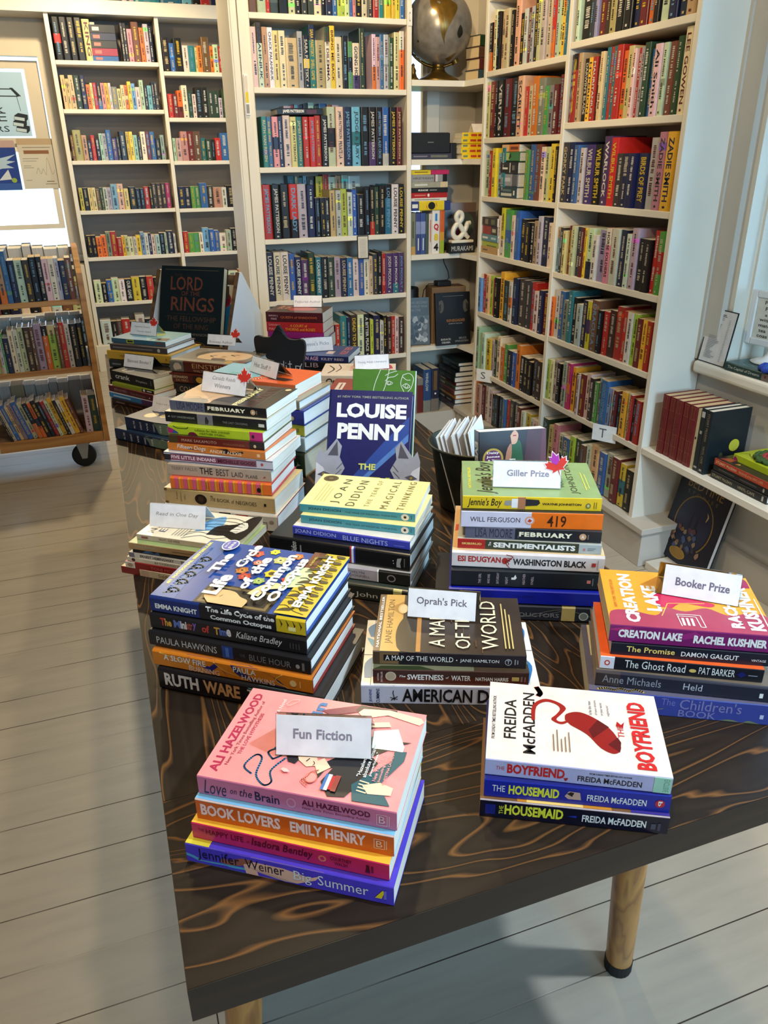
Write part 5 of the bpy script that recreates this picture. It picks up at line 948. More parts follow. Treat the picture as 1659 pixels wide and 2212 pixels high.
# --- two blue-green books behind
G10 = 'blue-green books under the narrow card'
lsp = lambda c: [('P', spline([(0.45, 1), (0.5, 0.5), (0.58, 0), (1, 0), (1, 1)], 4), rgb(120, 140, 116)), ('P', spline([(0.7, 1), (0.66, 0.5), (0.74, 0), (1, 0), (1, 1)], 4), rgb(150, 156, 110))] + [T(t, 0.13 + 0.105 * i, 0.155 + 0.105 * i, 0.18, 0.8, W_, 1, 90) for i, t in enumerate(('ALL THE', 'LIGHT', 'WE', 'CANNOT', 'SEE'))]
book(HC, 'dark blue hardcover fading to pale green, lower of two by the table edge', (-0.017, 1.977), 0.745, 0.235, -51, 0.0293, 0.155, rgb(34, 44, 70), rgb(40, 60, 84), group=G10, spine=lsp(0))
book(PB, 'dark blue paperback with two round seals on its cover, upper of two by table edge', (0.009, 1.957), 0.7743, 0.205, -47.5, 0.0324, 0.135, rgb(34, 46, 76), rgb(120, 150, 140), group=G10, spine=lsp(1),
     cover=[('P', spline([(0, 1), (0, 0.3), (0.4, 0.3), (0.6, 0.6), (0.8, 1)], 3), rgb(40, 56, 88)), ('E', 0.28, 0.74, 0.14, 0.09, rgb(206, 180, 130)), ('E', 0.28, 0.74, 0.12, 0.075, rgb(226, 206, 160)), ('E', 0.34, 0.56, 0.10, 0.065, rgb(206, 180, 130)), T('ALL', 0.5, 0.75, 0.74, 0.82, W_, 2), T('LIGHT', 0.45, 0.8, 0.55, 0.62, W_, 2), T('WE', 0.5, 0.7, 0.35, 0.42, W_, 2)])
# --- stack at the far edge, lettered card Banned Books
G11 = 'books under the Banned Books card'
for (k, lab, P, z, L, yaw, t, D, sc, tc, sp, cv) in (
    (PB, 'dark brown paperback, lowest under the Banned Books card', (-0.017, 2.308), 0.745, 0.19, -54, 0.0173, 0.115, rgb(50, 36, 34), rgb(60, 44, 40), [('R', 0.1, 0.3, 0.4, 0.6, rgb(150, 120, 100)), ('R', 0.4, 0.7, 0.4, 0.6, rgb(130, 70, 40))], []),
    (PB, 'sky blue paperback, second from bottom under the Banned Books card', (-0.021, 2.324), 0.7623, 0.19, -54.4, 0.0138, 0.118, rgb(60, 130, 180), rgb(190, 190, 196), [('R', 0.75, 1, 0, 1, rgb(96, 60, 100)), ('R', 0.1, 0.5, 0.3, 0.6, rgb(190, 214, 226))], []),
    (PB, 'maroon paperback lettered Beloved under the Banned Books card', (-0.020, 2.336), 0.7761, 0.199, -55.5, 0.0178, 0.120, rgb(92, 26, 36), rgb(150, 90, 90), [T('BELOVED', 0.13, 0.42, 0.36, 0.72, rgb(190, 150, 140)), T('Toni Morrison', 0.5, 0.83, 0.28, 0.62, rgb(170, 120, 116)), ('E', 0.92, 0.4, 0.01, 0.12, W_)], []),
    (PB, 'slim lime green paperback under the black Crank book', (-0.009, 2.325), 0.794, 0.180, -54, 0.0105, 0.115, rgb(150, 160, 40), rgb(140, 150, 60), [('R', 0.72, 1, 0.05, 0.95, K), ('R', 0.75, 0.8, 0.2, 0.8, W_), ('R', 0.84, 0.95, 0.35, 0.65, W_)], []),
    (PB, 'thick black paperback with scratched white title, topmost under the Banned Books card', (-0.006, 2.340), 0.8047, 0.185, -55.2, 0.0298, 0.120, rgb(28, 26, 28), rgb(30, 28, 30), [T('crank', 0.09, 0.44, 0.34, 0.80, rgb(226, 220, 210), 1), T('Hopkins', 0.59, 0.85, 0.34, 0.60, rgb(190, 184, 176)), ('R', 0.93, 0.95, 0.3, 0.8, rgb(110, 106, 100))], [('L', [(0.30, 0.86), (0.12, 0.84), (0.12, 0.70), (0.30, 0.68)], 0.003, W_), T('hopkins', 0.4, 0.9, 0.1, 0.2, rgb(190, 186, 180))])):
    book(k, lab, P, z, L, yaw, t, D, sc, tc, TAN_PAGE if 'Crank' in lab or 'scratched' in lab else None, group=G11, spine=sp, cover=cv)
G12 = "books under the blue Governor General stack"
z = 0.745
for (k, lab, P, L, t, D, sc, tc, sp, cv) in (
    (HC, 'black hardcover, lowest of the blue-topped stack at the far table edge', (-0.012, 2.440), 0.215, 0.0397, 0.15, rgb(26, 26, 28), K, [('R', 0.06, 0.12, 0.3, 0.7, rgb(110, 106, 100))], []),
    (HC, 'black hardcover, second from bottom of the blue-topped stack', (-0.008, 2.445), 0.215, 0.0314, 0.15, rgb(30, 30, 34), K, [('R', 0.05, 0.2, 0.4, 0.6, rgb(110, 106, 110))], []),
    (HC, 'dark grey hardcover under the mustard one in the blue-topped stack', (-0.006, 2.462), 0.215, 0.0239, 0.15, rgb(44, 46, 48), K, [('R', 0.05, 0.2, 0.4, 0.6, rgb(120, 120, 110))], []),
    (HC, 'mustard yellow cloth hardcover near the top of the blue-topped stack', (-0.008, 2.470), 0.230, 0.0270, 0.155, rgb(196, 150, 52), rgb(200, 156, 60), [('R', 0.2, 0.3, 0.45, 0.55, rgb(160, 116, 40)), ('E', 0.93, 0.5, 0.01, 0.1, rgb(130, 96, 30))], []),
    (HC, 'dark brown hardcover, second from top of the blue-topped stack', (0.003, 2.470), 0.205, 0.0182, 0.145, rgb(70, 60, 58), rgb(90, 80, 76), [('R', 0.05, 0.75, 0.4, 0.6, rgb(120, 110, 104)), ('E', 0.86, 0.5, 0.025, 0.3, rgb(190, 180, 166))], []),
    (PB, 'sky blue paperback with curled cover, topmost of its stack at the far table edge', (0.009, 2.487), 0.195, 0.0135, 0.133, rgb(60, 96, 112), rgb(130, 180, 190), [('R', 0.28, 0.42, 0.1, 0.9, rgb(190, 180, 50)), ('R', 0.30, 0.40, 0.3, 0.7, rgb(40, 56, 50)), ('P', [(0.78, 0), (0.82, 0.6), (0.9, 0.8), (1, 0.3), (1, 0)], rgb(130, 70, 50))],
     [('P', spline([(0, 1), (0, 0.4), (0.3, 0.5), (0.6, 0.7), (0.9, 1)], 3), rgb(96, 150, 180)), ('E', 0.62, 0.40, 0.14, 0.08, rgb(190, 200, 90)), ('P', [(0.05, 0.22), (0.3, 0.24), (0.32, 0.06), (0.1, 0.02)], rgb(96, 66, 50)), ('L', spline([(0.05, 0.3), (0.2, 0.34), (0.25, 0.26)], 4), 0.003, rgb(190, 150, 120))])):
    book(k, lab, P, z, L, -41, t, D, sc, tc, group=G12, spine=sp, cover=cv)
    z += t
# --- biographies
G13 = 'biographies in the stack with a portrait cover'
MR = rgb(84, 34, 26)
book(HC, 'black hardcover, lowest of the portrait-topped stack', (0.158, 2.222), 0.745, 0.225, -40, 0.0377, 0.150, rgb(30, 28, 28), K, group=G13)
book(HC, 'black hardcover with gold lettering under the maroon one in the portrait-topped stack', (0.158, 2.224), 0.7827, 0.23, -40, 0.0279, 0.155, rgb(32, 28, 28), K, group=G13, spine=[T('CO', 0.08, 0.2, 0.2, 0.75, rgb(176, 150, 110)), T('LUMBUS', 0.22, 0.5, 0.2, 0.75, rgb(176, 150, 110))])
book(HC, 'maroon hardcover with golden picture panel, second from top of portrait-topped stack', (0.150, 2.235), 0.8106, 0.235, -40, 0.0279, 0.155, MR, MR, group=G13, spine=[T('LEONARDO', 0.05, 0.26, 0.56, 0.80, rgb(216, 190, 150), 1), T('DA VINCI', 0.09, 0.26, 0.22, 0.46, rgb(190, 150, 110)), ('R', 0.33, 0.5, 0.05, 0.95, rgb(50, 30, 24)), ('E', 0.42, 0.5, 0.05, 0.3, rgb(206, 150, 50))])
book(HC, 'thick hardcover with sepia close-up portrait cover, topmost of its stack', (0.156, 2.248), 0.8385, 0.226, -41.0, 0.0330, 0.158, MR, rgb(120, 110, 96), group=G13,
     spine=[('R', 0, 0.2, 0, 1, rgb(110, 104, 94)), ('E', 0.11, 0.45, 0.06, 0.38, rgb(206, 180, 150)), ('P', [(0.04, 0.6), (0.08, 0.95), (0.16, 0.9), (0.17, 0.6), (0.11, 0.75)], rgb(50, 44, 40)), T('EINSTEIN', 0.33, 0.82, 0.46, 0.86, rgb(190, 140, 90)), T('WALTER ISAACSON', 0.34, 0.80, 0.14, 0.34, rgb(190, 150, 116))],
     cover=[('P', spline([(0.25, 0.72), (0.5, 0.78), (0.72, 0.7), (0.85, 0.45), (0.8, 0.15), (0.5, 0.08), (0.3, 0.2), (0.22, 0.5)], 4), rgb(222, 184, 140)), ('P', spline([(0.35, 0.78), (0.6, 0.86), (0.9, 0.7), (1, 0.4), (0.95, 0.1), (0.82, 0.1), (0.88, 0.4), (0.72, 0.68), (0.5, 0.76)], 4), rgb(70, 60, 50)), ('L', spline([(0.42, 0.55), (0.48, 0.62), (0.54, 0.55)], 3), 0.004, rgb(60, 44, 36)), ('L', spline([(0.58, 0.3), (0.64, 0.38), (0.68, 0.28)], 3), 0.004, rgb(60, 44, 36)), ('P', [(0.38, 0.44), (0.56, 0.46), (0.5, 0.38)], rgb(190, 150, 110)), ('P', spline([(0.22, 0.5), (0.34, 0.52), (0.36, 0.36), (0.26, 0.32)], 3), rgb(90, 70, 56)), ('R', 0, 0.16, 0, 1, rgb(150, 140, 120)), ('E', 0.16, 0.22, 0.09, 0.05, rgb(190, 150, 56)), ('R', 0, 0.3, 0.0, 0.12, rgb(110, 60, 44))])
# --- stack under the Hot Stuff card
G14 = 'books under the Hot Stuff card'
def endbook(k, lab, Q, z, L, yaw, t, D, sc, tc, **kw):
    a = math.radians(yaw)
    return book(k, lab, (Q[0] - L * math.cos(a), Q[1] - L * math.sin(a)), z, L, yaw, t, D, sc, tc, group=G14, **kw)
endbook(HC, 'thick dark green hardcover, lowest under the Hot Stuff card', (0.367, 1.550), 0.745, 0.24, -42, 0.0567, 0.158, rgb(44, 60, 40), rgb(50, 60, 44), page=rgb(206, 192, 166), edge=rgb(150, 110, 70), spine=[('P', [(0.9, 0.4), (0.96, 0.5), (0.93, 0.55), (0.93, 0.65), (0.92, 0.5)], rgb(190, 190, 170))])
endbook(HC, 'pale blue-white hardcover, second from bottom under the Hot Stuff card', (0.3695, 1.5525), 0.8017, 0.235, -42, 0.0361, 0.158, rgb(170, 186, 186), rgb(90, 100, 116), spine=[('E', 0.85, 0.5, 0.03, 0.25, rgb(60, 80, 90))])
endbook(PB, 'yellow paperback between hardcovers under the Hot Stuff card', (0.370, 1.556), 0.8378, 0.21, -42, 0.0242, 0.140, rgb(206, 190, 50), rgb(200, 190, 110), spine=[('R', 0.9, 0.94, 0.3, 0.7, rgb(150, 130, 40))])
endbook(HC, 'navy hardcover with small gold seal, third from top under the Hot Stuff card', (0.3715, 1.5555), 0.8620, 0.235, -42, 0.0339, 0.158, rgb(40, 46, 120), rgb(50, 60, 130), spine=[('E', 0.88, 0.45, 0.02, 0.14, rgb(206, 170, 110))])
endbook(HC, 'grey mottled hardcover, second from top under the Hot Stuff card', (0.3645, 1.5625), 0.8959, 0.235, -42, 0.0211, 0.158, rgb(120, 110, 96), rgb(150, 136, 110), cover=[('L', spline([(0.9, 0.3), (0.95, 0.2), (0.85, 0.15), (0.97, 0.05)], 4), 0.002, rgb(40, 34, 30))])
endbook(PB, 'thick paperback with orange, black and blue cover, topmost under the Hot Stuff card', (0.3635, 1.5905), 0.9170, 0.235, -42, 0.0273, 0.125, rgb(190, 90, 50), rgb(226, 92, 34), cover=[('P', [(0, 1), (0, 0.62), (0.3, 0.45), (0.6, 0.6), (1, 0.62), (1, 1)], rgb(140, 190, 206)), ('P', spline([(0.55, 0.55), (0.8, 0.50), (0.85, 0.34), (0.65, 0.25), (0.55, 0.4)], 3), rgb(40, 32, 32)), ('P', spline([(0.2, 0.36), (0.34, 0.3), (0.3, 0.1), (0.15, 0.16)], 3), rgb(60, 40, 36)), ('R', 0, 0.4, 0.5, 0.8, rgb(110, 180, 190)), ('L', spline([(0.0, 0.5), (0.3, 0.4), (0.5, 0.5), (1, 0.44)]), 0.004, rgb(236, 226, 190))])
# --- young-adult books and Reese stack
G15 = 'books behind the standing novels'
book(HC, 'black hardcover, lowest of the stack behind the standing green book', (0.500, 1.860), 0.745, 0.215, -26, 0.0300, 0.140, rgb(26, 28, 34), rgb(30, 32, 40), group=G15)
book(HC, 'navy hardcover with white edging in the stack behind the standing green book', (0.504, 1.862), 0.775, 0.220, -26, 0.0230, 0.145, rgb(36, 40, 66), rgb(60, 62, 86), group=G15, edge=rgb(214, 150, 170))
book(PB, 'pink-edged white paperback in the stack behind the standing green book', (0.500, 1.866), 0.798, 0.215, -27, 0.0160, 0.140, rgb(206, 150, 170), rgb(226, 206, 210), group=G15)
book(HC, 'brick red hardcover with cream label, topmost behind the standing green book', (0.506, 1.870), 0.814, 0.222, -27, 0.0213, 0.150, rgb(92, 40, 44), rgb(150, 62, 52), group=G15, cover=[('R', 0.25, 0.72, 0.84, 0.93, rgb(226, 206, 190)), ('R', 0.32, 0.66, 0.87, 0.89, rgb(150, 90, 80)), ('L', spline([(0.05, 0.93), (0.15, 0.8), (0.2, 0.7), (0.1, 0.6)]), 0.002, rgb(226, 190, 176)), ('E', 0.6, 0.1, 0.1, 0.07, rgb(226, 200, 190)), ('E', 0.6, 0.1, 0.08, 0.055, rgb(150, 62, 52))])
G16 = 'books under the Young Adult card'
book(PB, 'maroon paperback, lowest under the Young Adult card', (0.545, 2.095), 0.745, 0.205, -23, 0.0220, 0.140, rgb(110, 50, 46), rgb(120, 60, 54), group=G16)
book(PB, 'tan paperback, middle one under the Young Adult card', (0.547, 2.097), 0.767, 0.200, -23, 0.0180, 0.138, rgb(170, 140, 110), rgb(176, 150, 120), group=G16)
book(PB, 'thick cream paperback with black brush lettering under the Young Adult card', (0.550, 2.090), 0.785, 0.212, -23, 0.0400, 0.140, rgb(206, 184, 160), rgb(236, 216, 196), group=G16, spine=[T('Ophie', 0.08, 0.36, 0.2, 0.8, rgb(40, 30, 28), 2, 0, 0.2)], cover=[('L', spline([(0.2, 0.9), (0.5, 0.84), (0.8, 0.92)]), 0.004, K), ('L', spline([(0.3, 0.8), (0.6, 0.75), (0.9, 0.8)]), 0.003, rgb(80, 50, 40)), ('P', spline([(0.5, 0.15), (0.8, 0.2), (0.9, 0.08), (0.6, 0.03)], 3), rgb(206, 70, 80)), ('L', spline([(0.2, 0.2), (0.5, 0.1), (0.9, 0.14)]), 0.003, rgb(150, 80, 70)), ('R', 0.4, 0.8, 0.5, 0.62, rgb(232, 190, 180))])
G17 = "books under the Reese's Picks card"
book(HC, 'black hardcover, lowest under the Reese card behind the chalkboard', (0.536, 2.430), 0.745, 0.21, -32, 0.0250, 0.148, rgb(28, 28, 30), K, group=G17)
book(HC, 'black hardcover with outlined white letters, middle one under the Reese card', (0.538, 2.432), 0.770, 0.205, -32, 0.0220, 0.148, rgb(28, 28, 32), K, group=G17, spine=[T('LIB', 0.28, 0.5, 0.2, 0.85, rgb(190, 160, 170))])
book(PB, 'blue paperback with pink brush lettering, topmost under the Reese card', (0.540, 2.432), 0.792, 0.2, -32, 0.0195, 0.150, rgb(38, 48, 100), rgb(44, 66, 130), group=G17, spine=[T('FUN AGE', 0.2, 0.5, 0.2, 0.85, rgb(226, 170, 180), 2), T('KILEY REID', 0.55, 0.92, 0.3, 0.7, rgb(206, 190, 200), 1)], cover=[('P', spline([(0.3, 0.7), (0.5, 0.78), (0.7, 0.6), (0.5, 0.5), (0.4, 0.6)], 3), rgb(226, 140, 160)), ('E', 0.86, 0.52, 0.09, 0.06, rgb(226, 190, 150)), ('R', 0.2, 0.45, 0.3, 0.42, rgb(232, 200, 190)), ('L', spline([(0.6, 0.3), (0.8, 0.2), (0.7, 0.1), (0.9, 0.05)]), 0.004, rgb(110, 150, 210)), T('KILEY REID', 0.2, 0.9, 0.08, 0.2, rgb(206, 120, 140), 2)])
G18 = 'books under the Featured Author card'
z = 0.745
for (k, lab, P, L, t, sc, tc, sp, cv) in (
    (PB, 'purple thick paperback, lowest under the Featured Author card', (0.555, 2.800), 0.212, 0.0470, rgb(70, 40, 90), rgb(80, 50, 96), [], []),
    (PB, 'magenta paperback, third from top under the Featured Author card', (0.550, 2.800), 0.212, 0.0240, rgb(150, 34, 110), rgb(150, 40, 110), [], []),
    (PB, 'red paperback with gold title, second from top under the Featured Author card', (0.548, 2.800), 0.212, 0.0340, rgb(176, 36, 40), rgb(170, 40, 40), [T('SARAH J', 0.04, 0.24, 0.54, 0.82, rgb(236, 150, 140)), T('MAAS', 0.04, 0.2, 0.16, 0.42, rgb(236, 150, 140)), T('A COURT of', 0.42, 0.72, 0.52, 0.80, rgb(226, 150, 50), 1), T('THORNS and ROSES', 0.33, 0.86, 0.14, 0.42, rgb(226, 150, 50), 1)], []),
    (PB, 'dark red and black thick paperback, topmost under the Featured Author card', (0.548, 2.803), 0.213, 0.0355, rgb(70, 20, 28), rgb(70, 52, 44), [T('SARAH J', 0.05, 0.21, 0.5, 0.72, rgb(216, 170, 170)), T('MAAS', 0.09, 0.19, 0.22, 0.42, rgb(216, 170, 170)), T('QUEEN of SHADOWS', 0.26, 0.9, 0.34, 0.60, rgb(190, 90, 50), 1)], [('P', spline([(0.2, 0.6), (0.5, 0.7), (0.8, 0.5), (0.6, 0.2), (0.3, 0.25)], 3), rgb(170, 60, 36)), T('SARAH', 0.45, 0.9, 0.8, 0.9, rgb(226, 160, 130), 1), T('MAAS', 0.45, 0.85, 0.68, 0.78, rgb(226, 160, 130), 1)])):
    book(k, lab, P, z, L, -31, t, 0.14, sc, tc, group=G18, spine=sp, cover=cv)
    z += t

# ---------------------------------------------------------------- standing books on the table
NV = rgb(30, 30, 84)
wolf = []
for mx, s in ((0.14, 1), (0.86, -1)):
    f = lambda a, b: (mx + s * (a - 0.14), b)
    GRY, LG, DG = rgb(150, 148, 156), rgb(196, 194, 200), rgb(80, 76, 84)
    wolf += [('P', [f(-0.14, 0.0), f(-0.14, 0.44), f(-0.10, 0.52), f(-0.05, 0.47), f(0.10, 0.60), f(0.17, 0.54), f(0.15, 0.45), f(0.22, 0.36), f(0.17, 0.30), f(0.21, 0.20), f(0.14, 0.14), f(0.10, 0.0)], GRY),
             ('P', [f(-0.14, 0.16), f(-0.14, 0.40), f(-0.05, 0.36), f(0.02, 0.26), f(-0.04, 0.14)], LG), ('P', [f(0.0, 0.46), f(0.11, 0.58), f(0.13, 0.46)], DG), ('P', [f(-0.12, 0.3), f(-0.04, 0.33), f(0.04, 0.31), f(-0.03, 0.28)], DG), ('E', *f(-0.04, 0.305), 0.014, 0.009, rgb(190, 150, 40)), ('E', *f(-0.04, 0.305), 0.006, 0.004, K), ('P', [f(-0.14, 0.12), f(-0.10, 0.17), f(-0.08, 0.12), f(-0.12, 0.08)], rgb(34, 32, 36))]
    wolf += [('L', [f(0.02 + 0.02 * i, 0.10 + 0.05 * i), f(0.13 + 0.012 * i, 0.13 + 0.055 * i)], 0.0012, DG) for i in range(6)] + [('L', [f(-0.11 + 0.03 * i, 0.20), f(-0.08 + 0.03 * i, 0.06)], 0.0012, DG) for i in range(5)]
book(HC, 'dark blue hardcover standing upright with two grey wolf heads on its jacket', (0.347, 1.329), 0.745, 0.240, -28.6, 0.034, 0.160, rgb(30, 30, 80), NV, tilt=26, spine=[T('LOUISE PENNY', 0.08, 0.5, 0.3, 0.7, W_, 1)],
     cover=[('P', [(0.2, 0.2), (0.36, 0.2), (0.98, 0.66), (0.98, 0.80), (0.70, 0.60)], rgb(44, 70, 140)), ('P', [(0.36, 0.24), (0.46, 0.26), (0.98, 0.60), (0.98, 0.66)], rgb(80, 120, 180)), T('#1 NEW YORK TIMES BESTSELLING AUTHOR', 0.08, 0.96, 0.935, 0.955, rgb(150, 150, 130), 1), T('LOUISE', 0.08, 0.94, 0.775, 0.895, W_, 4), T('PENNY', 0.10, 0.93, 0.60, 0.73, W_, 4)] + wolf + [T('THE', 0.39, 0.60, 0.355, 0.405, rgb(206, 206, 110), 3), T('GREY', 0.20, 0.79, 0.20, 0.30, rgb(190, 196, 70), 4), T('WOLF', 0.2, 0.8, 0.06, 0.17, rgb(190, 196, 70), 4)])
ln = lambda pts: ('L', spline(pts, 5), 0.0014, rgb(226, 232, 214))
book(PB, 'grass green paperback standing upright with white line-drawn faces on its cover', (0.487, 1.602), 0.745, 0.209, -30, 0.020, 0.143, rgb(60, 96, 40), rgb(84, 126, 50), tilt=15,
     cover=[ln([(0.44, 1.0), (0.34, 0.8), (0.30, 0.5), (0.1, 0.4)]), ln([(0.58, 1.0), (0.52, 0.82), (0.40, 0.62)]), ln([(0.52, 0.94), (0.60, 0.97), (0.70, 0.99)]), ln([(0.52, 0.88), (0.58, 0.92), (0.66, 0.93), (0.72, 0.96)]), ln([(0.53, 0.86), (0.58, 0.88), (0.64, 0.86), (0.58, 0.84), (0.53, 0.86)]), ln([(0.58, 0.88), (0.56, 0.86), (0.58, 0.845), (0.61, 0.86), (0.60, 0.88)]), ln([(0.8, 0.95), (0.90, 0.97), (0.97, 0.92), (0.94, 0.82), (0.88, 0.76), (0.90, 0.66)]), ln([(0.80, 0.93), (0.86, 0.90), (0.92, 0.90)]), ln([(0.80, 0.84), (0.86, 0.86), (0.92, 0.83), (0.86, 0.81), (0.80, 0.84)]), ln([(0.86, 0.86), (0.84, 0.83), (0.87, 0.815), (0.89, 0.84)]), ln([(0.80, 0.95), (0.77, 0.86), (0.82, 0.78), (0.86, 0.72)]), ln([(0.78, 0.65), (0.84, 0.63), (0.9, 0.65)]),
            T('NORMAL', 0.10, 0.88, 0.70, 0.755, rgb(24, 36, 20), 4, 0, 0, 1.5), T('PEOPLE', 0.1, 0.88, 0.55, 0.605, rgb(24, 36, 20), 4, 0, 0, 1.5)])
book(PB, 'black paperback standing by the pail with woman in green dress and round gold seal', (0.588, 1.132), 0.745, 0.195, -11, 0.034, 0.124, rgb(22, 20, 24), rgb(34, 26, 28), tilt=11, spine=[T('EVELYN', 0.1, 0.5, 0.2, 0.8, W_, 4)],
     cover=[('P', [(0.55, 0), (1, 0), (1, 1), (0.72, 1)], rgb(70, 30, 36)), ('P', [(0.84, 0), (1, 0), (1, 1), (0.94, 1)], rgb(92, 36, 46)), ('P', spline([(0.42, 0.60), (0.44, 0.82), (0.50, 0.90), (0.60, 0.90), (0.64, 0.80), (0.66, 0.60)], 3), rgb(40, 84, 52)), ('P', spline([(0.36, 0.6), (0.40, 0.80), (0.47, 0.88), (0.48, 0.78), (0.44, 0.6)], 3), rgb(170, 120, 96)), ('P', spline([(0.46, 0.95), (0.52, 1.0), (0.58, 0.96), (0.55, 0.88), (0.48, 0.87)], 3), rgb(206, 156, 126)), ('R', 0.50, 0.55, 0.945, 0.955, rgb(150, 30, 34)),
            ('E', 0.20, 0.745, 0.155, 0.098, rgb(176, 150, 60)), ('E', 0.20, 0.745, 0.125, 0.079, rgb(92, 44, 92)), T('Daisy', 0.11, 0.29, 0.785, 0.812, W_, 2), T("Jones", 0.10, 0.30, 0.75, 0.775, W_, 2), T('& The', 0.12, 0.28, 0.718, 0.74, W_, 2), T('Six', 0.15, 0.25, 0.685, 0.71, W_, 2), T('The', 0.44, 0.62, 0.68, 0.735, W_, 1, 0, 0.2)])

# ================================================================ cards on the stacks
LEAF = [(0, -0.50), (0.03, -0.22), (0.30, -0.28), (0.26, -0.16), (0.56, 0.06), (0.48, 0.10), (0.54, 0.30), (0.38, 0.26), (0.34, 0.36), (0.18, 0.20), (0.24, 0.52), (0.12, 0.46), (0, 0.72),
        (-0.12, 0.46), (-0.24, 0.52), (-0.18, 0.20), (-0.34, 0.36), (-0.38, 0.26), (-0.54, 0.30), (-0.48, 0.10), (-0.56, 0.06), (-0.26, -0.16), (-0.30, -0.28), (-0.03, -0.22)]
def card(label, P, yaw, w, h, lines, leaf=None, paper=False, tilt=20, margin=(0.0, 0.0), grp='topic cards on the book stacks'):
    """lines: (text, a0, a1, b0, b1, colour, bold, shear). leaf: (a, b, size, angle, lobe colour)."""
    r = empty('topic_card', label, 'card', P, math.radians(yaw), grp)
    st, ct_ = math.sin(math.radians(tilt)), math.cos(math.radians(tilt))
    def at(a, b, d):
        return (a * w, b * h * st - d * ct_, b * h * ct_ + d * st)
    def plate(a0, a1, b0, b1, d0, d1, m, col, par, name):
        mb = MB()
        p = [at(a, b, d) for d in (d0, d1) for a, b in ((a0, b0), (a1, b0), (a1, b1), (a0, b1))]
        n = len(mb.v)
        mb.v.extend(p)
        for q in ((0, 3, 2, 1), (4, 5, 6, 7), (0, 1, 5, 4), (1, 2, 6, 5), (2, 3, 7, 6), (3, 0, 4, 7)):
            mb.f.append(q); mb.m.append(mb.mat(m)); mb.c.append(col)
        return mb
    pc = rgb(236, 230, 228)
    a0, a1 = margin[0], 1 - margin[1]
    mb = plate(a0, a1, 0.0 if paper else 0.02, 1.0 if paper else 0.97, 0.0, 0.0006, 'paper', pc, r, 'paper_insert')
    f = Face(mb, lambda a, b, d: at(a, b, 0.0006 + d), w, h, M['paper'])
    for t, x0, x1, y0, y1, c, bold, sh in lines:
        f.text(t, x0, x1, y0, y1, c, bold, 0, sh)
    mb.build('paper_insert', r)
    # the back leg of the tent
    mb = MB()
    y_top, z_top, yb = h * st + 0.0012, h * ct_, h * st + 0.034
    q = [(0, y_top, z_top), (w, y_top, z_top), (w, yb, 0.0005), (0, yb, 0.0005)]
    mb.poly(q, 'paper' if paper else 'acrylic', pc)
    mb.poly([(x, y + 0.0008, z) for x, y, z in reversed(q)], 'paper' if paper else 'acrylic', pc)
    for i in range(4):
        (x, y, z), (x2, y2, z2) = q[i], q[(i + 1) % 4]
        mb.poly([(x2, y2, z2), (x, y, z), (x, y + 0.0008, z), (x2, y2 + 0.0008, z2)], 'paper' if paper else 'acrylic', pc)
    mb.build('back_leaf' if paper else 'clear_back_leg', r)
    if not paper:
        mb = plate(-0.012, 1.012, 0.0, 1.0, -0.0016, -0.0002, 'acrylic', WHITE, r, 'clear_plate')
        mb.build('clear_plate', r)
    if leaf:
        la, lb, s, ang, lobe = leaf
        ca, sa = math.cos(math.radians(ang)), math.sin(math.radians(ang))
        mb = MB()
        def L(sc, d):
            return [at(la + (x * ca - y * sa) * s * sc / w, lb + (x * sa + y * ca) * s * sc / h, d) for x, y in LEAF]
        mb.poly(L(1.12, 0.0012), 'paper', rgb(232, 210, 206))
        for k in range(len(LEAF)):
            o, i_ = L(1.12, 0.0008), L(1.12, 0.0012)
            mb.poly([o[k], o[(k + 1) % len(LEAF)], i_[(k + 1) % len(LEAF)], i_[k]], 'paper', rgb(232, 210, 206))
        mb.poly(L(1.0, 0.0014), 'paper', rgb(206, 50, 36))
        if lobe:
            q = [LEAF[k] for k in (9, 10, 11, 12, 13, 14, 15)] + [(0, 0.05)]
            mb.poly([at(la + (x * ca - y * sa) * s / w, lb + (x * sa + y * ca) * s / h, 0.0017) for x, y in q], 'paper', lobe)
        tag(mb.build('maple_leaf_sticker', r), 'red maple leaf sticker')
    return r
GY = rgb(140, 132, 144)
card('clear stand card lettered Fun Fiction on the pink paperback', (0.096, 0.606, 0.842), -24.3, 0.096, 0.0435, [('Fun Fiction', 0.18, 0.80, 0.42, 0.66, GY, 2, 0)])
card("clear stand card lettered Oprah's Pick on the sepia landscape paperback", (0.328, 0.835, 0.817), -28.9, 0.097, 0.041, [("Oprah's Pick", 0.12, 0.83, 0.40, 0.72, rgb(104, 96, 106), 1, 0)], margin=(0.0, 0.05))
card('clear stand card lettered Booker Prize on the orange and magenta paperback', (0.632, 0.709, 0.860), -40.8, 0.100, 0.042, [('Booker Prize', 0.22, 0.88, 0.36, 0.62, rgb(112, 104, 120), 2, 0)], margin=(0.07, 0.0))
card('clear stand card lettered Giller Prize with a red and purple leaf', (0.509, 0.947, 0.938), -25.5, 0.099, 0.0405, [('Giller Prize', 0.20, 0.83, 0.42, 0.66, rgb(146, 136, 150), 2, 0)], leaf=(0.94, 0.84, 0.030, 20, rgb(170, 50, 160)))
card('folded paper card lettered Read in One Day on the thorn-branch paperback', (0.018, 1.256, 0.818), -29.3, 0.100, 0.040, [('Read in One Day', 0.11, 0.88, 0.46, 0.66, rgb(150, 144, 140), 0, 0.25)], paper=True)
card('clear stand card lettered Canada Reads Winners with a red leaf', (0.159, 1.532, 0.969), -46.0, 0.105, 0.040, [('Canada Reads', 0.23, 0.76, 0.64, 0.82, rgb(160, 154, 150), 0, 0.25), ('Winners', 0.29, 0.66, 0.26, 0.46, rgb(150, 146, 144), 1, 0)], leaf=(0.95, 0.88, 0.029, 8, None))
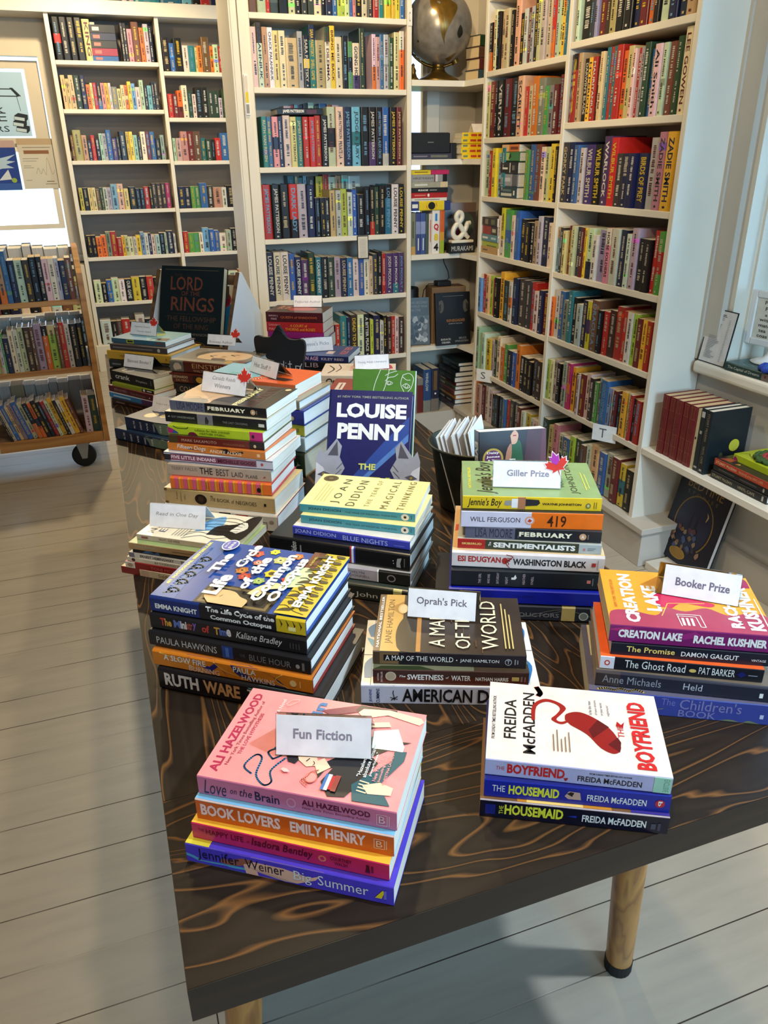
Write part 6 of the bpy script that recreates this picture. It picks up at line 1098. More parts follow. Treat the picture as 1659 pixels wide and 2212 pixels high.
card('clear stand card lettered Hot Stuff on the orange and blue paperback', (0.294, 1.742, 0.945), -67.2, 0.102, 0.0375, [('Hot Stuff !!', 0.12, 0.74, 0.38, 0.66, rgb(150, 144, 146), 1, 0)])
card("clear stand card lettered Reese's Picks behind the chalkboard", (0.588, 2.440, 0.812), -4.4, 0.103, 0.046, [("Reese's Picks", 0.08, 0.88, 0.42, 0.68, rgb(160, 160, 170), 1, 0)])
card('clear stand card lettered Young Adult Literature on the cream paperback', (0.662, 2.105, 0.8255), -10.8, 0.100, 0.043, [('Young Adult Literature', 0.08, 0.93, 0.40, 0.58, rgb(150, 152, 166), 1, 0)])
card('clear stand card lettered Featured Author on the dark red paperback', (0.664, 2.850, 0.886), -23.3, 0.104, 0.043, [('Featured Author', 0.05, 0.96, 0.36, 0.56, rgb(170, 166, 170), 1, 0)])
card('clear stand card lettered Governor General Literary Award with a red leaf', (0.066, 2.517, 0.899), -44.0, 0.098, 0.039, [('Governor General', 0.15, 0.74, 0.58, 0.72, rgb(160, 154, 154), 1, 0), ('Literary Award', 0.26, 0.80, 0.20, 0.36, rgb(150, 146, 144), 1, 0)], leaf=(0.88, 0.98, 0.028, 0, None))
card('clear stand card lettered Rosseau Author with a red leaf on the portrait cover', (0.283, 2.405, 0.872), -38.4, 0.096, 0.032, [('Rosseau Author', 0.07, 0.90, 0.16, 0.42, rgb(160, 154, 154), 1, 0)], leaf=(0.98, 1.02, 0.029, 0, None))
card('clear stand card lettered Banned Books on the black Crank paperback', (0.030, 2.370, 0.835), -45.5, 0.108, 0.039, [('Banned Books !', 0.12, 0.92, 0.38, 0.62, rgb(146, 140, 138), 1, 0)])
card('folded paper card half hidden behind the tall stack, lettered Inspired', (0.077, 1.983, 0.808), -47.8, 0.092, 0.038, [('Inspired a', 0.14, 0.62, 0.42, 0.58, rgb(170, 164, 158), 0, 0)], paper=True)

# ================================================================ chalkboard sign
r = empty('chalkboard_sign', 'small scalloped black chalkboard with handwritten Credit behind the tall stack', 'sign', (0.397, 2.243, 0.745), math.radians(-44.5))
half = spline([(0.087, 0.004), (0.073, 0.010), (0.0722, 0.05), (0.0735, 0.095), (0.0835, 0.14), (0.0845, 0.167), (0.074, 0.177), (0.052, 0.174), (0.030, 0.176), (0.019, 0.186), (0.013, 0.197), (0.004, 0.2085), (0.0, 0.212)], 4)
out = half + [(-a, b) for a, b in reversed(half[:-1])]
mb = MB()
mb.prism([(0.0865 + a, b) for a, b in out], 0.0, 0.009, 'chalk')
CH = rgb(206, 206, 206)
f = Face(mb, lambda a, b, d: (a * 0.173, -d, b * 0.20), 0.173, 0.20, M['paper'])
for pts in ([(0.235, 0.565), (0.19, 0.60), (0.155, 0.53), (0.175, 0.44), (0.235, 0.45)], [(0.30, 0.52), (0.305, 0.42)], [(0.305, 0.49), (0.34, 0.52), (0.36, 0.50)], [(0.40, 0.455), (0.46, 0.47), (0.45, 0.51), (0.41, 0.49), (0.41, 0.43), (0.46, 0.425)],
            [(0.57, 0.55), (0.565, 0.425)], [(0.565, 0.49), (0.52, 0.505), (0.50, 0.46), (0.525, 0.425), (0.565, 0.45)], [(0.615, 0.49), (0.62, 0.425)], [(0.61, 0.525), (0.614, 0.53)], [(0.69, 0.56), (0.69, 0.45), (0.71, 0.42)], [(0.655, 0.515), (0.725, 0.52)],
            [(0.80, 0.50), (0.80, 0.40), (0.89, 0.40), (0.89, 0.50), (0.80, 0.50)], [(0.825, 0.46), (0.845, 0.425), (0.92, 0.54)], [(0.56, 0.30), (0.565, 0.20)], [(0.84, 0.30), (0.84, 0.22), (0.87, 0.2)], [(0.80, 0.28), (0.88, 0.285)]):
    f.line(spline(pts, 4) if len(pts) > 2 and pts[0] != pts[-1] or len(pts) > 5 else pts, 0.0022, CH)
weldless = mb.build('board', r)
mb = MB()
mb.tube(spline3 := [(0.0865 + 0.016 * math.cos(t * math.pi / 8), -0.001, 0.186 + 0.012 * math.sin(t * math.pi / 8)) for t in range(9)], 0.0016, 'chalk')
mb.build('raised_scroll', r)
mb = MB()
mb.prism([(0.009, 0.17), (0.009, 0.0), (0.07, 0.0)], 0.08, 0.093, 'chalk', axis='x')
mb.build('prop_leg', r)

# ================================================================ zinc pail with envelopes
pl = empty('pail', 'dark zinc pail holding white envelopes beside the standing black paperback', 'pail', (0.648, 1.290, 0.745))
mb = MB()
H_ = 0.135
mb.lathe([(0.0, 0.004), (0.062, 0.004), (0.0635, 0.0), (0.066, 0.0), (0.0665, 0.006), (0.086, H_ - 0.004), (0.0885, H_), (0.090, H_ - 0.003), (0.0885, H_ - 0.006)], 'iron', seg=40)
mb.lathe([(0.0885, H_), (0.0855, H_ - 0.002), (0.0650, 0.008), (0.0, 0.007)], 'iron', seg=40)
mb.build('body', pl, True)
mb = MB()
mb.tube([(0.0905 * math.cos(t), 0.0905 * math.sin(t), H_ - 0.001) for t in [2 * math.pi * i / 40 for i in range(41)]], 0.0025, 'iron', seg=6)
mb.build('rim', pl, True)
for i in range(9):
    mb = MB()
    L_, Hh = 0.112, 0.156
    x = -0.056 + 0.0125 * i
    mb.box(-0.0008, 0.0008, -L_ / 2, L_ / 2, 0, Hh, 'paper', rgb(226, 222, 220) if i % 3 else rgb(206, 196, 182))
    mb.poly([(-0.0012, -L_ / 2, Hh), (-0.0012, 0, Hh - 0.05), (-0.0012, L_ / 2, Hh)], 'paper', rgb(214, 210, 206))
    e = mb.build('envelope')
    e.location = (0.648 + x * 0.62 + 0.012, 1.290 + 0.004 * (i % 3), 0.745 + 0.009)
    e.rotation_euler = (0, math.radians(-16 + 0.5 * i), math.radians(-38 + 1.5 * (i % 4)))
    wd = ('first', 'second', 'third', 'fourth', 'fifth', 'sixth', 'seventh', 'eighth', 'ninth')[i]
    tag(e, f'{"white" if i % 3 else "cream"} envelope standing in the zinc pail, {wd} counted from the wolf book', 'envelope', 'envelopes in the zinc pail')

# ================================================================ angled crate with large books at the table's far end
cr = empty('display_crate', 'brown wooden angled crate with white gabled ends at the far end of the table', 'crate', (0.137, 2.865, 0.745), math.radians(-38.7))
Wc = 0.30
endp = [(0.0, 0.0), (0.27, 0.0), (0.27, 0.115), (0.14, 0.285), (0.125, 0.285), (0.0, 0.05)]
for x0, x1 in ((-0.014, -0.002), (Wc + 0.002, Wc + 0.014)):
    mb = MB()
    mb.prism(endp, x0, x1, 'whiteplastic', axis='x')
    mb.build('end_panel', cr)
    mb = MB()
    for (a, b), (c, d) in zip(endp[3:], endp[4:]):
        pass
    mb.prism([(-0.004, 0.045), (0.0, 0.05), (0.125, 0.285), (0.119, 0.287)], x0, x1, 'crate', axis='x')
    mb.build('edge_strip', cr)
mb = MB()
mb.box(0, Wc, 0.0, 0.012, 0.0, 0.05, 'crate')
mb.box(0, Wc, 0.012, 0.26, 0.0, 0.012, 'crate')
mb.build('trough', cr)
mb = MB()
mb.prism([(0.13, 0.013), (0.142, 0.013), (0.142, 0.275), (0.13, 0.275)], 0, Wc, 'crate', axis='x')
mb.build('back_board', cr)
a = math.radians(-38.7)
def in_crate(x, y): return (0.137 + x * math.cos(a) - y * math.sin(a), 2.865 + x * math.sin(a) + y * math.cos(a))
BR = rgb(120, 66, 50)
book(HC, 'large dark hardcover with bronze ring-saga title leaning in the crate', in_crate(0.018, 0.016), 0.758, 0.295, -38.7, 0.030, 0.248, rgb(26, 34, 36), rgb(26, 36, 38), tilt=18, group='large books in the angled crate', page=rgb(206, 196, 170),
     cover=[T('THE', 0.22, 0.34, 0.885, 0.91, rgb(80, 50, 40)), T('LORD', 0.16, 0.68, 0.72, 0.88, BR, 1), T('OF THE', 0.34, 0.64, 0.66, 0.71, BR), T('RINGS', 0.18, 0.88, 0.48, 0.645, BR, 1), ('R', 0.2, 0.78, 0.445, 0.448, rgb(90, 60, 50)), T('THE FELLOWSHIP', 0.12, 0.92, 0.36, 0.42, rgb(96, 66, 50)), T('OF THE RING', 0.24, 0.80, 0.27, 0.33, rgb(96, 66, 50)), T('VISUAL COMPANION', 0.24, 0.80, 0.195, 0.225, rgb(130, 120, 106)), ('R', 0.06, 0.92, 0.955, 0.96, rgb(96, 92, 70)),
            ('L', spline([(0.5, 0.02), (0.6, 0.12), (0.75, 0.10), (0.82, 0.02)]), 0.004, rgb(110, 86, 40))])
book(PB, 'blue paperback with round pink seal leaning behind the large dark hardcover', in_crate(0.105, 0.060), 0.758, 0.235, -38.7, 0.014, 0.185, rgb(30, 90, 150), rgb(34, 110, 170), tilt=17, group='large books in the angled crate', cover=[('R', 0, 1, 0.72, 1, rgb(206, 196, 176)), ('E', 0.78, 0.78, 0.16, 0.12, rgb(150, 40, 60)), ('E', 0.78, 0.78, 0.13, 0.1, rgb(110, 26, 44)), ('P', [(0.9, 0.2), (1, 0.3), (1, 0.1)], rgb(150, 180, 200))])
book(HC, 'brown hardcover leaning last in the crate', in_crate(0.10, 0.086), 0.758, 0.225, -38.7, 0.022, 0.17, rgb(90, 64, 44), rgb(76, 56, 40), tilt=9, group='large books in the angled crate', cover=[('P', [(0.4, 0.4), (0.8, 0.8), (1, 0.7), (0.9, 0.2)], rgb(50, 38, 30))])

# ================================================================ the corner niche
NZ = ROW_N
def flat_stack(lab_each, x0, y0, z, yaw, items, grp, pages=None):
    for lab, kind, L, D, t, sc, tc, dx, dy, sp in items:
        book(kind, lab, (x0 + dx, y0 + dy), z, L, yaw, t, D, sc, tc, pages, group=grp, spine=sp)
        z += t
    return z
# globe
gl = empty('globe', 'antique silver and gold desk globe on a turned brass foot in the niche', 'globe', (1.639, 3.80, NZ[0]))
mb = MB()
mb.lathe([(0.0, 0.0), (0.098, 0.0), (0.100, 0.006), (0.096, 0.012), (0.072, 0.024), (0.046, 0.036), (0.034, 0.046), (0.030, 0.056), (0.032, 0.064), (0.0, 0.066)], 'brass', seg=36)
mb.build('foot', gl, True)
GC = Vector((0, 0, 0.223))
def globe_mat():
    m, nt, b = new_mat('antique_globe_map', 0.28)
    n = noise(nt, mapped(nt, (1, 1, 1)), 30, 5)
    nt.links.new(ramp(nt, n, [(0.3, rgb(122, 114, 104)), (0.7, rgb(150, 142, 132))]), b.inputs['Base Color'])
    b.inputs['Metallic'].default_value = 0.35
    return m
M['globe'] = globe_mat()
M['gold'] = paint('globe_gold_land', rgb(128, 96, 38), 0.3, 0.3, 40)
M['gold'].node_tree.nodes['Principled BSDF'].inputs['Metallic'].default_value = 0.55
mb = MB()
R_ = 0.152
rows = [[(R_ * math.sin(math.pi * i / 24) * math.cos(2 * math.pi * j / 48), R_ * math.sin(math.pi * i / 24) * math.sin(2 * math.pi * j / 48), GC.z + R_ * math.cos(math.pi * i / 24)) for j in range(48)] for i in range(25)]
mb.grid(rows, 'globe', WHITE, True)
ball = mb.build('sphere', gl, True)
# land, as patches lying on the sphere around the direction that faces the room
fd = Vector((-1.639, -3.80, EYE - NZ[0] - 0.223)).normalized()
rt = fd.cross(Vector((0, 0, 1))).normalized() * -1
rt = Vector((0, 0, 1)).cross(fd).normalized()
up = fd.cross(rt)
def patch(pts, name, m='gold', n=5, sc=1.004):
    mb = MB()
    cx = sum(p[0] for p in pts) / len(pts); cy = sum(p[1] for p in pts) / len(pts)
    sp = lambda a, b: GC + (fd * math.sqrt(max(0.02, 1 - a * a - b * b)) + rt * a + up * b).normalized() * R_ * sc
    rings = [[sp(cx + (a - cx) * k / n, cy + (b - cy) * k / n) for a, b in pts] for k in range(n + 1)]
    mb.grid(rings, m, WHITE, True)
    return mb.build(name, gl, True)
patch(spline([(-0.30, 0.95), (-0.26, 0.62), (-0.22, 0.50), (-0.04, 0.36), (0.02, 0.16), (0.06, -0.10), (0.14, -0.34), (0.18, -0.42), (0.18, -0.22), (0.30, 0.02), (0.40, 0.20), (0.52, 0.42), (0.50, 0.56), (0.34, 0.66), (0.22, 0.84), (0.0, 0.92)], 3), 'south_continent', sc=1.005)
patch(spline([(0.58, -0.02), (0.54, -0.16), (0.60, -0.28), (0.70, -0.18), (0.69, -0.04), (0.63, 0.06)], 3), 'sea_ornament', 'iron')
patch([(0.02 + 0.03 * math.cos(t), -0.30 + 0.03 * math.sin(t)) for t in [6.283 * i / 10 for i in range(10)]][:0] or [(-0.60 + 0.025 * math.cos(t), -0.34 + 0.03 * math.sin(t)) for t in [6.283 * i / 10 for i in range(10)]], 'small_island', 'iron')
patch(spline([(0.2, -0.80), (0.36, -0.74), (0.52, -0.66), (0.46, -0.74), (0.36, -0.84), (0.28, -0.88)], 3), 'polar_land')
mb = MB()
mb.tube([GC + (rt * math.cos(t) * 1.035 + up * math.sin(t) * 1.035).normalized() * (R_ + 0.006) for t in [math.radians(d) for d in range(205, 305, 8)]], 0.006, 'brass', seg=8)
mb.tube([GC + (rt * math.cos(math.radians(300)) + up * math.sin(math.radians(300))).normalized() * (R_ + k) for k in (-0.004, 0.014)], 0.018, 'brass', seg=12)
mb.tube([(0, 0, 0.060), (0, 0, 0.075)], 0.026, 'brass', seg=16)
mb.build('cradle_arm', gl, True)
# brass bookend, old books
mb = MB()
mb.lathe([(0.0, 0.0), (0.026, 0.0), (0.027, 0.006), (0.018, 0.014), (0.012, 0.03), (0.014, 0.04), (0.006, 0.055), (0.008, 0.062), (0.0, 0.07)], 'brass', seg=20)
o = mb.build('brass_ornament', None, True)
o.location = (1.482, 3.72, NZ[0]); tag(o, 'small turned brass ornament beside the globe foot', 'ornament')
zz = NZ[0]
for i, (nm, c) in enumerate((('blue-grey', rgb(60, 80, 92)), ('dark maroon', rgb(92, 42, 44)), ('brown', rgb(92, 62, 50)), ('dark green', rgb(40, 64, 44)))):
    book(HC, f'{nm} old cloth hardcover lying in the small stack beside the globe', (1.778 + 0.004 * (i % 2), 3.66, ), zz, 0.150, 12, 0.046, 0.10, c, c, group='old cloth books beside the globe', page=TAN_PAGE, spine=[('R', 0.4, 0.42, 0, 1, rgb(130, 110, 70)), ('R', 0.44, 0.7, 0.4, 0.6, rgb(120, 104, 70))])
    zz += 0.046
# speaker on a book, yellow books
book(HC, 'navy hardcover under the black loudspeaker in the niche', (1.460, 3.69), NZ[1], 0.205, -2, 0.026, 0.14, rgb(56, 58, 76), rgb(50, 52, 70), group='books under and beside the loudspeaker', spine=[('R', 0.06, 0.4, 0.4, 0.6, rgb(130, 120, 130)), ('R', 0.48, 0.9, 0.3, 0.7, rgb(110, 110, 90))])
sp_ = empty('loudspeaker', 'black box loudspeaker lying on a navy book in the niche', 'speaker', (1.460, 3.685, NZ[1] + 0.026))
mb = MB()
mb.box(0, 0.202, 0.012, 0.13, 0, 0.088, 'black')
bevel(mb.build('cabinet', sp_), 0.006, 2)
mb = MB()
mb.box(0.004, 0.198, 0.004, 0.0115, 0.003, 0.085, 'chalk')
for i in range(5):
    mb.box(0.086 + i * 0.006, 0.090 + i * 0.006, 0.003, 0.004, 0.044, 0.049, 'paper', rgb(120, 120, 120))
mb.build('grille', sp_)
mb = MB()
mb.box(0, 0.03, 0, 0.06, 0, 0.07, 'black')
o = bevel(mb.build('power_supply'), 0.003, 2); o.location = (1.668, 3.70, NZ[1]); tag(o, 'black power block between the loudspeaker and the yellow books', 'adapter')
zz = NZ[1]
for i in range(5):
    book(PB, f'yellow paperback in the niche, {("lowest", "second from bottom", "middle one", "second from top", "topmost")[i]} of five alike', (1.706 - 0.004 * (i % 2), 3.655 + 0.003 * (i % 3)), zz, 0.150, -4 + 2 * (i % 2), 0.0225, 0.10, rgb(236, 196, 30), rgb(236, 200, 50), group='yellow paperbacks in the niche', spine=[('R', 0.05, 0.2, 0.3, 0.7, rgb(120, 130, 90)), ('R', 0.3, 0.5, 0.3, 0.72, rgb(190, 70, 50)), ('R', 0.54, 0.76, 0.3, 0.72, rgb(170, 60, 50)), ('R', 0.8, 0.96, 0.3, 0.72, rgb(190, 70, 50))])
    zz += 0.0225
card('small black-edged card on top of the yellow paperbacks in the niche', (1.765, 3.66, zz + 0.0005), -2, 0.10, 0.045, [('BOOKS', 0.25, 0.5, 0.4, 0.5, GY, 0, 0)][:0], paper=True, tilt=35)
# third shelf: upright books, lying books over them, ampersand, plaque
def upright(kind, label, x, y, z, w, h, d, yaw, sc, items=(), grp=None, page=None):
    """Book standing spine to the viewer; x, y: lower corner of the spine."""
    r = empty(kind, label, 'book', (x, y, z), math.radians(yaw), grp)
    mb = MB()
    bp = [0, 0.05, 0.14, 0.86, 0.95, 1]
    n = 5
    bl = 0.08 * w
    xs_ = [w * q for q in bp]
    ys_ = [bl * q for q in (1, 0.4, 0, 0, 0.4, 1)]
    for i in range(n):
        mb.poly([(xs_[i], ys_[i], 0), (xs_[i + 1], ys_[i + 1], 0), (xs_[i + 1], ys_[i + 1], h), (xs_[i], ys_[i], h)], 'gloss', sc)
    c = 0.0018
    mb.box(0, c, bl, d, 0, h, 'gloss', sc)
    mb.box(w - c, w, bl, d, 0, h, 'gloss', sc)
    mb.poly([(xs_[i], ys_[i], h - 0.0005) for i in range(n + 1)], 'gloss', sc)
    def at(a, b, dd):
        a = min(max(a, 0), 1)
        k = max(i for i in range(n) if bp[i] <= a)
        return (a * w, ys_[k] + (ys_[k + 1] - ys_[k]) * (a - bp[k]) / (bp[k + 1] - bp[k]) - dd, b * h)
    Face(mb, at, w, h, M['gloss'], (), bp).do(items)
    mb.build('cover', r)
    mb = MB()
    mb.box(c, w - c, bl + 0.001, d - 0.003, 0.001, h - 0.003, 'pages_x', page or PB_PAGE)
    mb.build('page_block', r)
    return r
GN = 'upright books on the niche shelf'
x = 1.459
for lab, kind, w, h, sc, it in (
    ('grey-green paperback beside the two blue ones on the niche shelf', PB, 0.028, 0.192, rgb(120, 124, 104), [('R', 0, 1, 0, 0.2, rgb(190, 150, 90)), ('R', 0.35, 0.6, 0.4, 0.8, rgb(80, 80, 66))]),
    ('blue paperback with pale gradient, first of two alike on the niche shelf', PB, 0.026, 0.19, rgb(60, 74, 130), [('R', 0, 1, 0.5, 0.8, rgb(130, 140, 180)), ('R', 0.4, 0.6, 0.1, 0.4, W_)]),
    ('blue paperback with pale gradient, second of two alike on the niche shelf', PB, 0.026, 0.19, rgb(64, 84, 140), [('R', 0, 1, 0.5, 0.8, rgb(140, 150, 190)), ('R', 0.4, 0.6, 0.1, 0.4, W_)]),
    ('dark green slim paperback on the niche shelf', PB, 0.016, 0.186, rgb(70, 84, 72), []),
    ('white paperback with red lettering next to the numeral spine', PB, 0.018, 0.186, rgb(214, 200, 190), [('R', 0.35, 0.65, 0.3, 0.85, rgb(190, 110, 100))]),
    ('white book with stacked coloured numerals on its spine in the niche', PB, 0.042, 0.200, rgb(226, 218, 210), [T('1', 0.35, 0.62, 0.76, 0.93, rgb(40, 130, 200), 3), T('Q', 0.18, 0.82, 0.53, 0.70, rgb(196, 40, 50), 4), T('8', 0.22, 0.78, 0.30, 0.47, rgb(226, 190, 40), 4), T('4', 0.2, 0.8, 0.07, 0.24, K, 4)]),
    ('orange and green rainbow-edged paperback beside the ampersand', PB, 0.024, 0.200, rgb(206, 96, 44), [('R', 0, 1, 0, 0.3, rgb(150, 170, 50)), ('R', 0, 1, 0.3, 0.5, rgb(206, 150, 50))])):
    upright(kind, lab, x, 3.685, NZ[2], w - 0.001, h, 0.125, 0, sc, it, GN)
    x += w
zz = NZ[2] + 0.2005
for lab, kind, L, t, sc, it in (
    ('thick hardcover with yellow sunburst on its spine lying across the niche books', HC, 0.205, 0.043, rgb(46, 60, 120), [('R', 0.2, 0.84, 0, 1, rgb(226, 196, 40)), ('E', 0.52, 0.5, 0.14, 0.5, rgb(216, 100, 40)), ('E', 0.52, 0.5, 0.09, 0.4, rgb(30, 24, 24)), ('R', 0.03, 0.17, 0.3, 0.7, W_)]),
    ('thin white paperback lying above the sunburst hardcover', PB, 0.185, 0.014, rgb(226, 218, 206), [('R', 0.1, 0.8, 0.35, 0.6, rgb(120, 116, 110))]),
    ('red paperback lying in the niche stack', PB, 0.19, 0.024, rgb(176, 36, 38), [('E', 0.48, 0.5, 0.03, 0.3, W_), ('R', 0.1, 0.4, 0.4, 0.6, rgb(216, 130, 120))]),
    ('black paperback with white lettering lying in the niche stack', PB, 0.19, 0.021, K, [T('MURAKAMI', 0.2, 0.46, 0.3, 0.7, W_, 2), ('R', 0.5, 0.7, 0.4, 0.6, rgb(150, 146, 140))]),
    ('grey and cream paperback lying in the niche stack', PB, 0.19, 0.026, rgb(160, 156, 136), [('R', 0.8, 1, 0, 1, rgb(214, 190, 150)), ('R', 0.1, 0.45, 0.35, 0.65, rgb(206, 206, 196))]),
    ('grey paperback with black lettering and barred end in the niche stack', PB, 0.185, 0.032, rgb(150, 148, 146), [T('HARUKI MURAKAMI', 0.06, 0.62, 0.35, 0.65, rgb(40, 36, 36)), ('R', 0.68, 0.74, 0, 1, rgb(206, 200, 196)), ('R', 0.88, 1, 0, 1, K), ('R', 0.64, 0.67, 0, 1, rgb(110, 60, 60))]),
    ('yellow and magenta paperback, topmost of the niche stack', PB, 0.192, 0.020, rgb(226, 196, 40), [('R', 0.52, 1, 0, 1, rgb(186, 36, 90)), ('R', 0.1, 0.45, 0.4, 0.65, rgb(150, 120, 30))])):
    book(kind, lab, (1.460, 3.688), zz, L, rnd.uniform(-2, 1), t, 0.125, sc, sc, group='books lying in the niche', spine=it)
    zz += t
am = empty('ampersand_ornament', 'cream ceramic ampersand on a slab base standing on the niche shelf', 'ornament', (1.665, 3.655, NZ[2] + 0.047))
mb = MB()
mb.box(0.0, 0.118, -0.004, 0.042, 0.0, 0.014, 'ceramic')
bevel(mb.build('slab_base', am), 0.004, 2)
mb = MB()
pts = spline([(0.098, 0.022), (0.080, 0.040), (0.055, 0.075), (0.036, 0.103), (0.030, 0.123), (0.042, 0.140), (0.058, 0.134), (0.060, 0.114), (0.046, 0.096), (0.022, 0.074), (0.014, 0.046), (0.026, 0.026), (0.048, 0.024), (0.070, 0.044), (0.086, 0.074), (0.090, 0.088), (0.106, 0.092)], 6)
mb.tube([(a, 0.019, b) for a, b in pts], [0.0125 if 4 < i < len(pts) - 5 else 0.0105 for i in range(len(pts))], 'ceramic', seg=12)
mb.build('ampersand', am, True)
mb = MB()
mb.box(0, 0.132, 0, 0.05, 0, 0.046, 'chalk')
Face(mb, lambda a, b, d: (a * 0.132, -d, b * 0.046), 0.132, 0.046, M['paper']).do([T('MURAKAMI', 0.05, 0.93, 0.24, 0.74, rgb(200, 196, 190))])
o = mb.build('name_block'); o.location = (1.655, 3.648, NZ[2]); tag(o, 'black block with chalked capital letters under the ampersand', 'sign')
book(HC, 'dark hardcover with green disc leaning behind the ampersand', (1.690, 3.80), NZ[2], 0.225, -18, 0.02, 0.16, rgb(30, 26, 26), rgb(40, 28, 28), tilt=8, group='books propped at the niche back', cover=[('E', 0.6, 0.55, 0.34, 0.26, rgb(44, 60, 44)), ('R', 0.2, 0.6, 0.2, 0.45, rgb(110, 30, 36)), ('R', 0, 1, 0.8, 1, rgb(110, 80, 60))])
# fourth shelf
gw = random.Random(5)
book(HC, 'grey war-photograph hardcover propped upright at the post end of the niche', (1.458, 3.700), NZ[3], 0.235, -8, 0.04, 0.112, rgb(60, 60, 58), rgb(76, 78, 74), tilt=9, group='books propped on the niche shelf', page=HC_PAGE,
     cover=[('R', 0, 1, 0.62, 1, rgb(56, 58, 56)), T('THE SECOND', 0.08, 0.92, 0.87, 0.92, rgb(120, 120, 114)), T('WORLD WAR', 0.08, 0.92, 0.79, 0.84, rgb(120, 120, 114)), T('ON THE', 0.08, 0.6, 0.71, 0.76, rgb(120, 120, 114))] + [('P', [(gx + 0.16 * math.cos(t) * gw.uniform(0.4, 1), gy + 0.09 * math.sin(t) * gw.uniform(0.4, 1)) for t in (0, 1.1, 2.2, 3.3, 4.4, 5.4)], rgb(*[gw.choice((40, 120, 150, 176, 30))] * 3)) for gx, gy in [(gw.uniform(0.15, 0.85), gw.uniform(0.06, 0.56)) for _ in range(26)]])
book(HC, 'large black hardcover with two dim faces and orange title on the niche shelf', (1.590, 3.640), NZ[3], 0.262, -3, 0.022, 0.185, rgb(24, 24, 26), rgb(24, 26, 30), tilt=7, group='books propped on the niche shelf',
     cover=[('P', spline([(0.08, 0.84), (0.18, 0.86), (0.22, 0.76), (0.20, 0.66), (0.12, 0.62), (0.08, 0.7)], 4), rgb(84, 80, 74)), ('P', spline([(0.80, 0.82), (0.88, 0.86), (0.95, 0.78), (0.93, 0.66), (0.84, 0.62), (0.79, 0.7)], 4), rgb(84, 80, 74)), ('P', spline([(0.08, 0.76), (0.14, 0.8), (0.13, 0.66), (0.1, 0.66)], 3), rgb(44, 42, 40)), ('P', spline([(0.88, 0.8), (0.95, 0.76), (0.93, 0.66), (0.88, 0.68)], 3), rgb(44, 42, 40)),
            T('RENEGADES', 0.30, 0.84, 0.445, 0.495, rgb(150, 96, 44), 2), T('BORN IN THE USA', 0.36, 0.76, 0.40, 0.42, rgb(170, 166, 160)), T('BARACK', 0.12, 0.42, 0.095, 0.135, rgb(176, 172, 166), 2), T('OBAMA', 0.14, 0.40, 0.035, 0.075, rgb(176, 172, 166), 2), T('BRUCE', 0.66, 0.88, 0.105, 0.145, rgb(120, 118, 114), 2), T('SPRINGSTEEN', 0.54, 0.94, 0.05, 0.085, rgb(120, 118, 114), 2), ('R', 0.2, 0.8, 0.93, 0.935, rgb(130, 126, 120))])
mb = MB()
mb.box(0, 0.185, 0, 0.10, 0, 0.285, 'paper', rgb(120, 92, 64))
o = bevel(mb.build('cardboard_box'), 0.002, 1); o.location = (1.585, 3.705, NZ[3]); o.rotation_euler = (0, 0, math.radians(-3)); tag(o, 'plain brown cardboard box behind the large black hardcover in the niche', 'box')
rt_ = empty('router', 'small black network box on the cardboard box in the niche', 'router', (1.625, 3.725, NZ[3] + 0.285))
mb = MB()
mb.box(0, 0.076, 0, 0.06, 0, 0.026, 'black')
bevel(mb.build('housing', rt_), 0.006, 3)
mb = MB()
mb.tube([(0.07, 0.055, 0.018), (0.095, 0.075, 0.03), (0.10, 0.10, 0.06), (0.09, 0.13, 0.10), (0.088, 0.14, 0.13)], 0.0025, 'black', seg=6)
mb.tube([(0.0, 0.04, 0.012), (-0.03, 0.05, 0.01), (-0.055, 0.055, -0.02), (-0.06, 0.058, -0.06)], 0.0025, 'black', seg=6)
mb.build('cable', rt_, True)
mb = MB()
mb.lathe([(0, 0), (0.042, 0), (0.044, 0.006), (0.044, 0.27), (0.040, 0.276), (0.036, 0.272), (0, 0.268)], 'black', seg=28)
o = mb.build('cylinder_speaker', None, True); o.location = (1.515, 3.83, NZ[3]); tag(o, 'black cylinder speaker behind the war-photograph hardcover in the niche', 'speaker')
# base of the niche
x = 1.460
for lab, kind, w, h, sc, it in (
    ('pale grey hardcover without jacket at the post end of the niche base', HC, 0.044, 0.195, rgb(150, 140, 126), []),
    ('dark red hardcover with grey top on the niche base', HC, 0.034, 0.190, rgb(110, 40, 40), [('R', 0, 1, 0.8, 1, rgb(130, 124, 116))]),
    ('blue hardcover with white capitals on the niche base', HC, 0.046, 0.232, rgb(44, 74, 120), [T('WINSLOW', 0.25, 0.6, 0.5, 0.93, rgb(206, 206, 196), 1, -90), ('R', 0, 1, 0, 0.28, rgb(130, 130, 120))]),
    ('dark navy hardcover with gold panel, last upright on the niche base', HC, 0.046, 0.234, rgb(36, 38, 60), [('R', 0.25, 0.7, 0.5, 0.95, rgb(110, 84, 54)), ('R', 0, 1, 0, 0.3, rgb(120, 110, 100)), ('R', 0.4, 0.6, 0.4, 0.44, W_)])):
    upright(kind, lab, x, 3.69, NZ[4], w - 0.001, h, 0.15, 0, sc, it, 'upright books on the niche base')
    x += w
zz = NZ[4]
cl = ((rgb(70, 56, 70), 'dark plum'), (rgb(40, 42, 56), 'dark navy'), (rgb(180, 116, 50), 'orange'), (rgb(110, 60, 60), 'dull red'), (rgb(70, 76, 60), 'olive'), (rgb(90, 34, 30), 'deep red'), (rgb(34, 34, 38), 'black'), (rgb(30, 34, 44), 'blue-black'), (rgb(30, 38, 40), 'grey-black'), (rgb(34, 50, 50), 'dark green'))
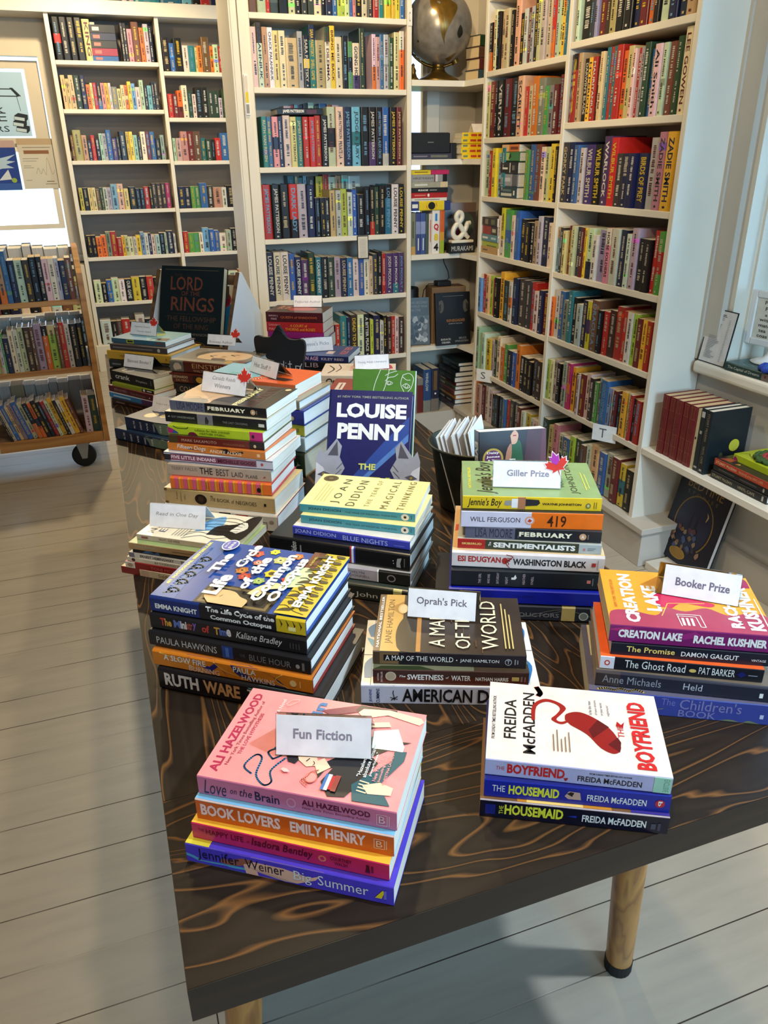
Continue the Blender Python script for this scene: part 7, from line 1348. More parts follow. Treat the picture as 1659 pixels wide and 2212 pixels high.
for i, (c, nm) in enumerate(cl):
    t = (0.030, 0.026, 0.024, 0.027, 0.022, 0.020, 0.030, 0.026, 0.030, 0.020)[i]
    book(HC, f'{nm} hardcover in the lying stack at the corner of the niche base', (1.712 + 0.004 * (i % 3) + (0.02 if i > 7 else 0), 3.890), zz, 0.215, -90, t, 0.15, c, c, group='hardcovers lying at the niche corner', spine=[('R', 0.1, 0.4, 0.3, 0.7, rgb(180, 170, 140) if i in (1, 2, 4, 5) else rgb(80, 80, 84)), ('R', 0.55, 0.8, 0.35, 0.65, rgb(150, 140, 120) if i in (1, 2) else rgb(70, 70, 74))])
    zz += t

# ================================================================ display shelf, sill and ledge by the side window
DZ = 0.438
MAR = rgb(110, 32, 36)
GD = rgb(150, 96, 70)
def hourglass(b0, b1):
    return [('L', [(0.2, b0), (0.8, b0), (0.66, b0 + (b1 - b0) * 0.2), (0.66, b1 - (b1 - b0) * 0.2), (0.8, b1), (0.2, b1), (0.34, b1 - (b1 - b0) * 0.2), (0.34, b0 + (b1 - b0) * 0.2), (0.2, b0)], 0.0012, GD)]
y = 2.078
nth = ('first', 'second', 'third', 'fourth', 'fifth')
for i in range(5):
    upright(HC, f'maroon cloth hardcover with gold hourglass tooling, {nth[i]} from the bookcase end on the display shelf', 1.750 + 0.002 * (i % 2), y, DZ, 0.0335, 0.208, 0.150, -90, MAR, hourglass(0.78, 0.97) + hourglass(0.04, 0.22) + hourglass(0.22, 0.42) + [('R', 0.35, 0.65, 0.60, 0.61, rgb(84, 26, 30)), ('R', 0.3, 0.7, 0.55, 0.56, rgb(84, 26, 30))], 'maroon set on the display shelf', TAN_PAGE)
    y -= 0.0345
upright(PB, 'thin cream paperback between the maroon set and the dark jackets', 1.753, y, DZ, 0.014, 0.205, 0.14, -90, rgb(196, 180, 140), [('R', 0.3, 0.7, 0.5, 0.54, K)], 'upright books on the display shelf'); y -= 0.015
upright(HC, 'thin dark teal hardcover with white bars on its spine on the display shelf', 1.752, y, DZ, 0.024, 0.212, 0.15, -90, rgb(28, 40, 44), [('R', 0.2, 0.8, 0.86, 0.95, rgb(190, 190, 186)), ('R', 0.3, 0.7, 0.6, 0.65, rgb(160, 160, 156)), ('R', 0.2, 0.8, 0.05, 0.08, rgb(170, 170, 166))], 'upright books on the display shelf'); y -= 0.025
r = upright(HC, 'dark hardcover with gold VINYL CAFE lettering and yellow disc on its cover', 1.750, y, DZ, 0.028, 0.212, 0.156, -90, rgb(26, 34, 38), [T('STUART McLEAN', 0.3, 0.62, 0.52, 0.95, rgb(150, 140, 120), 0, -90), T('VINYL CAFE', 0.3, 0.62, 0.16, 0.44, rgb(150, 140, 120), 0, -90), ('R', 0.3, 0.7, 0.04, 0.07, rgb(170, 170, 166))], 'upright books on the display shelf')
mb = MB()
wv = 0.027
def vin(a, b, d): return (wv + 0.0006 + d, 0.003 + a * 0.150, b * 0.212)
mb.poly([vin(0, 0, 0), vin(1, 0, 0), vin(1, 1, 0), vin(0, 1, 0)], 'gloss', rgb(30, 40, 46))
Face(mb, vin, 0.15, 0.212, M['gloss']).do([('L', [(0.04, 0.03), (0.96, 0.03), (0.96, 0.97), (0.04, 0.97), (0.04, 0.03)], 0.0008, rgb(90, 90, 84)), T('VINYL', 0.12, 0.50, 0.74, 0.86, rgb(190, 140, 90), 0, 0, 0.15), T('CAFE', 0.56, 0.90, 0.75, 0.87, rgb(190, 140, 90), 0, 0, 0.15), ('R', 0.3, 0.65, 0.67, 0.69, rgb(110, 96, 70)), ('E', 0.70, 0.42, 0.15, 0.105, rgb(236, 226, 160)), ('E', 0.70, 0.42, 0.138, 0.097, rgb(196, 186, 60)), ('E', 0.38, 0.28, 0.05, 0.05, rgb(70, 70, 50)), ('R', 0.5, 0.56, 0.1, 0.25, rgb(60, 60, 50))])
mb.build('front_cover', r)
GH = 'books lying on the display shelf'
book(HC, 'black hardcover, lowest of the four lying on the display shelf', (1.765, 1.815), DZ, 0.235, -90, 0.026, 0.15, rgb(26, 28, 30), rgb(30, 30, 32), group=GH, spine=[T('STUART McLEAN', 0.03, 0.40, 0.3, 0.66, rgb(176, 160, 120)), T('VINYL CAFE', 0.5, 0.80, 0.3, 0.66, rgb(176, 160, 120)), ('R', 0.92, 0.95, 0.2, 0.8, rgb(170, 166, 160))])
book(HC, 'black hardcover, second from the bottom of the four lying on the display shelf', (1.768, 1.812), DZ + 0.026, 0.230, -90, 0.022, 0.15, rgb(30, 30, 32), rgb(34, 32, 32), group=GH, spine=[('R', 0.1, 0.4, 0.4, 0.6, rgb(80, 78, 74)), ('R', 0.5, 0.8, 0.4, 0.6, rgb(80, 78, 74)), ('E', 0.92, 0.5, 0.016, 0.3, rgb(170, 160, 150))])
book(PB, 'orange-red spined paperback with dark cover lying on the display shelf', (1.762, 1.808), DZ + 0.048, 0.225, -90, 0.021, 0.15, rgb(176, 64, 40), rgb(50, 40, 38), group=GH, spine=[T('STUART McLEAN', 0.03, 0.42, 0.3, 0.72, rgb(236, 190, 150), 1), T('REVENGE of the VINYL CAFE', 0.47, 0.90, 0.3, 0.7, rgb(216, 150, 110), 1)], cover=[('P', spline([(0.05, 0.95), (0.25, 0.9), (0.3, 0.8), (0.1, 0.78)], 3), rgb(170, 70, 50)), ('P', [(0.1, 0.7), (0.2, 0.66), (0.14, 0.62)], rgb(206, 150, 70))])
book(PB, 'lime green paperback, topmost of the four lying on the display shelf', (1.800, 1.772), DZ + 0.069, 0.205, -90, 0.022, 0.132, rgb(176, 190, 36), rgb(176, 190, 40), group=GH, spine=[('R', 0.82, 1, 0, 1, rgb(176, 36, 100)), ('E', 0.88, 0.5, 0.016, 0.2, K), ('P', spline([(0.0, 0.1), (0.03, 0.7), (0.08, 0.4), (0.1, 0.1)], 3), rgb(150, 40, 100))], cover=[('L', spline([(0.1, 0.95), (0.3, 0.9), (0.2, 0.8), (0.4, 0.7)], 4), 0.002, K)])
def crochet(label, loc, base, r0, cols, inner):
    o = MB()
    for k, (rr, c) in enumerate(zip([r0 - 0.011 * i for i in range(len(cols))], cols)):
        n = 40
        pts = [((rr + 0.0035 * math.sin(i * 2 * math.pi / n * 11 + k)) * math.cos(i * 2 * math.pi / n), (rr + 0.0035 * math.sin(i * 2 * math.pi / n * 11 + k)) * math.sin(i * 2 * math.pi / n), 0.0075 + 0.002 * math.sin(i * 1.9 + k)) for i in range(n + 1)]
        o.tube(pts, 0.0068, 'yarn', c, 8)
    o.lathe([(0, 0.004), (max(r0 - 0.011 * len(cols), 0.01), 0.006), (0.0, 0.007)], 'yarn', inner, 16)
    ob = o.build('crocheted_coaster', None, True)
    ob.location = loc
    return tag(ob, label, 'coaster', 'crocheted coasters')
crochet('round green crocheted coaster with red blossom on the lime green paperback', (1.862, 1.675, DZ + 0.092), None, 0.052, [rgb(70, 96, 50), rgb(64, 90, 46), rgb(176, 60, 60), rgb(150, 50, 60)], rgb(50, 50, 60))
# books and frame on the sill
SZ = 0.742
fr = empty('framed_list', 'black-edged clear frame holding a printed price list on the window sill', 'frame', (1.900, 2.108, SZ), math.radians(-90))
mb = MB()
fw, fh = 0.126, 0.178
ti = math.radians(8)
def fat(a, b, d): return (a * fw, b * fh * math.sin(ti) - d * math.cos(ti), b * fh * math.cos(ti) + d * math.sin(ti))
def fplate(a0, a1, b0, b1, d0, d1, m, col):
    mb2 = MB()
    p = [fat(a, b, d) for d in (d0, d1) for a, b in ((a0, b0), (a1, b0), (a1, b1), (a0, b1))]
    mb2.v.extend(p)
    for q in ((0, 3, 2, 1), (4, 5, 6, 7), (0, 1, 5, 4), (1, 2, 6, 5), (2, 3, 7, 6), (3, 0, 4, 7)):
        mb2.f.append(q); mb2.m.append(mb2.mat(m)); mb2.c.append(col)
    return mb2
mb = fplate(0.0, 1.0, 0.0, 1.0, 0.0, 0.003, 'black', K)
mb.build('black_backing', fr)
mb = fplate(0.04, 0.97, 0.02, 0.98, 0.003, 0.0036, 'paper', rgb(222, 216, 212))
fc = Face(mb, lambda a, b, d: fat(a, b, 0.0036 + d), fw, fh, M['paper'])
fc.rect(0.36, 0.62, 0.905, 0.92, rgb(90, 88, 90)); fc.rect(0.34, 0.66, 0.88, 0.892, rgb(90, 88, 90))
lr = random.Random(2)
for i in range(27):
    b = 0.85 - 0.0285 * i
    fc.rect(0.20, 0.20 + lr.uniform(0.16, 0.40), b, b + 0.009, rgb(140, 138, 142))
    fc.rect(0.76, 0.82, b - 0.02, b - 0.012, rgb(150, 148, 152))
mb.build('printed_sheet', fr)
book(HC, 'dark green hardcover lying on the window sill under the white easel sign', (1.893, 1.972), SZ, 0.235, -88, 0.026, 0.16, rgb(40, 66, 62), rgb(56, 84, 82), group='books on the window sill', spine=[T('The Capital of Dreams', 0.06, 0.62, 0.25, 0.7, rgb(206, 206, 196)), ('R', 0.6, 1, 0, 1, rgb(120, 104, 90))][:1] + [('R', 0.66, 1, 0, 1, rgb(120, 104, 92)), ('E', 0.72, 0.55, 0.02, 0.2, rgb(90, 50, 50))], cover=[('L', spline([(0.15, 0.8), (0.22, 0.72), (0.18, 0.62), (0.1, 0.7), (0.15, 0.8)], 4), 0.003, rgb(160, 190, 196))])
crochet('round blue and turquoise crocheted coaster on the green sill book', (1.955, 1.800, SZ + 0.0265), None, 0.062, [rgb(40, 70, 170), rgb(50, 84, 180), rgb(40, 130, 180), rgb(50, 170, 190), rgb(40, 110, 180)], rgb(60, 90, 180))
es = empty('easel_sign', 'white framed sign with black handwriting on a round pedestal at the window sill', 'sign', (2.005, 1.905, SZ + 0.027), math.radians(-84))
mb = MB()
mb.lathe([(0, 0), (0.056, 0), (0.057, 0.003), (0.040, 0.009), (0.020, 0.016), (0.012, 0.026), (0.010, 0.040), (0.013, 0.048), (0, 0.050)], 'whiteplastic', seg=28)
mb.build('pedestal', es, True)
mb = MB()
X0, X1, Z0, Z1 = -0.105, 0.115, 0.046, 0.218
for a0, a1, b0, b1 in ((X0, X0 + 0.022, Z0, Z1), (X1 - 0.022, X1, Z0, Z1), (X0 + 0.022, X1 - 0.022, Z0, Z0 + 0.022), (X0 + 0.022, X1 - 0.022, Z1 - 0.022, Z1)):
    mb.box(a0, a1, -0.007, 0.007, b0, b1, 'whiteplastic')
bevel(mb.build('frame', es), 0.003, 2)
mb = MB()
mb.box(X0 + 0.0225, X1 - 0.0225, -0.002, 0.002, Z0 + 0.0225, Z1 - 0.0225, 'paper', rgb(226, 222, 206))
BK = rgb(40, 40, 44)
Face(mb, lambda a, b, d: (X0 + 0.0225 + a * 0.175, -0.002 - d, Z0 + 0.0225 + b * 0.127), 0.175, 0.127, M['paper']).do([T('PEA', 0.17, 0.40, 0.85, 0.94, BK, 1), T('PA', 0.20, 0.36, 0.70, 0.79, BK, 1), T('a', 0.21, 0.26, 0.56, 0.61, BK, 1), T('with', 0.11, 0.34, 0.43, 0.51, BK, 1), T('matc', 0.11, 0.36, 0.29, 0.36, BK, 1), T('tea', 0.13, 0.29, 0.16, 0.23, BK, 1), T('coas', 0.11, 0.34, 0.03, 0.09, BK, 1)])
mb.build('sign_card', es)
# big picture book leaning under the display shelf
GOLD = rgb(150, 116, 50)
cr_ = random.Random(9)
book(HC, 'large dark blue storybook with gold oval frame leaning under the display shelf', (1.826, 2.083), 0.030, 0.345, -91.5, 0.020, 0.255, rgb(22, 22, 34), rgb(26, 26, 42), tilt=13, group=None,
     cover=[T('BEDTIME', 0.16, 0.86, 0.80, 0.90, GOLD, 0), T('STORIES', 0.2, 0.80, 0.735, 0.77, rgb(120, 100, 60), 0, 0, 0, 1.8), ('L', [(0.5 + 0.36 * math.cos(t), 0.45 + 0.30 * math.sin(t)) for t in [math.radians(d) for d in range(-50, 231, 8)]], 0.005, GOLD), ('E', 0.5, 0.46, 0.34, 0.28, rgb(34, 36, 62)), ('P', [(0.42, 0.40), (0.45, 0.62), (0.48, 0.40)], rgb(20, 20, 36)), ('P', [(0.52, 0.40), (0.56, 0.58), (0.6, 0.40)], rgb(20, 20, 36)), ('P', spline([(0.68, 0.64), (0.73, 0.60), (0.70, 0.54), (0.71, 0.60)], 4), rgb(206, 176, 90)),
            ('P', spline([(0, 1), (0.14, 1), (0.10, 0.95), (0.05, 0.94), (0.0, 0.90)], 3), GOLD), ('P', spline([(1, 1), (0.86, 1), (0.9, 0.95), (0.95, 0.94), (1.0, 0.90)], 3), GOLD), ('P', spline([(0, 0), (0.10, 0), (0.07, 0.03), (0.04, 0.05), (0.0, 0.08)], 3), GOLD), ('E', 0.40, 0.10, 0.16, 0.06, rgb(170, 130, 40)), ('E', 0.40, 0.10, 0.14, 0.05, rgb(150, 112, 34))] +
           [('P', [(gx + 0.05 * math.cos(t) * cr_.uniform(0.5, 1), gy + 0.04 * math.sin(t) * cr_.uniform(0.5, 1)) for t in (0, 1.2, 2.4, 3.6, 4.9)], rgb(*cr_.choice(((110, 70, 60), (70, 84, 120), (130, 100, 60), (90, 50, 54), (150, 120, 96), (56, 50, 60))))) for gx, gy in [(cr_.uniform(0.16, 0.84), cr_.uniform(0.16, 0.40)) for _ in range(34)]])
# letter tabs on the shelf edges
def tab(label, loc, rz, w, h, ch):
    mb = MB()
    mb.box(-w / 2, w / 2, 0, 0.0008, 0, h, 'paper', rgb(226, 222, 214))
    Face(mb, lambda a, b, d: (-w / 2 + a * w, -d, b * h), w, h, M['paper']).do([T(ch, 0.28, 0.58, 0.22, 0.78, rgb(90, 88, 92))])
    o = mb.build('letter_card')
    o.location = loc
    o.rotation_euler = (0, 0, rz)
    return tag(o, label, 'card')
tab('white card with handwritten S on the inner column of the tall bookcase', (1.714, 3.340, 0.372), math.radians(-58), 0.088, 0.062, 'S')
tab('white card with handwritten T on the outer column of the tall bookcase', (1.714, 2.330, 0.395), math.radians(-58), 0.095, 0.064, 'T')
tab('small white card with a letter on the upright beside the globe', (1.444, 3.6630, 1.905), 0.0, 0.020, 0.066, 'C')
mb = MB()
mb.box(0, 0.056, 0, 0.004, 0, 0.105, 'black')
mb.box(0.004, 0.052, -0.0008, 0, 0.004, 0.101, 'paper', rgb(216, 206, 190))
for i in range(14):
    mb.box(0.012, 0.044, -0.0012, -0.0008, 0.088 - 0.006 * i, 0.0895 - 0.006 * i, 'paper', rgb(150, 146, 140))
o = mb.build('hanging_notice'); o.location = (1.178, 3.662, 0.945); tag(o, 'small black-edged notice hung on a shelf of the post bookcase', 'notice')
mb = MB()
mb.box(0, 0.017, -0.008, 0, 0.0, 0.15, 'whiteplastic')
mb.box(0.002, 0.015, -0.0085, -0.008, 0.085, 0.145, 'paper', rgb(222, 206, 190))
mb.box(0.002, 0.015, -0.0085, -0.008, 0.045, 0.085, 'paper', rgb(226, 200, 60))
mb.box(0.002, 0.015, -0.0085, -0.008, 0.005, 0.04, 'paper', rgb(150, 146, 146))
o = mb.build('wall_thermometer'); o.location = (0.694, 3.655, 1.555); tag(o, 'narrow white and yellow strip gauge fixed on the door post', 'gauge')

# ================================================================ books on the shelves
PAL = {'k': ((24, 22, 24), 'black'), 'K': ((58, 58, 58), 'charcoal'), 'n': ((32, 38, 68), 'navy'), 'b': ((56, 98, 158), 'blue'), 's': ((118, 160, 196), 'sky blue'), 't': ((46, 110, 120), 'teal'), 'g': ((44, 66, 48), 'dark green'),
       'G': ((84, 146, 76), 'green'), 'l': ((172, 190, 70), 'lime'), 'y': ((224, 186, 52), 'yellow'), 'o': ((214, 112, 44), 'orange'), 'r': ((178, 46, 40), 'red'), 'R': ((104, 36, 38), 'maroon'), 'p': ((206, 138, 140), 'pink'),
       'm': ((180, 44, 104), 'magenta'), 'v': ((72, 50, 96), 'purple'), 'w': ((214, 204, 186), 'off-white'), 'W': ((226, 222, 214), 'white'), 'c': ((208, 186, 136), 'cream'), 'e': ((180, 150, 108), 'tan'), 'a': ((132, 126, 120), 'grey'),
       'A': ((178, 174, 168), 'pale grey'), 'h': ((108, 72, 52), 'brown'), 'd': ((58, 42, 36), 'dark brown'), 'q': ((158, 180, 164), 'mint'), 'u': ((156, 148, 170), 'lavender')}
ORD = 'first second third fourth fifth sixth seventh eighth ninth tenth eleventh twelfth thirteenth fourteenth fifteenth sixteenth seventeenth eighteenth nineteenth twentieth twenty-first twenty-second twenty-third twenty-fourth twenty-fifth twenty-sixth twenty-seventh twenty-eighth twenty-ninth thirtieth'.split()
COUNT = {PB: 0, HC: 0, 'rest': 0}
def spine_items(R, base, acc, hc, text, w, h):
    it = []
    lum = sum(base) / 3
    ink = PAL[R.choice('wcyWs' if lum < 120 else 'kKndR')][0]
    ink = tuple(int(x * 0.9) for x in ink)
    if acc:
        a = PAL[acc][0]
        m = R.choice((0, 1, 2))
        it.append(('R', 0.0, 1.0, *((0.0, R.uniform(0.2, 0.42)), (R.uniform(0.66, 0.8), 1.0), (R.uniform(0.3, 0.42), R.uniform(0.55, 0.7)))[m], rgb(*a)))
    elif R.random() < 0.35:
        b = R.uniform(0.1, 0.85)
        it.append(('R', 0.0, 1.0, b, b + R.uniform(0.01, 0.12), rgb(*[min(255, max(0, int(x * R.choice((0.7, 1.25)) + 8))) for x in base])))
    if text:
        t = text.split('|')
        span = (0.93, 0.10)
        L = sum(len(x) for x in t) + len(t) - 1
        top = span[0]
        for x in t:
            d = (span[0] - span[1]) * len(x) / L
            it.append(T(x.replace('_', ' '), 0.26, 0.76, top - d + 0.02, top, rgb(*ink), 2, -90))
            top -= d + 0.02
    else:
        # worn, unreadable lettering
        for b1, b0 in ((R.uniform(0.86, 0.94), R.uniform(0.50, 0.6)), (R.uniform(0.40, 0.46), R.uniform(0.14, 0.24))):
            ww = R.uniform(0.12, 0.24)
            c = 0.5 + R.uniform(-0.06, 0.06)
            b = b1
            while b > b0:
                s = R.uniform(0.010, 0.022)
                it.append(('R', c - ww * R.uniform(0.7, 1), c + ww * R.uniform(0.7, 1), b - s, b, rgb(*ink)))
                b -= s + R.uniform(0.007, 0.012) + (0.02 if R.random() < 0.15 else 0)
    if R.random() < 0.6:
        it.append(('R', 0.38, 0.62, 0.035, 0.065, rgb(*ink)))
    return it
def shelf_mesh(mb, X, w, h, d, col, hc, R, items, page):
    """One upright book; X maps its own x (width), y (depth), z (height) into the mesh."""
    bp = [0, 0.06, 0.16, 0.84, 0.94, 1]
    n = 5
    bl = (0.10 if hc else 0.05) * w
    xs_ = [w * q for q in bp]
    ys_ = [bl * q for q in (1, 0.4, 0, 0, 0.4, 1)]
    for i in range(n):
        mb.poly([X(xs_[i], ys_[i], 0), X(xs_[i + 1], ys_[i + 1], 0), X(xs_[i + 1], ys_[i + 1], h), X(xs_[i], ys_[i], h)], 'gloss', col)
    c = 0.002 if hc else 0.0006
    for a0, a1 in ((0, c), (w - c, w)):
        p = [X(a, y, z) for z in (0, h) for a, y in ((a0, bl), (a1, bl), (a1, d), (a0, d))]
        k = len(mb.v)
        mb.v.extend(p)
        for q in ((4, 5, 6, 7), (0, 1, 5, 4), (1, 2, 6, 5), (2, 3, 7, 6), (3, 0, 4, 7)):
            mb.f.append(tuple(k + i for i in q)); mb.m.append(mb.mat('gloss')); mb.c.append(col)
    mb.poly([X(xs_[i], ys_[i], h) for i in range(n + 1)], 'gloss', col)
    g = 0.004 if hc else 0.0006
    mb.poly([X(c, bl, h - g), X(w - c, bl, h - g), X(w - c, d - 0.003, h - g), X(c, d - 0.003, h - g)], 'pages_x', page)
    mb.poly([X(w - c, d - 0.003, 0), X(c, d - 0.003, 0), X(c, d - 0.003, h - g), X(w - c, d - 0.003, h - g)], 'pages_x', page)
    def at(a, b, dd):
        a = min(max(a, 0), 1)
        k = max(i for i in range(n) if bp[i] <= a)
        return X(a * w, ys_[k] + (ys_[k + 1] - ys_[k]) * (a - bp[k]) / (bp[k + 1] - bp[k]) - dd, b * h)
    Face(mb, at, w, h, M['gloss'], (), bp).do(items)
TOK = re.compile(r'^([A-Za-z])([A-Za-z]?)(\d+)(?:/([\d.]+))?(?:=(\S+))?$')
REST = MB()
def row(tokens, x, y, z, yaw, length, h0, start, place, depth=0.14, single=True, lean=0.0, seed=0, fill=1.0, grp=None, used=None):
    R = random.Random(seed * 977 + 13)
    toks = tokens.split()
    tot = sum(float(t[1:]) if t[0] == '-' else float(TOK.match(t).group(3)) for t in toks)
    k = length * fill / tot
    a = math.radians(yaw)
    ca, sa = math.cos(a), math.sin(a)
    s, n = 0.0, 0
    for t in toks:
        if t[0] == '-':
            s += float(t[1:]) * k
            continue
        m = TOK.match(t)
        w = float(m.group(3)) * k
        h = (float(m.group(4)) if m.group(4) else h0 * R.uniform(0.93, 1.03)) / 100
        base = tuple(min(255, max(0, int(c * R.uniform(0.9, 1.1)))) for c in PAL[m.group(1)][0])
        hc = h >= 0.196 and w > 0.015
        d = min(depth, h * (0.66 if hc else 0.64)) * R.uniform(0.95, 1.0)
        inset = R.uniform(-0.004, 0.010)
        col = rgb(*base)
        page = HC_PAGE if hc else R.choice((PB_PAGE, TAN_PAGE, PB_PAGE))
        items = spine_items(R, base, m.group(2), hc, m.group(5), w, h)
        px, py = x + ca * s - sa * inset, y + sa * s + ca * inset
        le = lean if lean else (R.uniform(-0.5, 0.5) if R.random() < 0.3 else 0)
        cl, sl = math.cos(math.radians(le)), math.sin(math.radians(le))
        w2 = w * 0.97
        if single:
            mb = MB()
            shelf_mesh(mb, lambda u, v, q: (u * cl - q * sl, v, u * sl * (1 if lean else 0) + q * cl), w2, h, d, col, hc, R, items, page)
            kind = HC if hc else PB
            o = mb.build(kind)
            o.location = (px, py, z + (max(0, -w2 * sl) if lean else 0))
            o.rotation_euler = (0, 0, a)
            cn = PAL[m.group(1)][1]
            tag(o, f"{cn} {'hardcover' if hc else 'paperback'}, {ORD[n]} from the {start}, {place}", 'book', grp)
            COUNT[kind] += 1
        else:
            def X(u, v, q):
                u2, q2 = u * cl - q * sl, q * cl
                return (px + ca * u2 - sa * v, py + sa * u2 + ca * v, z + q2)
            shelf_mesh(REST, X, w2, h, d, col, hc, R, items, page)
            COUNT['rest'] += 1
        s += w / (cl if lean else 1)
        n += 1
# --- bookcase beside the post
NW = 'uppermost second third fourth fifth sixth seventh bottom'.split()
LB = BX1 - BX0 - 0.006
JP, LP = 'JAMES_PATTERSON', 'LOUISE_PENNY'
rowsB = [("h70 q70 r30 K70 k80 A55 k50 K50 K50 w65 k30 n60 b35 l35 l30 c40 b25 p20 k60 A50 K45 r50 t45 y60 y35 y40 b40", 23),
         ("w45/22 wd45/23.5=PALAHNIUK e45/22 W45/22=CHUCK_PALAHNIUK c45/21 w55/21 c100/18.5 A45/21 ky50/19.5=SARA_PARETSKY tn55/23.5=SARA_PARETSKY|SHELL_GAME e80/18 wg45/23=THE_DILEMMA y45/23.5=BRING_ME_BACK w60/19.5 k50/20 Gk40/18 wv60/17.5=GOING_HOME g50/23 -60 wo35/21 p35/20 b35/21 q45/21 g45/20 c50/22 ow45/22.5", 21),
         (f"-35 t45/20=RUTH_VAN_REKEN b40/20 pn50/20 n40/20 w60/20.5 c50/20={JP} t50/20={JP} r50/20 r50/20={JP} r50/20.5 k60/20.5={JP} Ak70/24 w65/24={JP}|PRIVATE_LA n70/24={JP} st75/24=JUDGE_&_JURY k70/24 kv65/24={JP} k60/24={JP}|I,_ALEX_CROSS bA60/24 k60/24={JP} R45/24={JP}", 21),
         (f"r80/23={JP} k75/23={JP} k80/23 rk75/23=DARK_LADY A80/23 n70/22.5 k45/17 k45/17 k45/17 e50/20 A50/20 l55/20.5 w45/19 b45/20 k70/18 k50/21 kr45/21 g40/21 k60/21.5 tk60/22={LP} w65/22={LP} k55/22={LP}", 21),
         (f"n65/22={LP} w60/22={LP} w70/22={LP} b50/21 n55/19.5={LP} v60/18 g60/21 t50/19=LOUISE_PENNY k60/19 g60/18.5 u55/18.5 n55/18={LP} b55/18 w55/17 b45/17 w50/17 c35/18 K40/19 k40/20 r35/19 v70/19=JODI_PICOULT vt55/19=JODI_PICOULT v50/19=JODI_PICOULT", 19),
         ("k60/20 n60/19 R60/20 k60/20 g60/19 n60/20 r60/18 k70/18 d60/17 n50/18 k45/17 r50/17 t70/21 n40/20 d70/21=DEAD_TO_HER w70/21 k65/21=A_BITTER_PEACE l35/18 n70/20 w40/17 k40/19.5 d45/19 r35/19 w40/19 d60/18.5", 20),
         ("k60 n60 R60 k60 d60 n60 w60 k60 b60 d60 R60 k60 g60 a60 k60 n60", 20)]
for i, (tk, h0) in enumerate(rowsB):
    row(tk, BX0 + 0.003, BY + 0.004, ROW_B[i], 0, LB, h0, 'post', f'{NW[i]} shelf of the post bookcase', 0.15, i < 6, seed=i + 1, fill=0.97 if i in (2,) else 0.99)
book(HC, 'black hardcover with white capitals lying across the paperbacks on the third post-bookcase shelf', (0.835, 3.685), ROW_B[2] + 0.2075, 0.205, 0, 0.026, 0.14, rgb(24, 22, 24), rgb(30, 28, 30), spine=[T('JAMES PATTERSON', 0.12, 0.58, 0.2, 0.8, W_, 3), ('R', 0.64, 0.86, 0.2, 0.8, rgb(84, 36, 48))])
# second rows standing behind on raised boards
for zi, xs0, L_, tk in ((2, 0.90, 0.26, 'w60 r30 s30 n50 k40 w50 g40 b70 o40 w60'), (3, 0.90, 0.36, 't60 c20 t50 s30 k70 y60 r50 w60 e50 A60 W110')):
    row(tk, xs0, BY + 0.165, ROW_B[zi] + 0.075, 0, L_, 18.5, 'post', '', 0.08, False, seed=60 + zi)
# --- tall bookcase, both columns (from the niche towards the side window)
LI, LO = CY1 - CYM - 0.022, CYM - CY0 - 0.022
rowsI = [("ko60/18 or30/19 w50/22 k40/21 c45/21 w30/20 c70/21 k45/20 c80/24 k60/18 w50/19 R45/19 A45/19 k60/22 c45/24 A60/25 A65/25 ro45/25 q45/25 c45/24 y40/24 t35/24", 21),
         ("c45/22 R70/22 k40/22 k80/22=VERITAS R90/22 k110/22 c80/22=SCARLETT r45/18 c45/18 o75/21 a80/20 G50/17 a60/17 R55/17 R40/20=NORA_ROBERTS", 21),
         ("q70/19 r35/19 y55/20 s55/18 t45/20 -210 G40/19 b50/21 h50/21 w45/20 c45/20 y50/21 k30/20", 20),
         ("-200 w30/17 yw50/20.5 Gb95/20 w40/18 b60/20 k60/17 k50/16 k40/16 e45/17 w50/19 n60/19 w35/17", 18),
         ("s50/16 r60/18 c50/18 l40/18 r50/17 k70/18 y70/21 K80/18 wo50/18 n70/20 K90/20 K70/20 r60/20 w60/17 n50/18 R50/17", 18),
         ("q50/21 e40/18 w50/19 y80/17 A40/17 g45/18 w60/20 o50/16 G50/18 n70/16 b50/16 o60/20 k60/16 k50/16 k50/15 d60/17 d70/17", 17),
         ("o40/19 p70/17 R50/18 w50/18 w60/17 k60/16 k60/17 k60/17 b40/17 r50/17 K60/18 K60/18 R50/17 w50/16 y70/16 w40/15 w60/15", 17)]
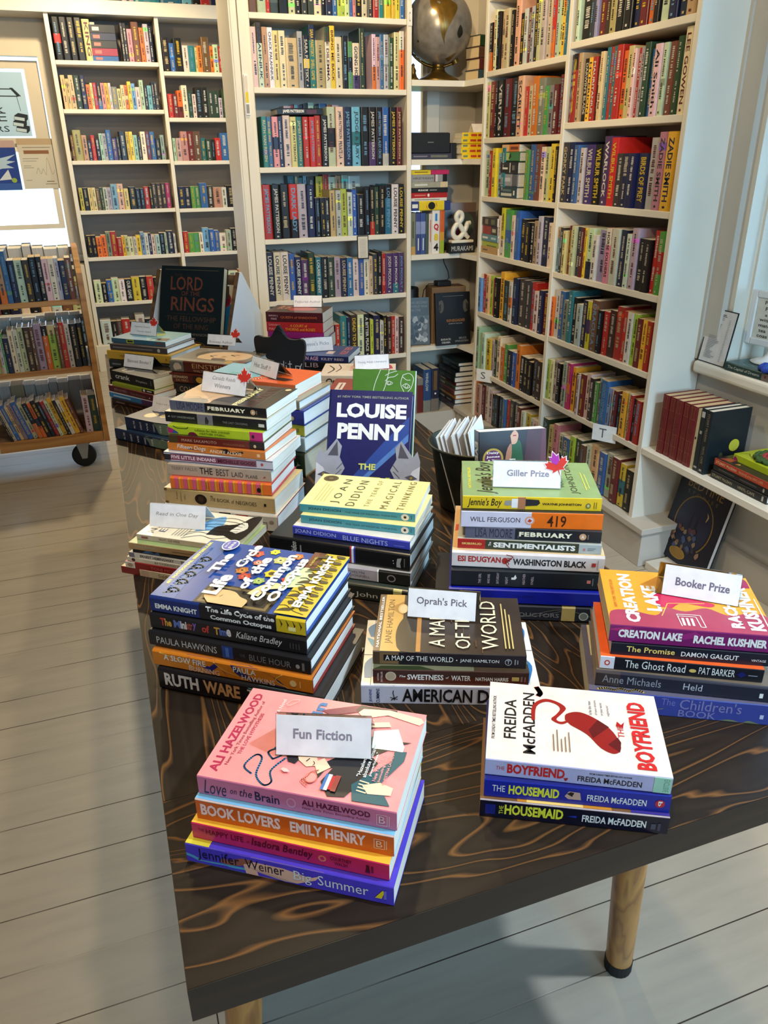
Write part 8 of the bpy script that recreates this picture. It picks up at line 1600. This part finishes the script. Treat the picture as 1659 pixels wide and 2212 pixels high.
rowsO = [("k30/23 w30/23 ky100/23 K30/23 u25/22 R60/23 d45/23 e50/23 k70/23 k60/23 n50/23 R60/23 o50/23 k35/22 w60/22 n60/23 n60/23 e60/22", 23),
         ("nR45/22=Silva rk50/22=Silva e45/22 k55/20=DARWIN'S_BLADE y45/20=HYPERION r50/20=MAURITANIUS k40/20 c40/21 t35/22 r40/22 t35/22 r60/22 o50/20 c50/21 w30/20 r30/20 u40/20 g50/21 b40/19 w60/20=Ali_Smith w40/20 h60/20 g50/21 w60/23=LEE_GOWEN", 21),
         ("K60/21=GORKY_PARK n50/21 b50/20 w40/19 v80/20=WILBUR_SMITH k80/20=WILBUR_SMITH v60/22.5=WARLOCK r60/22=WILBUR_SMITH K60/17 n60/17 n60/17 n80/17=BIRDS_OF_PREY A60/21.5 p60/23=ZADIE_SMITH y75/23=ZADIE_SMITH", 21),
         ("se40/17 K40/17 c40/16 R50/18 c40/18 n45/18 R40/18 y25/18 wn70/18 w50/16 u80/18 pw50/19=HORSE_SOLDIERS w75/19 n60/19 w40/18 A60/20 k50/17 k60/17 r40/20 Gr50/20", 18),
         ("or25/16 w55/19 b50/19 a50/16 t50/20 k40/18 A60/16 n45/18 yv40/18 h65/19=DRACULA k45/16 r50/16 d60/17 r60/19 r40/18 w50/18 l40/18 R45/17 y40/17 r40/17", 18),
         ("l40/17 w60/17 A50/18 k60/17 k55/17 q60/19 mo55/19 y55/18 k50/16 w40/16 R70/17 w60/18 d55/17 G50/16 q40/18 b85/18=GOOD_COMPANY s45/16 w40/16 R45/16 k55/15 y65/17 w40/17 r30/17 k40/16 r60/16", 17),
         ("g60/18=AUSTEN c60/16 p50/18 wk60/15 b70/15=GROUP l50/17 g60/17 h40/16 w50/17 ce70/18 b55/17 A60/18 R60/18 yt50/17 k60/16", 17)]
for i, (tk, h0) in enumerate(rowsI):
    row(tk, CX + 0.006, CY1 - 0.011, ROW_IN[i], -90, LI, h0, 'niche', f'{NW[i]} shelf, tall bookcase\'s inner column', 0.145, True, seed=20 + i, fill=0.98)
for i, (tk, h0) in enumerate(rowsO):
    row(tk, CX + 0.006, CYM - 0.012, ROW_OUT[i], -90, LO, h0, 'upright', f'{NW[i]} shelf, tall bookcase\'s outer column', 0.145, True, seed=40 + i, fill=0.98)
# books lying among the upright ones in the inner column
def lying(x, y, z, specs, grp, where):
    nn = ('lowest', 'second from bottom', 'third from bottom', 'fourth from bottom', 'topmost')
    for i, (kind, nm, L, t, c, it) in enumerate(specs):
        book(kind, f'{nm}, {nn[i] if i < len(specs) - 1 else "topmost"} lying, {where}', (x + 0.003 * (i % 2), y), z, L, -90, t, 0.135, c, c, spine=it, group=grp)
        z += t
lying(CX + 0.008, CY1 - 0.180, ROW_IN[2], ((HC, 'dark teal hardcover', 0.150, 0.046, rgb(44, 66, 74), [('R', 0.1, 0.75, 0.2, 0.45, rgb(206, 206, 196)), ('R', 0.2, 0.7, 0.6, 0.8, rgb(90, 116, 120)), ('R', 0.84, 0.92, 0.3, 0.7, W_)]), (HC, 'silver hardcover', 0.150, 0.052, rgb(150, 152, 160), [('R', 0.7, 1, 0, 1, rgb(90, 92, 100)), ('R', 0.1, 0.6, 0.4, 0.7, rgb(196, 196, 206))]),
    (HC, 'black hardcover with white numerals', 0.150, 0.048, rgb(28, 28, 32), [T('INFERNO', 0.12, 0.48, 0.34, 0.6, W_, 1)][:0] + [('R', 0.12, 0.44, 0.36, 0.52, W_), ('R', 0.55, 0.6, 0.1, 0.9, W_), ('R', 0.7, 0.85, 0.3, 0.7, rgb(110, 110, 104))]), (HC, 'green and lime hardcover', 0.155, 0.038, rgb(60, 120, 70), [('R', 0.08, 0.45, 0.15, 0.9, rgb(170, 190, 110)), ('P', [(0.4, 0.2), (0.5, 0.9), (0.56, 0.5)], K)]), (PB, 'orange paperback with cream end', 0.150, 0.028, rgb(206, 120, 60), [('R', 0, 0.42, 0, 1, rgb(222, 176, 130)), ('R', 0.5, 0.95, 0.3, 0.7, rgb(120, 60, 40))])), 'books lying in the inner column', 'third shelf, tall bookcase\'s inner column')
lying(CX + 0.008, CY1 - 0.016, ROW_IN[3], ((PB, 'tan paperback', 0.165, 0.030, rgb(190, 146, 84), [('R', 0.1, 0.4, 0.4, 0.6, rgb(110, 80, 50))]), (PB, 'lime paperback', 0.165, 0.024, rgb(170, 180, 60), [('R', 0.3, 0.9, 0.1, 0.3, rgb(90, 100, 50))]), (PB, 'pale blue paperback', 0.160, 0.030, rgb(90, 136, 150), [('R', 0.06, 0.4, 0.35, 0.65, W_), ('R', 0.6, 0.9, 0.35, 0.65, rgb(180, 206, 210))]),
    (PB, 'red and black paperback', 0.150, 0.038, rgb(60, 50, 46), [('R', 0, 0.58, 0, 1, rgb(150, 50, 40)), ('R', 0.66, 0.9, 0.3, 0.7, rgb(190, 180, 150))]), (PB, 'dark brown paperback', 0.150, 0.036, rgb(46, 40, 36), [('R', 0.2, 0.4, 0.2, 0.8, rgb(130, 120, 100)), ('R', 0.6, 0.85, 0.2, 0.8, rgb(96, 106, 60))])), 'books lying in the inner column', 'fourth shelf, tall bookcase\'s inner column')
# --- book cart
ca_, sa_ = math.cos(math.radians(2)), math.sin(math.radians(2))
def on_cart(x, y): return (CT[0] + x * ca_ - y * sa_, CT[1] + x * sa_ + y * ca_)
rowsC = [("n20/19 un100/20 n80/20 n80/20 eo60/20 b50/22 n60/18 w70/18 d60/18 k60/19 k50/19 w55/18 w55/18 w40/18 n60/17 h50/18", 0.815, 'upper shelf of the wooden cart', 0),
         ("w40/17 w40/16 w50/17 c50/17 e25/16 w30/17 G25/18 n60/16 w60/19 w50/19 c60/20 d70/20 h40/20 u90/21 ok60/20 lc90/20 h40/19 r60/21 w60/20 k80/20 k60/20", 0.507, 'middle shelf of the wooden cart', 0),
         ("k30/16 c40/17 b60/18 c50/17 a60/18 b80/19=WORLD'S_RELIGIONS c70/18 ko70/18 on60/18 k70/19 k60/18 r60/18 w50/18 y70/19 k50/18 wy60/18 y80/19 h55/18", 0.185, 'bottom shelf of the wooden cart', 15.0)]
VIS = 0.452                                  # length of the cart that the photo shows
for i, (tk, z, pl_, le) in enumerate(rowsC):
    x, y = on_cart(CW - 0.030 - VIS, -CDp + 0.016)
    row(tk, x + (0.050 if le else 0), y, z, 2.0, VIS - (0.135 if le else 0.004), 18, 'frame side', pl_, 0.15, True, lean=le, seed=80 + i, fill=0.985)
    x, y = on_cart(-CW + 0.030, -CDp + 0.016)
    row('c50 w60 e50 k40 w60 n50 c60 a50 w50 k60 R50 c50 w60 h50 n60 w50 c60 b50 w50 k60', x, y, z, 2.0, 2 * CW - 0.066 - VIS, 18.5, '', '', 0.15, False, seed=85 + i, fill=0.97)
x, y = on_cart(CW - 0.098, -CDp + 0.016)
row('w70/18 g80/18', x, y, 0.185, 2.0, 0.066, 18, 'last leaning book', 'bottom shelf of the wooden cart', 0.14, True, seed=90)
# books facing the other side of the cart
for i, z in enumerate((0.815, 0.507, 0.185)):
    x, y = on_cart(CW - 0.035, CDp - 0.016)
    row('c50 w60 e50 k40 w60 n50 c60 a50 w50 k60 R50 c50 w60 h50 n60 w50', x, y, z, 182.0, 2 * CW - 0.07, 21 if i == 0 else 19, '', '', 0.15, False, seed=95 + i)
# --- everything too far away to count: the far bookcase and the shelves under its window
rowsA = ["kr55/23 k60/23 k55/23 k60/23 c60/22.5=KING A40/21 -190 K20/21 k30/21 p40/18 h60/22 o35/19 A40/21 n25/20",
         "c40/19 c35/17 c45/19 g60/19 n50/19 o40/14 c25/15 r35/15 kb40/15 p40/15 y35/15 w25/15 a60/13 c35/12 c35/14 oc35/14 y35/16 s40/15 w45/13 q40/17 k35/14 s45/14 n25/16 K40/16",
         "h30/15 e80/18 e50/15 n40/12 r40/15 k45/13 q35/16 q35/16 b50/18 v50/13 k30/14 k70/17 y35/17 y35/17 q45/15 k35/14 w50/17 R45/17 b50/17 k55/13 q40/15",
         "l35/14 k50/14 c35/14 c35/14 h40/13 g30/14 A40/14 A35/14 s60/16 c60/16 c45/13 k70/14 k40/13 k40/13 r50/14 k30/14 d45/16 d45/16 d45/16 m40/16",
         "k45/14 k45/14 o50/13 o50/14 a45/16 r60/16 r50/12 y30/13 c35/13 w50/12 w30/12 y45/13 s40/15 w40/14 n30/14 w40/13 A45/13 k50/14 q25/14 n70/15 w20/13",
         "w80/15 k60/13 b60/15 w80/16 W70/15 k80/15=OUR_GAME y90/16 k80/16 r80/16 k80/15 w60/13 k60/14 w60/14 b60/15",
         "w90/17 k50/16 h40/16 r70/17 k50/15 w80/19 k60/16 d60/15 w50/14 k50/15 w70/15 k60/15"]
rowsAR = ["k60/19 b40/16 k70/19 w50/15 t55/15 c20/14 o40/15 h70/20 o30/15 w45/16 r30/15 d40/15 k60/17 w40/16 k60/17 b50/16 c40/15 r40/15 k50/17",
          "r40/14 R40/14 oR40/16 w45/19 g35/16 w30/14 k50/18 k50/18 g50/16 g40/16 w30/12 g50/17 r50/14 G70/14 k40/13 n50/15 w40/15 c40/15 k50/16",
          "q25/14 A40/14 p50/18 R45/18 h55/18 t40/14 g40/13 k30/13 r45/14 b60/17 s40/17 K25/13 w60/14 b45/13 k40/14 w40/14 r40/14 n50/15",
          "n50/14 n50/14 G35/14 G40/14 b60/16 d50/14 e70/13 w40/13 k80/14 n70/15 h50/14 k70/15 w40/14 n50/14 r40/14",
          "r40/14 G40/13 G45/13 w30/13 s50/16 b40/15 b40/14 w55/12 q40/14 k45/15 K50/13 A45/15 g65/15 A45/15 w40/14 k40/14 b40/14",
          "w40/14 n40/15 r50/14 w50/14 y40/14 w70/14 o60/15 w40/15 q40/15 k50/14 w50/14",
          "k60 n50 w60 k50 r50 w60 k60 d50 w50 n50"]
for i, tk in enumerate(rowsA):
    row(tk, AX0 + 0.012, AY + 0.012, ROW_A[i], 0, AXM - AX0 - 0.03, 18, '', '', 0.15, False, seed=100 + i, fill=0.97)
for i, tk in enumerate(rowsAR):
    row(tk, AXM + 0.018, AY + 0.012, ROW_AR[i], 0, AX1 - AXM - 0.03, 18, '', '', 0.15, False, seed=120 + i, fill=0.97)
row('k60 a200 b70 r250 k90 K80 k60 A70 t150 t130 s60 k50 r60 n60', -0.45, AY + 0.012, 2.276, 0, 1.45, 17, '', '', 0.15, False, seed=140)
row('c60 k50 w60 b50 k60 h50 w60 R50 k50 n60 w50 k60 c60 w60 h60 c70', -1.16, AY + 0.03, 0.435, 0, 1.04, 22, '', '', 0.15, False, seed=141)
row('c60 k50 w60 b50 k60 h50 w60 R50 k50 n60 w50 k60 W60 k50', -1.16, AY + 0.03, 0.185, 0, 1.04, 20, '', '', 0.15, False, seed=142)
# the five lying on the far bookcase's first shelf
sx = AX0 + 0.012 + 0.325 * 0.62
z = ROW_A[0]
for c, t in (((40, 90, 150), 0.030), ((150, 40, 60), 0.042), ((40, 40, 36), 0.042), ((40, 44, 70), 0.040), ((28, 28, 30), 0.044)):
    REST.box(sx + 0.012, sx + 0.165, AY + 0.012, AY + 0.12, z, z + t - 0.002, 'gloss', rgb(*c))
    REST.box(sx + 0.03, sx + 0.07, AY + 0.0112, AY + 0.012, z + t * 0.25, z + t * 0.7, 'gloss', rgb(206, 110, 96) if c[0] in (40, 150) else rgb(200, 196, 186))
    z += t
for i in range(5):
    REST.box(-0.30, -0.118, AY + 0.04, AY + 0.17, 0.736 + 0.001 + 0.024 * i, 0.736 + 0.024 * (i + 1), 'gloss', rgb(*((40, 36, 44), (190, 190, 200), (150, 150, 160), (60, 40, 60), (90, 70, 60))[i]))
o = REST.build('far_books')
tag(o, 'small books filling the far bookcase, its window shelves and the hidden rows behind', 'books', kind='stuff')
